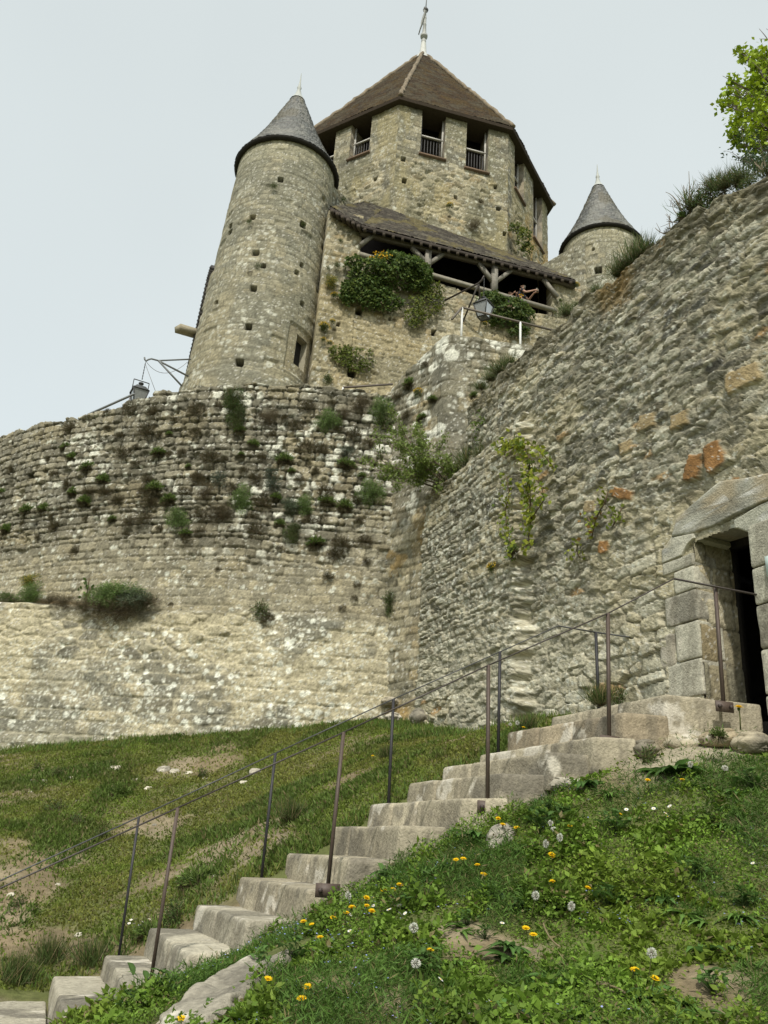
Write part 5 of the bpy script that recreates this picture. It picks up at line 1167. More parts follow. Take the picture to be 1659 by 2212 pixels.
# ---- tufts growing out of the joints: unit size, rooted at the origin, wall normal = -y
def tuft_mesh(kind, seed):
    g = np.random.default_rng(seed); mb = MB()
    if kind == 'dry':
        N = 620; d = sph(N, g); d[:, 1] = -np.abs(d[:, 1]) * .9; d[:, 2] = d[:, 2] * .9 + .25; d = unit(d)
        P = d * (g.random((N, 1)) ** .6 * .65) * [1, .8, 1]; V, Q = leafset(P, unit(d + .5 * sph(N, g) + [0, -.05, .25]), .18 + .22 * g.random(N), .028, g=g)
        mb.add(V, Q, None, tint(N, (.095, .088, .042), .4, (.13, .10, .06), .35, g))
    elif kind == 'green':
        N = 480; d = sph(N, g); d[:, 1] = -np.abs(d[:, 1]); d[:, 2] = np.abs(d[:, 2]) * .9 - .1; d = unit(d)
        P = d * (g.random((N, 1)) ** .7 * .6) * [1, .8, 1]; V, Q = leafset(P, unit(d + .6 * sph(N, g)), .15 + .16 * g.random(N), .065, g=g)
        mb.add(V, Q, None, tint(N, (.14, .21, .05), .4, (.08, .125, .03), .3, g))
        N = 140; d = sph(N, g); d[:, 2] = -np.abs(d[:, 2]) * .5; d[:, 1] = -np.abs(d[:, 1]); d = unit(d); V, Q = leafset(d * .2, d, .35 + .3 * g.random(N), .04, g=g); mb.add(V, Q, None, tint(N, (.10, .085, .045), .4, g=g))
    elif kind == 'dark':
        N = 560; d = sph(N, g); d[:, 1] = -np.abs(d[:, 1]); d = unit(d); P = d * (g.random((N, 1)) ** .5 * (.55 + .35 * g.random((N, 1)))); V, Q = leafset(P, unit(d + .9 * sph(N, g)), .10 + .12 * g.random(N), .06, g=g)
        mb.add(V, Q, None, tint(N, (.080, .125, .036), .45, (.12, .11, .05), .25, g))
    elif kind == 'silver':
        N = 480; d = sph(N, g); d[:, 1] = -np.abs(d[:, 1]); d = unit(d); P = d * (g.random((N, 1)) ** .5 * (.5 + .35 * g.random((N, 1)))); V, Q = leafset(P, unit(d + .6 * sph(N, g)), .14 + .12 * g.random(N), .05, g=g)
        mb.add(V, Q, None, tint(N, (.11, .135, .10), .35, (.07, .09, .05), .3, g))
    elif kind == 'yellow':
        N = 380; d = sph(N, g); d[:, 1] = -np.abs(d[:, 1]); d[:, 2] = d[:, 2] * .8 + .1; d = unit(d); P = d * (g.random((N, 1)) ** .6 * .6); V, Q = leafset(P, unit(d + .6 * sph(N, g)), .16 + .14 * g.random(N), .055, g=g)
        mb.add(V, Q, None, tint(N, (.09, .125, .025), .4, (.06, .08, .02), .3, g))
        N = 90; d = sph(N, g); d[:, 1] = -np.abs(d[:, 1]); d[:, 2] = np.abs(d[:, 2]); d = unit(d); V, Q = leafset(d * (.62 + .2 * g.random((N, 1))), unit(sph(N, g)), .14, .12, g=g); mb.add(V, Q, None, tint(N, (.62, .42, .02), .25, g=g))
    elif kind == 'grassy':
        N = 420; d = unit(np.c_[g.standard_normal(N) * .5, g.standard_normal(N) * .5 - .15, .6 + g.random(N)]); P = np.c_[g.standard_normal((N, 2)) * .22, np.zeros(N)]
        V, Q = leafset(P, d, .4 + .6 * g.random(N), .022, g=g); mb.add(V, Q, None, tint(N, (.075, .115, .03), .4, (.20, .17, .08), .25, g))
    for j in range(22):
        e = sph(1, g)[0] * (.5 + .25 * g.random()); e[1] = -abs(e[1]) if kind != 'grassy' else e[1] * .5; e[2] = e[2] if kind != 'grassy' else abs(e[2]); mb.tube([[0, .04, -.03], e * .5 + g.standard_normal(3) * .04, e], [.020, .014, .006], (.13, .115, .06), 4)
    return mb
def big_mesh(kind, seed):
    g = np.random.default_rng(seed); mb = MB(); N = 3800
    cs = sph(26, g) * (g.random((26, 1)) ** .4 * .62); cs[:, 1] = -np.abs(cs[:, 1]); k = g.integers(0, 26, N); d = sph(N, g); P = cs[k] + d * (g.random((N, 1)) ** .5) * (.22 + .12 * g.random((26, 1))[k])
    A = {'green': ((.135, .215, .06), (.18, .24, .09)), 'dark': ((.078, .125, .036), (.12, .11, .05)), 'silver': ((.12, .155, .095), (.09, .11, .06)), 'dry': ((.10, .085, .045), (.14, .11, .065)), 'yellow': ((.10, .14, .04), (.52, .40, .06))}[kind]
    V, Q = leafset(P, unit(d + .7 * sph(N, g) + [0, 0, .25]), .045 + .07 * g.random(N), .028 if kind != 'dry' else .012, g=g); tn = (.6 + .8 * g.random((26, 1)))[k]; mb.add(V, Q, None, tint(N, A[0], .4, A[1], .3, g) * np.repeat(tn, 4, 0))
    st_ = 40
    for j in range(st_): e = cs[j % 26] * 1.1 + g.standard_normal(3) * .08; mb.tube([[0, 0, -.1], e * .5 + [0, 0, -.06], e], [.014, .010, .004], (.13, .11, .07), 4)
    return mb
TUFTS = {}
def tuft(kind, P, n, size, label, cat, group, name):
    big = size > .27 and kind != 'grassy'; key = (kind + ('_big' if big else ''), int(rng.integers(0, 3)))
    if key not in TUFTS: TUFTS[key] = (big_mesh if big else tuft_mesh)(kind, 500 + 7 * len(TUFTS) + key[1]).build(name, M_LEAF); o = TUFTS[key]
    else: o = TUFTS[key].copy(); COLL.objects.link(o); o.name = name
    o.location = [float(a) for a in P]; a = math.atan2(n[0], -n[1]) if abs(n[0]) + abs(n[1]) > 0 else rng.random() * 6
    o.rotation_euler = (float(rng.random() * .3 - .15), float(rng.random() * .5 - .25), a + float(rng.random() * .6 - .3)); s = float(size); o.scale = (s * (.9 + .3 * rng.random()), s, s * (.85 + .3 * rng.random()))
    if name == 'wall_bush' and 'ledge' in label: o.scale = (s * 1.35, s * .8, s * .68)
    return tag(o, label, cat, group)
RT3 = [(290, 225, 'd', 35), (445, 155, 'd', 22), (535, 145, 'd', 32), (635, 160, 'd', 38), (605, 240, 'd', 42), (495, 255, 'd', 24), (815, 155, 'd', 42), (905, 130, 'd', 24), (810, 240, 'd', 28), (1115, 175, 'd', 48), (1275, 135, 'd', 36), (1375, 120, 'd', 22), (1365, 195, 'g', 60), (1420, 170, 'd', 46), (1225, 215, 'd', 34), (1495, 130, 'd', 55), (1585, 145, 'g', 64), (1580, 200, 'k', 50), (700, 245, 'g', 20), (270, 300, 'g', 34), (295, 345, 'g', 34), (360, 390, 'g', 48), (505, 330, 'd', 38), (655, 325, 'g', 40), (755, 325, 'd', 24), (875, 350, 'd', 42), (1050, 290, 'g', 36), (1085, 345, 'd', 24), (1180, 355, 'g', 50), (1270, 305, 'd', 40), (1330, 315, 'd', 38), (1435, 375, 'g', 46), (1440, 320, 's', 30), (50, 395, 'd', 28), (165, 385, 'd', 18), (225, 415, 'd', 28), (285, 455, 'd', 34), (425, 440, 'g', 42), (610, 435, 'd', 26), (910, 435, 's', 36), (820, 430, 'd', 36), (1055, 430, 'd', 30), (660, 250, 'd', 18), (780, 380, 'g', 20), (560, 300, 'd', 18), (200, 350, 'd', 18), (120, 440, 'd', 16), (260, 560, 'd', 20), (400, 560, 'd', 20), (520, 660, 'd', 18), (660, 640, 'd', 20), (690, 700, 'd', 14), (960, 700, 'd', 16), (1160, 720, 'd', 16), (1130, 250, 'd', 22), (1180, 180, 'd', 20), (1000, 330, 'g', 20), (930, 350, 'd', 20), (1210, 400, 'g', 24), (1310, 400, 'd', 20), (1500, 420, 'g', 26), (1490, 600, 'd', 18), (330, 340, 'd', 18), (90, 620, 'd', 16), (50, 540, 'd', 16), (440, 220, 'd', 16), (700, 330, 'd', 18), (1125, 405, 's', 30), (1135, 455, 's', 42), (10, 490, 'g', 32), (300, 490, 'g', 36), (350, 530, 'g', 50), (370, 490, 'd', 34), (435, 490, 'd', 36), (490, 520, 'd', 30), (640, 475, 'g', 48), (595, 485, 'd', 30), (620, 530, 'd', 36), (700, 525, 'g', 50), (765, 490, 'd', 32), (855, 480, 'd', 46), (1000, 520, 'g', 66), (1090, 540, 'd', 38), (1145, 510, 'g', 36), (1205, 545, 's', 44), (1260, 545, 'g', 54), (1355, 530, 'g', 44), (1350, 490, 'd', 36), (1430, 550, 'g', 48), (1540, 490, 'g', 64), (110, 565, 'g', 44), (180, 560, 'g', 42), (215, 590, 'd', 22), (25, 645, 'g', 42), (225, 635, 'd', 36), (155, 675, 'd', 18), (465, 600, 'g', 30), (535, 615, 'd', 32), (600, 605, 'd', 36), (355, 600, 'd', 18), (735, 600, 'g', 56), (830, 590, 'd', 36), (905, 570, 'd', 54), (940, 590, 'd', 34), (770, 660, 'g', 32), (1065, 655, 'd', 36), (1160, 620, 'g', 30), (1215, 660, 'k', 54), (1310, 700, 'g', 48), (1415, 705, 'd', 38), (1390, 745, 'd', 32), (1515, 690, 'd', 30), (780, 695, 'd', 24), (830, 655, 'd', 24), (310, 735, 'd', 24), (905, 810, 'd', 14), (1360, 840, 'd', 26), (1480, 870, 'd', 18), (1470, 930, 'd', 18), (1080, 980, 'k', 42), (1110, 1020, 'd', 36), (1420, 970, 'd', 16), (710, 955, 'd', 14), (785, 850, 'd', 12), (1520, 775, 'd', 18), (1050, 590, 'd', 26), (960, 640, 'd', 20), (1290, 610, 'd', 30), (1340, 600, 'd', 26), (1480, 520, 'd', 26), (1470, 250, 'd', 34), (1530, 290, 'd', 30), (1400, 230, 'd', 24), (940, 90, 'd', 26), (720, 190, 'd', 20), (420, 280, 'd', 20), (560, 370, 'd', 20), (1010, 400, 'd', 22), (1240, 440, 'd', 24), (970, 480, 'd', 26)]
KN = {'d': ('dry', 'dry brown'), 'g': ('green', 'leafy green'), 's': ('silver', 'grey-green'), 'k': ('dark', 'dark bushy')}
def bands(py): return 'top courses' if py < 945 else ('upper courses' if py < 1020 else ('middle courses' if py < 1120 else ('lower courses' if py < 1215 else 'smooth lower part')))
T = [(.5209 * X_, 810 + .5209 * Y_, k, w) for X_, Y_, k, w in RT3]; seen = {}
T.sort(key=lambda t: t[0])
tot = {}
for t in T: tot[(t[2], bands(t[1]))] = tot.get((t[2], bands(t[1])), 0) + 1
for x, y, k, w in T:
    P, n = ring_surface(x, y); b = bands(y); c = seen.get((k, b), 0); seen[(k, b)] = c + 1
    one = tot[(k, b)] == 1
    lab = f'only {KN[k][1]} tuft in the {b} of the curved wall' if one else f'{KN[k][1]} tuft in the curved wall, {nth(c)} from left in the {b}'
    tuft(KN[k][0], P - n * .02, n, w * .0056 * (.95 if k in 'gk' else 1.1), lab, 'wall plant', f'{KN[k][1]} tufts rooted in the curved wall', 'wall_tuft')
def onring(X_, Y_): return ring_surface(.5209 * X_, 810 + .5209 * Y_)
# dark hanging bush near the crest, and the bushes on the ledge
for j, (X_, Y_, k, w, lab) in enumerate([(985, 120, 'dark', 80, 'big dark hanging bush under the crest of the curved wall below the turret'), (990, 190, 'dark', 62, 'dark trailing growth hanging below the big bush on the curved wall'), (995, 235, 'green', 34, 'lowest tip of the trailing growth below the big wall bush'),
        (160, 925, 'green', 74, 'leafy bush with faded yellow flowers on the ledge at the left'), (155, 868, 'yellow', 50, 'pale yellow flower heads above the ledge bush at the left'), (75, 940, 'dark', 58, 'low dark growth on the ledge at the left edge'), (5, 950, 'dark', 55, 'low growth on the ledge cut by the left edge of the photo'), (290, 950, 'dry', 66, 'brownish bush on the ledge between two green ones'), (515, 925, 'green', 88, 'largest grey-green bush on the ledge of the curved wall'), (455, 925, 'green', 70, 'green bush left of the largest ledge bush'), (580, 940, 'silver', 78, 'grey-green bush at the right end of the ledge'), (630, 955, 'dry', 60, 'dry tuft ending the row of ledge bushes on the right'), (440, 975, 'dry', 80, 'dry brown mat hanging over the ledge'), (520, 985, 'dry', 90, 'dry brown trailing stems below the largest ledge bush'), (380, 960, 'dry', 60, 'dry tuft below the climbing shoot on the ledge'), (230, 950, 'dry', 50, 'dry tuft on the ledge right of the flowered bush')]):
    P, n = onring(X_, Y_); tuft(k, P + n * (.15 if Y_ > 800 else .02), n, w * .0056, lab, 'bush', 'bushes on the curved wall', 'wall_bush')
def vine(name, label, strands, surf, leaf, colr, alt, dens=42, spread=.05, seed=1, stemc=(.12, .09, .055), cat='vine', group=None):
    g = np.random.default_rng(seed); mb = MB(); st_ = MB(); P0 = None
    for s_ in strands:
        pts = []
        for p in s_: 
            P, n = surf(p[0], p[1]); pts.append(P + n * .03)
        pts = np.array(pts); sg = np.r_[0, np.cumsum(np.linalg.norm(np.diff(pts, axis=0), axis=1))]; Lt = sg[-1]
        if P0 is None: P0 = pts[0]
        N = max(6, int(Lt * dens / max(leaf, .02) * .06)); u = g.random(N) * Lt; C_ = np.stack([np.interp(u, sg, pts[:, a]) for a in range(3)], 1) + g.standard_normal((N, 3)) * spread + n * .03
        d = unit(sph(N, g) * .8 + n * .4 + [0, 0, -.25]); V, Q = leafset(C_, d, leaf * (.7 + .6 * g.random(N)), leaf * .8, np.broadcast_to(n, (N, 3)) + .5 * sph(N, g), .1, g); mb.add(V, Q, None, tint(N, colr, .35, alt, .3, g)); st_.tube(pts, .009, stemc, 5)
    o = empty(name, P0, label, cat, group); mb.build('leaves', M_LEAF, o); st_.build('stem', M_BARK, o); return o
ramps = lambda x, y, off=.0: (on_plane(x, y, RP0 + RN * (.03 + off), RN), RN)
rbut = lambda x, y: ramps(x, y, .22)
P_ = vine('climbing_shoot', 'single upright climbing shoot with round leaves on the ledge of the curved wall', [[(187, 1320), (190, 1290), (193, 1262), (195, 1250)], [(190, 1300), (198, 1270)]], ring_surface, .075, (.09, .15, .03), (.06, .10, .025), 60, .06, 3)
vine('ivy_vine', 'yellow-green vine hanging down the right edge of the buttress', [[(1080, 968), (1110, 955), (1150, 960), (1180, 985), (1200, 1010)], [(1128, 958), (1146, 985), (1150, 1020), (1142, 1060), (1154, 1100), (1146, 1160), (1150, 1185)], [(1148, 990), (1146, 1030), (1150, 1070), (1148, 1120)], [(1150, 1015), (1175, 1055), (1180, 1080), (1160, 1110), (1150, 1125)], [(1092, 975), (1120, 965), (1150, 975)]], rbut, .075, (.27, .31, .035), (.14, .20, .035), 110, .045, 5)
vine('ivy_vine', 'thin yellowish vine on the buttress left of the larger one', [[(1098, 1030), (1104, 1071), (1096, 1100), (1099, 1136), (1104, 1160)], [(1104, 1165), (1118, 1190), (1108, 1205)]], rbut, .065, (.24, .28, .035), (.13, .19, .035), 120, .05, 6)
vine('ivy_vine', 'small vine with reddish leaves on the rampart left of the orange brick', [[(1318, 1062), (1312, 1085), (1300, 1105), (1290, 1128), (1283, 1160)], [(1275, 1120), (1285, 1140)]], ramps, .06, (.22, .26, .035), (.26, .15, .04), 90, .05, 7)
vine('ivy_vine', 'short green vine on the rampart between the orange stones', [[(1348, 1098), (1341, 1115), (1328, 1138)]], ramps, .06, (.18, .23, .035), None, 120, .05, 8)
vine('ivy_vine', 'small green sprig on the rampart below the reddish vine', [[(1254, 1168), (1250, 1190), (1256, 1205)]], ramps, .055, (.21, .25, .035), None, 120, .05, 9)
tuft('green', *[rbut(1112, 1195)[0], RN], .16, 'bright green clump at the foot of the thin yellowish vine', 'wall plant', 'plants on the rampart', 'wall_tuft')
tuft('yellow', *[rbut(1066, 1228)[0], RN], .13, 'faded yellowish tuft low on the buttress', 'wall plant', 'plants on the rampart', 'wall_tuft')
pierA = lambda x, y: (on_plane(x, y, PIER_P0, PIER_N), PIER_N)
for x, y, k, s_, lab in [(844, 1294, 'dark', .20, 'dark hanging tuft low in the corner between the two walls'), (843, 1320, 'dark', .14, 'lower end of the dark tuft in the wall corner'), (826, 1385, 'dark', .09, 'small dark tuft near the foot of the wall corner'), (885, 832, 'green', .22, 'leafy tuft with yellow flowers high on the stone pier'), (905, 850, 'yellow', .16, 'yellow flowered tuft near the top of the stone pier'), (860, 860, 'dry', .16, 'dry tuft on the slope of the stone pier'), (935, 865, 'green', .18, 'green tuft beside the rounded corner of the pier'), (912, 905, 'green', .17, 'green clump in the middle of the stone pier'), (880, 900, 'dry', .16, 'dry tuft left of the green clump on the stone pier'), (918, 790, 'dry', .12, 'small dry tuft near the sloping top of the pier'), (835, 1090, 'yellow', .09, 'small yellow-flowered plant in the wall corner'), (840, 920, 'dark', .18, 'dark tuft in the corner just below the crest')]:
    P, n = pierA(x, y); tuft(k, P, n, s_, lab, 'wall plant', 'plants on the stone pier', 'wall_tuft')
# the sprawling shrub rooted on the buttress top
def shrub(name, label, root, tips, leaf, colr, alt, N, seed, cat='shrub', jitter=.12, stemr=.02, sagging=.0, pairs=1):
    g = np.random.default_rng(seed); o = empty(name, root, label, cat); st_ = MB(); lv = MB(); root = np.asarray(root, float)
    for t in tips:
        t = np.asarray(t, float); mid = (root + t) / 2 + g.standard_normal(3) * jitter * .7 + [0, 0, sagging]; k = np.linspace(0, 1, 8)[:, None]
        pts = (1 - k) ** 2 * root + 2 * k * (1 - k) * mid + k ** 2 * t; st_.tube(pts, np.linspace(stemr, stemr * .25, 8), (.15, .12, .085), 5)
        for b in range(5):
            kk = .35 + .6 * g.random(); p = (1 - kk) ** 2 * root + 2 * kk * (1 - kk) * mid + kk ** 2 * t; e = p + (t - root) * .18 + g.standard_normal(3) * jitter * 1.2; st_.tube([p, (p + e) / 2 + g.standard_normal(3) * .02, e], [stemr * .4, stemr * .3, stemr * .12], (.14, .115, .08), 4)
            n_ = int(N / len(tips) / 5); q = g.random((n_, 1)) ** .7; C_ = p + (e - p) * q + g.standard_normal((n_, 3)) * leaf * .8; V, Q = leafset(C_, unit(sph(n_, g) + [0, 0, .15]), leaf * (.7 + .6 * g.random(n_)), leaf * .55, g=g); lv.add(V, Q, None, tint(n_, colr, .35, alt, .3, g))
    lv.build('leaves', M_LEAF, o); st_.build('stem', M_BARK, o); return o
shP = lambda x, y, D: at_D(x, y, D)
shrub('elder_shrub', 'sprawling thin-leaved shrub leaning left across the wall corner', shP(985, 1060, 13.05), [shP(812, 985, 12.9), shP(830, 955, 12.9), shP(870, 935, 12.85), (shP(905, 925, 12.8)), shP(850, 1010, 12.7), shP(900, 975, 12.6), shP(940, 945, 12.9), shP(960, 990, 12.6), shP(870, 960, 12.6), shP(810, 1015, 12.9)], .05, (.17, .23, .055), (.21, .28, .08), 6500, 21, jitter=.16)
shrub('leafy_sprig', 'upright green sprig beside the rampart end above the shrub', shP(1048, 985, 12.1), [shP(1050, 890, 12.1), shP(1062, 905, 12.1), shP(1040, 915, 12.15), shP(1075, 925, 12.0)], .06, (.11, .17, .035), (.15, .21, .05), 420, 22, jitter=.08, stemr=.012)
shrub('dead_twigs', 'tangle of bare grey twigs and dry grass on the buttress top', shP(995, 1045, 12.9), [shP(1020, 985, 12.7), shP(985, 1000, 12.6), shP(1045, 1000, 12.4), shP(960, 1040, 12.7), shP(975, 1075, 12.7)], .05, (.17, .15, .08), (.09, .11, .04), 330, 23, jitter=.18, stemr=.012)
for x, y, D, k, s_, lab in [(1015, 1005, 12.5, 'grassy', .38, 'green grass growing on the sloping top of the buttress'), (1045, 985, 12.1, 'grassy', .30, 'grass clump on the buttress top below the upright sprig'), (962, 1052, 13.0, 'dark', .26, 'dark growth at the root of the sprawling shrub'), (950, 1062, 13.0, 'dry', .22, 'dry growth hanging below the root of the shrub')]:
    P = at_D(x, y, D); tuft(k, P, RN, s_, lab, 'wall plant', 'plants on the rampart', 'wall_tuft')
# grass and shrubs along the crest of the rampart
cg = [(1660, 372, 'grassy', .3), (1620, 392, 'dark', .22), (1590, 398, 'dark', .26), (1565, 408, 'dark', .24), (1540, 418, 'dark', .30), (1518, 432, 'dark', .24), (1600, 388, 'grassy', .34), (1570, 398, 'grassy', .34), (1545, 405, 'grassy', .34), (1505, 450, 'dry', .18), (1488, 468, 'green', .24), (1478, 476, 'green', .18), (1455, 500, 'dry', .16), (1500, 448, 'grassy', .34), (1420, 525, 'dry', .16), (1395, 545, 'grassy', .34), (1375, 562, 'grassy', .36), (1352, 578, 'grassy', .30), (1335, 590, 'grassy', .26), (1365, 572, 'green', .18), (1290, 625, 'grassy', .18), (1250, 655, 'dark', .12), (1225, 676, 'grassy', .26), (1100, 785, 'grassy', .24), (1080, 800, 'grassy', .28), (1060, 815, 'grassy', .28), (1040, 835, 'grassy', .22), (1025, 850, 'green', .14), (1180, 730, 'dry', .1)]
cg.sort()
for j, (x, y, k, s_) in enumerate(cg):
    s_ = s_ * (.72 if x > 1500 else 1); P = on_plane(x, y + 7, RP0 - RN * .12, RN); kn = {'grassy': 'grass clump', 'dark': 'dark shrubby clump', 'dry': 'dry tuft', 'green': 'leafy green clump'}[k]
    tuft(k, P, np.zeros(2), s_, f'{kn} on the crest of the rampart, {nth(j)} plant counted from the left', 'crest plant', 'plants along the rampart crest', 'crest_plant')
mb = MB(); g_ = np.random.default_rng(77)
for (x0, y0, x1, y1) in [(1480, 472, 1438, 415), (1482, 470, 1452, 440), (1485, 470, 1476, 400), (1490, 465, 1488, 370), (1492, 462, 1500, 390), (1486, 470, 1460, 435), (1470, 482, 1440, 478), (1505, 450, 1512, 400), (1520, 430, 1530, 385), (1535, 420, 1560, 372), (1545, 412, 1552, 380), (1500, 455, 1520, 395), (1450, 500, 1448, 462), (1440, 505, 1415, 492), (1560, 400, 1585, 360), (1395, 540, 1392, 505), (1380, 555, 1384, 515), (1370, 560, 1366, 520)]:
    a = on_plane(x0, y0, RP0 - RN * .1, RN); b = on_plane(x1, y1, RP0 - RN * .2, RN); m_ = (a + b) / 2 + g_.standard_normal(3) * .05; pts = [(1 - k) ** 2 * a + 2 * k * (1 - k) * m_ + k * k * b for k in np.linspace(0, 1, 7)]; mb.tube(pts, np.linspace(.008, .003, 7), (.17, .14, .10), 4)
    for q in range(3): k = .4 + .5 * g_.random(); p = a + (b - a) * k; mb.tube([p, p + g_.standard_normal(3) * .06 + [0, 0, .05]], [.004, .002], (.17, .14, .10), 4)
tag(mb.build('dead_stalks', M_BARK), 'thin bare stalks standing up from the rampart crest against the sky', 'dead stalks')
# ---- ivy and wallflowers on the gallery wall and the keep
def ivy(name, label, blobs, surf, leaf, colr, alt, dens, seed, cat='ivy', p=.3, flowers=None):
    g = np.random.default_rng(seed); lv = MB(); P0, n0 = surf(blobs[0][0], blobs[0][1]); o = empty(name, P0, label, cat)
    for bx, by, rx, ry, bulge in blobs:
        C0, n = surf(bx, by); E1, _ = surf(bx + rx, by); E2, _ = surf(bx, by - ry); X_ = E1 - C0; Z_ = E2 - C0; A = np.linalg.norm(X_) * np.linalg.norm(Z_) * math.pi; N = int(A * dens)
        r = np.sqrt(g.random(N)); th = g.random(N) * 2 * math.pi; rr = r * (.80 + .42 * fbm(np.cos(th) * 2 + bx, np.sin(th) * 2 + by, 3, seed)); a, b = rr * np.cos(th), rr * np.sin(th)
        cl = fbm(a * 2.6 + bx, b * 2.6 + by, 3, seed + 2); keepm = cl > .34; a, b, rr, cl = a[keepm], b[keepm], rr[keepm], cl[keepm]; N = len(a)
        out = bulge * np.sqrt(np.clip(1 - np.minimum(rr, 1) ** 2, 0, 1)) * (.35 + 1.1 * cl) * (.55 + .45 * g.random(N)) + .03
        C_ = C0 + a[:, None] * X_ + b[:, None] * Z_ + n * out[:, None]; d = unit(.7 * sph(N, g) + n * .35 + np.array([0, 0, -.35])); nn = unit(n + .35 * unit(X_) * a[:, None] * 2 + .6 * sph(N, g) + [0, 0, .5])
        V, Q = leafset(C_, d, leaf * (.7 + .7 * g.random(N)), leaf * .85, nn, .1, g); tone = np.asarray(colr) * (.7 + .6 * fbm(a * 3 + 5, b * 3, 3, seed + 6))[:, None] * (1 + .5 * (g.random((N, 1)) - .5)); 
        if alt is not None: m_ = g.random((N, 1)) < p; tone = np.where(m_, np.asarray(alt) * (.8 + .4 * g.random((N, 1))), tone)
        lv.add(V, Q, None, np.repeat(tone, 4, 0))
    l = lv.build('leaves', M_LEAF, o)
    if flowers:
        fl = MB()
        for bx, by, rx, ry, cnt in flowers:
            C0, n = surf(bx, by); E1, _ = surf(bx + rx, by); E2, _ = surf(bx, by - ry); a = g.standard_normal(cnt) * .5; b = g.standard_normal(cnt) * .5; C_ = C0 + a[:, None] * (E1 - C0) + b[:, None] * (E2 - C0) + n * (.35 + .2 * g.random((cnt, 1))); V, Q = leafset(C_, sph(cnt, g), .07, .06, n + .8 * sph(cnt, g), .1, g); fl.add(V, Q, None, tint(cnt, (.62, .36, .015), .25, g=g))
        fl.build('flowers', M_PETAL, o)
    return o
gs = lambda x, y: (on_plane(x, y, GO + Gn * .08, Gn), Gn)
ivy('ivy_patch', 'large dark green ivy mass on the gallery wall at the left end of the gallery', [(798, 592, 44, 32, .45), (860, 590, 62, 34, .6), (900, 600, 32, 34, .45), (790, 630, 55, 32, .35), (825, 655, 45, 20, .3), (845, 560, 35, 10, .4), (750, 640, 18, 20, .2), (765, 570, 22, 14, .3)], gs, .105, (.075, .125, .030), (.15, .20, .045), 900, 31, flowers=[(822, 570, 20, 7, 36), (800, 566, 12, 4, 10)])
ivy('ivy_patch', 'thin yellowish ivy to the lower right of the dark ivy mass', [(920, 650, 38, 36, .15), (900, 680, 28, 22, .12), (930, 625, 30, 16, .15), (895, 700, 14, 12, .1)], gs, .09, (.16, .19, .035), (.09, .13, .03), 420, 32)
ivy('ivy_patch', 'dark ivy hanging below the right half of the gallery', [(1058, 652, 32, 20, .3), (1098, 670, 42, 24, .35), (1128, 686, 26, 18, .3), (1090, 690, 40, 16, .25), (1120, 715, 22, 12, .15)], gs, .105, (.080, .130, .034), (.15, .19, .05), 900, 33, flowers=[(1116, 655, 8, 4, 7)])
ivy('ivy_patch', 'isolated yellow-green ivy low on the gallery wall beside the turret', [(765, 775, 44, 24, .2), (735, 762, 28, 16, .12), (775, 795, 26, 12, .15)], gs, .09, (.14, .175, .035), (.08, .11, .025), 520, 34)
ks = lambda x, y: ((lambda A, n: on_plane(x, y, A + n * .08, n))(facet(0)[0], facet(0)[2]), facet(0)[2])
ivy('ivy_patch', 'yellow-green ivy hanging from the right front corner of the keep', [(1112, 495, 16, 12, .25), (1128, 518, 16, 22, .35), (1138, 540, 10, 14, .25)], ks, .11, (.15, .18, .035), (.08, .12, .03), 520, 35)
for x, y, k, s_, lab in [(714, 611, 'yellow', .38, 'largest yellow wallflower clump, between the turret and the ivy'), (700, 708, 'yellow', .26, 'yellow wallflower clump below the largest one, close to the turret'), (718, 696, 'yellow', .15, 'small yellow wallflower right of the lower clump'), (722, 640, 'yellow', .2, 'yellow wallflower under the edge of the dark ivy'), (698, 735, 'yellow', .14, 'yellow wallflower tuft above the low ivy'), (712, 742, 'yellow', .16, 'yellow wallflower at the left edge of the low ivy'), (728, 575, 'dark', .2, 'dark tuft above the yellow wallflowers'), (708, 580, 'dark', .12, 'small dark tuft close to the turret above the wallflowers'), (707, 820, 'dark', .24, 'dark tuft at the foot of the gallery wall'), (735, 522, 'dark', .16, 'small tuft on the high wall left of the gallery opening'), (890, 700, 'dark', .16, 'dark tuft under the yellowish ivy'), (1045, 700, 'yellow', .17, 'yellowish tuft behind the white railing post'), (851, 692, 'dry', .1, 'tiny tuft in the middle of the gallery wall'), (722, 715, 'dry', .12, 'dry tuft between the yellow wallflowers'), (1210, 650, 'green', .12, 'small green plant at the right end of the gallery')]:
    P, n = gs(x, y); tuft(k, P, n, s_, lab, 'wall plant', 'plants on the gallery wall', 'wall_tuft')
for x, y, k, s_, lab in [(972, 446, 'yellow', .24, 'yellow wallflower on the front of the keep'), (1038, 438, 'dry', .22, 'tuft beside the small hole on the front of the keep'), (970, 470, 'dry', .12, 'small tuft below the yellow wallflower of the keep'), (1025, 488, 'dry', .42, 'largest dry bush just above the gallery roof'), (870, 345, 'dry', .05, 'tiny tuft on the keep under the windows')]:
    P, n = ks(x, y); tuft(k, P, n, s_, lab, 'wall plant', 'plants on the keep', 'wall_tuft')
def ts(x, y): P = on_circle(x, y, TC, 1.95); n = np.array([P[0] - TC[0], P[1] - TC[1], 0]); return P, n / np.linalg.norm(n)
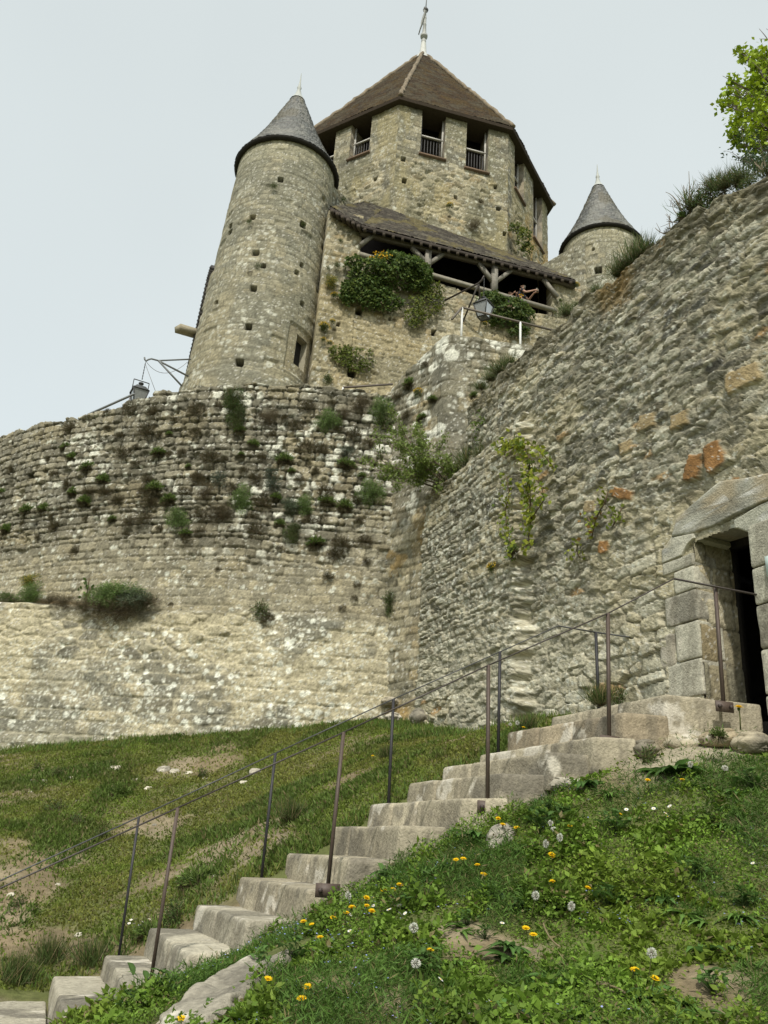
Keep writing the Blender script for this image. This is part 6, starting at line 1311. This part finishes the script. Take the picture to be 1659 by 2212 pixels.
for x, y, k, s_, lab in [(592, 404, 'dark', .18, 'dark tuft on the turret just below its uppermost hole'), (539, 480, 'dark', .12, 'small dark tuft on the turret, upper left'), (654, 486, 'dark', .14, 'dark tuft under the hole at the right of the turret'), (557, 578, 'dark', .2, 'dark tuft in the middle of the turret'), (541, 592, 'dry', .16, 'dry tuft beside the dark one in the middle of the turret'), (632, 688, 'yellow', .14, 'yellowish tuft low on the right of the turret'), (692, 562, 'green', .2, 'green tuft where the turret meets the gallery wall'), (648, 575, 'dry', .08, 'tiny tuft on the right side of the turret'), (742, 432, 'dark', .18, 'dark tuft on the sloping wall between turret and keep')]:
    P, n = ts(x, y) if x < 700 else (at_D(x, y, 25.2), np.array([0, -1, 0])); tuft(k, P, n, s_, lab, 'wall plant', 'plants on the tall turret', 'wall_tuft')
P = on_circle(1240, 615, (8.35, 28.0), 1.66) if False else gs(1243, 617)[0]; tuft('yellow', P, Gn, .2, 'yellow wallflower at the right end of the gallery roof', 'wall plant', 'plants on the gallery wall', 'wall_tuft')
# ---- tree at the top right
def tree():
    g = np.random.default_rng(91); D0 = 10.2; root = at_D(1745, 400, 9.6); o = empty('tree', root, 'bright yellow-green tree growing on top of the rampart at the upper right', 'tree')
    cl = [(1440, 200, 26), (1490, 245, 34), (1580, 250, 50), (1640, 210, 50), (1560, 320, 34), (1380, 430, 34), (1430, 490, 40), (1360, 515, 26), (1520, 450, 50), (1500, 540, 60), (1600, 470, 60), (1640, 380, 60), (1310, 600, 30), (1375, 600, 36), (1480, 620, 60), (1580, 640, 70), (1640, 580, 70), (1460, 700, 36), (1560, 730, 60), (1640, 740, 60), (1395, 760, 36), (1400, 840, 34), (1480, 800, 50), (1580, 850, 70), (1640, 850, 60), (1450, 900, 40), (1540, 900, 50), (1620, 930, 60), (1550, 400, 30), (1620, 300, 40), (1700, 300, 90), (1720, 480, 110), (1720, 660, 110), (1710, 820, 90), (1820, 560, 130), (1840, 760, 120), (1800, 380, 110)]
    st_ = MB(); lv = MB(); top = at_D(1188 + .2839 * 1900, 54 + .2839 * 300, D0); tr = [root, root + (top - root) * .3 + [.05, 0, 0], root + (top - root) * .65, top]; st_.tube([root - [0, 0, .6]] + tr, [.10, .09, .075, .05, .02], (.13, .11, .085), 8)
    for X_, Y_, r in cl:
        x, y = 1188 + .2839 * X_, 54 + .2839 * Y_; c = at_D(x, y, D0 + (g.random() - .5) * 1.2); rad = r * .2839 / 140; k = np.clip(.15 + .5 * (1 - Y_ / 1000) + .2 * g.random(), 0, .95)
        b = root + (top - root) * k; m_ = (b + c) / 2 + [0, 0, -.12]; pts = np.array([(1 - q) ** 2 * b + 2 * q * (1 - q) * m_ + q * q * c for q in np.linspace(0, 1, 8)]); st_.tube(pts, np.linspace(.028, .006, 8), (.12, .10, .075), 5)
        n_ = int(12 + r * 1.25); C_ = c + g.standard_normal((n_, 3)) * rad * .75; low_ = Y_ > 880
        V, Q = leafset(C_, unit(sph(n_, g) + [0, 0, -.1]), .066 * (.7 + .7 * g.random(n_)), .056, g=g); lv.add(V, Q, None, tint(n_, (.31, .42, .025) if not low_ else (.14, .21, .03), .3, (.24, .34, .018), .3, g))
        for q in range(3): e = c + g.standard_normal(3) * rad * .9; st_.tube([pts[-3], (pts[-3] + e) / 2 + g.standard_normal(3) * .02, e], [.008, .006, .003], (.12, .10, .075), 4)
    lv.build('crown', M_LEAF, o); st_.build('trunk', M_BARK, o)
    shrub('dark_shrub', 'dark green bush under the bright tree on the rampart crest', on_plane(1650, 372, RP0 - RN * .2, RN), [at_D(1590, 352, 8.8), at_D(1600, 338, 8.8), at_D(1618, 325, 8.8), at_D(1640, 325, 8.8), at_D(1635, 350, 8.8), at_D(1615, 360, 8.8), at_D(1665, 330, 8.8)], .04, (.045, .08, .035), (.07, .11, .035), 1000, 93, jitter=.09, stemr=.010)
    mb = MB()
    for a, b in [((1672, 105), (1640, 62)), ((1662, 92), (1655, 62)), ((1668, 98), (1640, 84)), ((1670, 150), (1640, 148))]: 
        A = at_D(*a, 10.2); B = at_D(*b, 10.2); mb.tube([A, (A + B) / 2 + g.standard_normal(3) * .03, B], [.008, .006, .003], (.12, .10, .08), 4)
    tw = mb.build('bare_twig', M_BARK, o)
tree()
# ---- turf and weeds: uncountable ground cover
def visible(P, m=60):
    v = P - EYE; z = v @ FW; x = PW / 2 + PF * (v @ RT) / z; y = PH / 2 - PF * (v @ UP) / z
    return (z > .5) & (x > -m) & (x < PW + m) & (y < PH + m) & (y > 1400)
def scatter(N, x0, x1, y0, y1, g):
    x = x0 + (x1 - x0) * g.random(N); y = y0 + (y1 - y0) * g.random(N); z = ground(x, y)
    s = x * S_[0] + y * S_[1]; t = x * T_[0] + y * T_[1]
    onst = (s > np.interp(t, [6.2, 7.95], [-1.3, -1.25])) & (s < 5.2) & (t > np.interp(s, [-.3, 0, 1, 2, 3, 4.2, 5], [6.34, 6.4, 6.45, 6.2, 6.1, 6.15, 6.2])) & (t < 7.98)
    ok = ~onst & (np.hypot(x - RC[0], y - RC[1]) > RR + .30) & (((x - RP0[0]) * RN[0] + (y - RP0[1]) * RN[1]) > .06)
    return x, y, z, s, t, ok
def turf():
    g = np.random.default_rng(1001)
    # far slope: short worn grass with bare soil
    x, y, z, s, t, ok = scatter(520000, -8.8, 3.4, 6.6, 15.2, g); c = cover(x, y); ok &= (t > 7.4) | (s < -.9)
    ok &= g.random(len(x)) < (.14 + .86 * c ** 1.2); P = np.stack([x, y, z], 1); ok &= visible(P); P = P[ok]; N = len(P); c = c[ok]
    d = unit(np.c_[g.standard_normal((N, 2)) * .75, .35 + g.random(N)]); dist = np.hypot(P[:, 0], P[:, 1])
    tall = ss(.52, .66, fbm(P[:, 0] * 1.5, P[:, 1] * 1.5, 3, 141)); L = (.022 + .03 * g.random(N)) * (1 + 1.0 * tall); wd = .012 + .012 * g.random(N)
    V, Q = leafset(P - [0, 0, .006], d, L, wd, g=g)
    tone = np.array([.145, .195, .034]) * (.55 + .9 * fbm(P[:, 0] * 2, P[:, 1] * 2, 4, 143))[:, None]; tone = mix(tone, (.205, .215, .050), ss(.42, .62, fbm(P[:, 0] * 1.2, P[:, 1] * 1.6, 4, 144)) * .8); tone = mix(tone, (.075, .135, .03), tall * .6); tone = tone * (1 + .7 * (g.random((N, 1)) - .5)); tone = np.where(g.random((N, 1)) < .10, np.array([.22, .19, .09]), tone)
    tag(mk('slope_grass', V, Q, None, np.repeat(tone, 4, 0), M_LEAF), 'short worn grass with bare soil on the slope left of the steps', 'grass', kind='stuff')
    # near bank: lush weeds
    x, y, z, s, t, ok = scatter(330000, -2.2, 5.0, 2.6, 7.4, g); c = cover(x, y); ra, rb = hit_ground(360, 2225)[:2], hit_ground(600, 2062)[:2]; ab = rb - ra; kq = np.clip(((x - ra[0]) * ab[0] + (y - ra[1]) * ab[1]) / (ab @ ab), -.3, 1.05); ok &= np.hypot(x - ra[0] - kq * ab[0], y - ra[1] - kq * ab[1]) > .17; ok &= (t < 6.6); ok &= g.random(len(x)) < (.02 + .98 * c); P = np.stack([x, y, z], 1); ok &= visible(P, 120); P = P[ok]; N = len(P)
    hgt = fbm(P[:, 0] * 2.2, P[:, 1] * 2.2, 4, 151); typ = fbm(P[:, 0] * 1.6 + 9, P[:, 1] * 1.6, 4, 152)
    P = P + np.c_[np.zeros((N, 2)), (g.random(N) ** 1.5) * .15 * ss(.36, .66, hgt)]
    feather = typ > .53
    d = unit(np.c_[g.standard_normal((N, 2)), .15 + .9 * g.random(N)]); szm = .75 + .9 * ss(.4, .7, fbm(P[:, 0] * 5, P[:, 1] * 5, 3, 155)); L = np.where(feather, .035 + .05 * g.random(N) ** 2, (.014 + .026 * g.random(N) ** 1.5) * szm); wd = np.where(feather, .005 + .003 * g.random(N), (.010 + .012 * g.random(N)) * szm)
    V, Q = leafset(P - [0, 0, .004], d, L, wd, np.c_[g.standard_normal((N, 2)) * .6, np.ones(N)], .2, g)
    tone = np.array([.135, .225, .030]) * (.45 + 1.1 * fbm(P[:, 0] * 3, P[:, 1] * 3, 4, 153))[:, None]; tone = mix(tone, (.068, .140, .028), feather * .75); tone = mix(tone, (.18, .255, .034), ss(.45, .62, fbm(P[:, 0] * 1.3 + 3, P[:, 1] * 1.8, 4, 154)) * .75 * (1 - feather)); tone = tone * (1 + .8 * (g.random((N, 1)) - .5)); tone = np.where(g.random((N, 1)) < .05, np.array([.21, .18, .08]), tone)
    tag(mk('bank_weeds', V, Q, None, np.repeat(tone, 4, 0), M_LEAF), 'dense low weeds and clover covering the near bank', 'weeds', kind='stuff')
    # taller grass fringe along wall feet and step ends
    x, y, z, s, t, ok = scatter(160000, -8.8, 3.4, 6.0, 15.4, g); dr = np.hypot(x - RC[0], y - RC[1]) - RR; dp = (x - RP0[0]) * RN[0] + (y - RP0[1]) * RN[1]
    near = (dr < .95) | ((dp < .75) & (y > 7.6)) | ((t > 7.9) & (t < 8.25) & (s > -1.2) & (s < 4.6)); ok &= near; ok &= g.random(len(x)) < ss(.35, .55, fbm(x * 1.8, y * 1.8, 3, 161)) * .8 + .05
    P = np.stack([x, y, z], 1); ok &= visible(P); P = P[ok]; N = len(P); d = unit(np.c_[g.standard_normal((N, 2)) * .4, .8 + .5 * g.random(N)]); V, Q = leafset(P, d, .05 + .09 * g.random(N), .010, g=g)
    tag(mk('fringe_grass', V, Q, None, tint(N, (.11, .18, .035), .5, (.20, .21, .06), .25, g), M_LEAF), 'taller grass along the foot of the walls and the far ends of the steps', 'grass', kind='stuff')
    # speedwell: tiny blue flowers
    x, y, z, s, t, ok = scatter(5200, -1.8, 4.4, 2.8, 7.0, g); ok &= (t < 6.1) & (cover(x, y) > .6) & (fbm(x * 1.4, y * 1.4, 3, 171) > .47); P = np.stack([x, y, z + .045], 1)[ok]; N = len(P); V, Q = leafset(P, unit(np.c_[g.standard_normal((N, 2)), .1 * np.ones(N)]), .011, .011, np.c_[g.standard_normal((N, 2)) * .3, np.ones(N)], .1, g)
    tag(mk('speedwell_flowers', V, Q, None, tint(N, (.36, .42, .75), .2, g=g), M_PETAL), 'tiny pale blue flowers sprinkled through the bank weeds', 'flowers', kind='stuff')
turf()
# ---- broad-leaved rosettes
def rosette_mesh(kind, seed):
    g = np.random.default_rng(seed); mb = MB(); n = {'dock': 14, 'dandelion': 18, 'nettle': 30}[kind]
    for k in range(n):
        a = g.random() * 6.283; el = {'dock': .5, 'dandelion': .35, 'nettle': .9}[kind] + .35 * (g.random() - .3); L = (.7 + .5 * g.random()); w = {'dock': .30, 'dandelion': .17, 'nettle': .3}[kind] * (.8 + .4 * g.random()); L *= .6 if kind == 'nettle' else 1
        h = np.array([math.cos(a), math.sin(a), 0]); s = np.array([-math.sin(a), math.cos(a), 0]); m = 7; ts_ = np.linspace(0, 1, m); V = []
        base = np.array([0, 0, 0.0]) if kind != 'nettle' else np.array([*(g.standard_normal(2) * .3), .2 + .6 * g.random()])
        for t in ts_:
            bend = el - t * (.9 + .3 * g.random()) ; p = base + h * L * t * math.cos(el * .6) + np.array([0, 0, L * (t * math.sin(el) * 1.0 - .55 * t * t)]); ww = w * L * (math.sin(math.pi * min(1, t ** .75 * .93 + .05))) * .5 * (1 + (.45 if kind == 'dandelion' else .1) * math.sin(t * 22 + k)); z_ = np.array([0, 0, 1.0])
            V += [p + s * ww + z_ * ww * .35, p, p - s * ww + z_ * ww * .35]
        if kind == 'nettle': mb.tube([[0, 0, -.05], base * [.5, .5, .6], base], [.014, .010, .006], (.06, .10, .03), 4)
        Q = [[j * 3 + c, j * 3 + c + 1, (j + 1) * 3 + c + 1, (j + 1) * 3 + c] for j in range(m - 1) for c in (0, 1)]
        b = np.array({'dock': (.075, .150, .036), 'dandelion': (.095, .175, .036), 'nettle': (.065, .125, .030)}[kind]) * (.65 + .7 * g.random()); col = np.tile(b, (m * 3, 1)); col[1::3] *= 1.5; mb.add(V, Q, None, col)
    return mb
ROS = {}
R8 = lambda X_, Y_: (756 + .5442 * X_, 1619.9 + .5442 * Y_)
R7 = lambda X_, Y_: (.5208 * X_, .5208 * Y_ + 1619.9)
rs = [(*R8(490, 345), 'dock', .24), (*R8(330, 485), 'dock', .24), (*R8(175, 495), 'dock', .20), (*R8(940, 135), 'dock', .22), (*R8(1290, 95), 'dock', .26), (*R8(1400, 145), 'dandelion', .20), (*R8(1230, 90), 'dock', .2), (*R8(830, 935), 'dock', .18), (*R8(1160, 985), 'dandelion', .17), (*R8(620, 1050), 'dock', .18), (*R8(350, 870), 'dandelion', .16), (*R8(1250, 445), 'dock', .13), (*R8(760, 330), 'nettle', .24), (*R8(680, 380), 'dandelion', .2), (*R8(930, 600), 'dandelion', .15), (*R8(640, 790), 'dock', .15), (*R8(450, 700), 'dandelion', .15), (*R8(390, 960), 'dandelion', .14), (*R8(1060, 330), 'nettle', .22), (*R8(1500, 300), 'dandelion', .2), (*R8(1380, 500), 'nettle', .16), (*R8(1560, 620), 'nettle', .16), (*R8(1520, 820), 'dandelion', .15), (*R8(1330, 1010), 'dandelion', .14), (*R8(980, 860), 'dandelion', .14), (*R8(540, 610), 'nettle', .17), (*R8(1180, 560), 'dandelion', .14), (*R8(1600, 150), 'nettle', .22), (*R8(1020, 60 + 110), 'dandelion', .16), (*R7(1390, 665), 'dandelion', .22), (*R7(640, 1030), 'nettle', .22), (*R7(560, 1090), 'nettle', .17), (*R7(780, 965), 'dandelion', .14), (*R7(900, 1050), 'dock', .16), (*R7(1000, 1090), 'dandelion', .15), (*R7(1090, 900), 'nettle', .14), (*R7(1330, 800), 'dandelion', .18), (*R7(1460, 720), 'dandelion', .17), (*R7(1600, 560), 'nettle', .2), (*R7(1210, 870), 'nettle', .17)]
for q_ in range(46):
    kk_ = ('dandelion', 'dock', 'nettle', 'dandelion')[q_ % 4]; X_, Y_ = 80 + 1560 * rng.random(), 130 + 930 * rng.random() ** .9
    if Y_ > 560 - .75 * X_: rs.append((*R8(X_, Y_), kk_, .10 + .08 * rng.random()))
rs.sort(); cnt = {}; TOT = {}
for r_i in rs: TOT[r_i[2]] = TOT.get(r_i[2], 0) + 1
LABR = {'dock': 'broad-leaved dark green rosette', 'dandelion': 'toothed-leaf rosette', 'nettle': 'bushy dark nettle-like clump'}
def hitP(x, y):
    c = hit_ground(x, y); return c if c is not None else at_D(x, y, 4.0)
for x, y, k, s_ in rs:
    v = (k, int(rng.integers(0, 3))); P = hitP(x, y + 6)
    if v not in ROS: ROS[v] = rosette_mesh(k, 700 + len(ROS) * 3).build('leafy_rosette', M_LEAF); o = ROS[v]
    else: o = ROS[v].copy(); COLL.objects.link(o); o.name = 'leafy_rosette'
    o.location = [float(a) for a in P - [0, 0, .005]]; o.rotation_euler = (float(rng.random() * .3 - .15), float(rng.random() * .3 - .15), float(rng.random() * 6.28)); s2 = float(s_) * .9; o.scale = (s2, s2, s2 * (1.1 if k != 'nettle' else .8))
    j = cnt.get(k, 0); cnt[k] = j + 1
    tag(o, f'{LABR[k]} on the near bank, {nth(j)} of its kind from the left', 'weed', LABR[k] + 's on the near bank')
# bushy green clumps on the far slope
fs = [(*R7(820, 545), 'green', .26, 'bushy bright green plant with a pale flower spike left of the steps'), (*R7(500, 175), 'green', .22, 'dark green bush in the patchy slope near the stones'), (*R7(1210, 290), 'grassy', .34, 'thick grass hump on the slope behind the fifth railing post'), (*R7(740, 690), 'dark', .20, 'dark clump at the left end of the fifth step'), (*R7(230, 245), 'dark', .2, 'dark weed patch at the left of the slope'), (*R7(300, 300), 'dark', .2, 'wide dark weed patch in the middle left of the slope'), (*R7(820, 100), 'dark', .2, 'dark weed clump right of the white stones'), (*R7(240, 95), 'dark', .16, 'dark weed clump behind the white stones'), (*R7(140, 70), 'dark', .15, 'small dark weed high on the left slope'), (*R7(90, 640), 'dark', .16, 'low dark weed at the left edge of the slope'), (*R7(420, 350), 'dark', .16, 'dark weed beside the far handrail'), (*R7(610, 760), 'green', .16, 'green clump with daisies behind the third step'), (*R7(380, 880), 'grassy', .28, 'long grass beside the lowest far railing post'), (*R7(60, 960), 'grassy', .28, 'long dark grass at the lower left edge'), (*R7(200, 880), 'grassy', .26, 'grass clump above the lowest steps'), (1300, 1515, 'grassy', .28, 'tall grass at the foot of the rampart beside the topmost step'), (1345, 1500, 'dark', .14, 'dark leafy weed between the topmost step and the wall'), (1140, 1570, 'grassy', .22, 'grass clump at the wall foot behind the third near post'), (1390, 1640, 'dark', .16, 'ivy-like trailing weed under the end of the second highest step'), (785, 1545, 'grassy', .3, 'grass clump at the foot of the wall corner'), (1552, 1590, 'green', .10, 'small green weed with a yellow flower under the door sill'), (835, 1290 + 400 - 60, 'grassy', .2, 'grass tuft behind the sixth railing post')]
for x, y, k, s_, lab in fs:
    P = hitP(x, y + 8) if y > 1500 and x not in (1300, 1345, 1552) else (at_D(x, y + 8, 8.7) if x != 1552 else at_D(x, y, 6.75)); tuft(k, P, np.zeros(2), s_, lab, 'weed', 'weed clumps by the steps', 'weed_clump')
# ---- dandelions, seed heads and daisies
def hpx(x, y, h):
    """foot on the ground of a flower whose head, h above it, shows at (x, y)"""
    P = hitP(x, y)
    for _ in range(3):
        dpt = (P - EYE) @ FW; P = hitP(x + 0, min(y + h * PF / dpt * .93, 2290))
    return P
def flower_parts(o, head, h, lean, seed):
    g = np.random.default_rng(seed); mb = MB(); tip = np.array([lean[0], lean[1], h]); mb.tube([[0, 0, -.01], tip * [.4, .4, .5], tip], [.0030, .0026, .0024], (.16, .17, .06), 5); st_ = mb.build('stem', M_LEAF, o)
    if head == 'yellow':
        hd = MB()
        for r, nP, el in ((.019, 26, .18), (.015, 22, .5), (.010, 16, .9), (.005, 8, 1.3)):
            a = g.random(nP) * .3 + np.arange(nP) * 2 * math.pi / nP; d = np.stack([np.cos(a) * math.cos(el), np.sin(a) * math.cos(el), np.full(nP, math.sin(el))], 1); V, Q = leafset(np.tile(tip, (nP, 1)) + d * .002, d, r, .0065, np.tile([0, 0, 1.0], (nP, 1)), .1, g); hd.add(V, Q, None, tint(nP, (.78, .52, .008), .12, g=g))
        mm = hd.build('flower_head', M_PETAL, o); c = MB(); c.lathe(tip - np.array([0, 0, .010]), [(.002, 0), (.006, .004), (.006, .010)], (.09, .13, .03), 8); c.build('calyx', M_LEAF, o)
    else:
        hd = MB(); N = 210; d = unit(g.standard_normal((N, 3))); V, Q = leafset(np.tile(tip, (N, 1)) + d * .013, unit(d + .5 * sph(N, g)), .012, .0035, g=g); hd.add(V, Q, None, tint(N, (.66, .66, .60), .2, g=g)); V, Q = leafset(np.tile(tip, (90, 1)), d[:90], .016, .0012, g=g); hd.add(V, Q, None, tint(90, (.35, .33, .28), .2, g=g)); hd.build('seed_head', M_PETAL, o)
        c = MB(); c.lathe(tip - np.array([0, 0, .004]), [(.001, 0), (.005, .002), (.004, .007)], (.12, .10, .06), 6); c.build('core', M_LEAF, o)
def flowers(head_, pts, name, cat, grp, base_label, protos):
    pts = sorted(pts); PR = []
    for k, (x, y, h) in enumerate(pts):
        P = hpx(x, y, h); v = k % len(protos); row = 'upper' if y < 1790 else ('middle' if y < 1960 else 'lower')
        lab = f'{base_label}, {nth(k)} from left'
        if len(PR) <= v:
            o = empty(name, P, lab, cat, grp); o.location = (0, 0, 0); flower_parts(o, head_, protos[v], (.01 * (v - 1), -.012 * v), 900 + v); PR.append(o)
        else: o = copy_tree(PR[v]); tag(o, lab, cat, grp)
        o.location = [float(a) for a in P]; o.rotation_euler = (.25 + float(rng.random() * .3), float(rng.random() * .4 - .2), 0); s = h / protos[v]; sx = (.95 if head_ == 'yellow' else .78) + .25 * float(rng.random()); o.scale = (sx, sx, s)
        if s > 1.6 or s < .6: o.scale = (sx, sx, min(max(s, .6), 1.6))
DY = [(*R8(a, b), h) for a, b, h in [(595, 280, .12), (600, 303, .10), (657, 308, .10), (863, 310, .10), (1060, 272, .09), (1187, 125, .10), (1308, 122, .10), (415, 438, .10), (508, 467, .10), (512, 497, .07), (800, 425, .12), (792, 436, .11), (806, 530, .10), (937, 558, .09), (130, 560, .10), (164, 555, .10), (195, 553, .10), (45, 587, .13), (57, 627, .11), (86, 657, .11), (16, 637, .10), (705, 723, .07), (727, 740, .07), (312, 805, .08), (1187, 918, .10), (1120, 870, .08), (455, 438, .07)]] + [(*R7(a, b), h) for a, b, h in [(1370, 697, .09), (1422, 690, .12), (1272, 722, .08), (1286, 722, .08), (1337, 797, .06), (1100, 960, .08), (1283, 980, .10), (1240, 1043, .11), (760, 1120, .05)]]
flowers('yellow', DY, 'dandelion', 'dandelion', 'dandelions on the near bank', 'yellow dandelion on the near bank', (.08, .10, .12))
DF = [(807, 1633, .06), (1104, 1566, .08)]
for x, y, h in DF: pass
flowers('yellow', [(807, 1633, .05), (1131, 1575, .08), (1600, 1533, .08)], 'dandelion', 'dandelion', 'dandelions near the walls', 'small far yellow dandelion near the walls', (.06,))
DS = [(*R8(a, b), h) for a, b, h in [(820, 365, .18), (772, 388, .14), (805, 302, .10), (713, 587, .16), (866, 630, .13), (257, 718, .16), (270, 860, .10), (1182, 828, .15), (1477, 80, .12), (1352, 72, .12), (2, 585, .14), (1400 - 600, 320, .1)]] + [(1114, 1565, .12), (1104, 1567, .12)]
flowers('seed', DS, 'dandelion_clock', 'seed head', 'dandelion seed heads', 'pale fluffy dandelion seed head', (.11, .15))
DA = [R8(*p) for p in [(1020, 520), (1033, 540), (1235, 262), (1290, 232), (1305, 280), (1282, 283), (1640, 410), (1620, 412), (1618, 465), (1648, 470), (1640, 463), (1488, 965), (1502, 963), (497, 1060), (325, 935), (205, 620), (212, 636), (235, 648), (172, 660), (60, 610), (90, 610), (110, 600), (80, 597), (100, 625), (5, 735), (525, 1025), (1270, 490), (1330, 480), (1100, 250), (1210, 240), (765, 625), (600, 700)]] + [R7(*p) for p in [(1453, 768), (1285, 845), (1303, 855), (1355, 838), (1435, 688), (1410, 735), (1590, 660), (1540, 655), (1120, 750), (1630, 690), (545, 715), (560, 725), (575, 718), (590, 728), (605, 714), (535, 735), (570, 740), (555, 742)]]
DA.sort(); pr = None
for k, (x, y) in enumerate(DA):
    P = hpx(x, y, .05)
    if pr is None:
        g = np.random.default_rng(5); mb = MB(); a = np.arange(16) * 2 * math.pi / 16; d = np.stack([np.cos(a), np.sin(a), np.full(16, .12)], 1); V, Q = leafset(np.tile([0, 0, .05], (16, 1)) + d * .002, unit(d), .011, .0052, np.tile([0, 0, 1.0], (16, 1)), .1, g); mb.add(V, Q, None, (.80, .80, .78)); mb.lathe((0, 0, .050), [(.004, 0), (.0035, .002), (.0005, .003)], (.7, .5, .03), 8); mb.tube([[0, 0, 0], [0, 0, .05]], .0012, (.1, .15, .04), 4); o = pr = mb.build('daisy', M_PETAL)
    else: o = pr.copy(); COLL.objects.link(o); o.name = 'daisy'
    o.location = [float(q) for q in P]; o.rotation_euler = (.35 + float(rng.random() * .4), float(rng.random() * .5 - .25), float(rng.random() * 6)); s = 1.0 + .35 * float(rng.random()); o.scale = (s, s, s)
    tag(o, 'tiny white daisy in the grass, ' + nth(k) + ' from left', 'daisy', 'daisies in the grass')
# dry curled stalks lying in the weeds
for k, (a, b, c, lab) in enumerate([((765, 735), (790, 790), (835, 830), 'long dry curled stalk lying across the middle of the near bank'), ((980, 1000), (1040, 1005), (1095, 1030), 'pale dry stalk low in the weeds at the bottom of the near bank'), ((1535, 315), (1570, 355), (1600, 390), 'straight pale straw at the right of the near bank')]):
    pts = []
    for p in (a, b, c): P = hitP(*R8(*p)); pts.append(P + [0, 0, .05])
    pts = np.array(pts); q = np.linspace(0, 1, 10)[:, None]; cur = (1 - q) ** 2 * pts[0] + 2 * q * (1 - q) * (2 * pts[1] - .5 * (pts[0] + pts[2])) + q ** 2 * pts[2]; mb = MB(); mb.tube(cur, .0045, (.30, .25, .14), 5); tag(mb.build('dry_stalk', M_LEAF), lab, 'dry stalk')
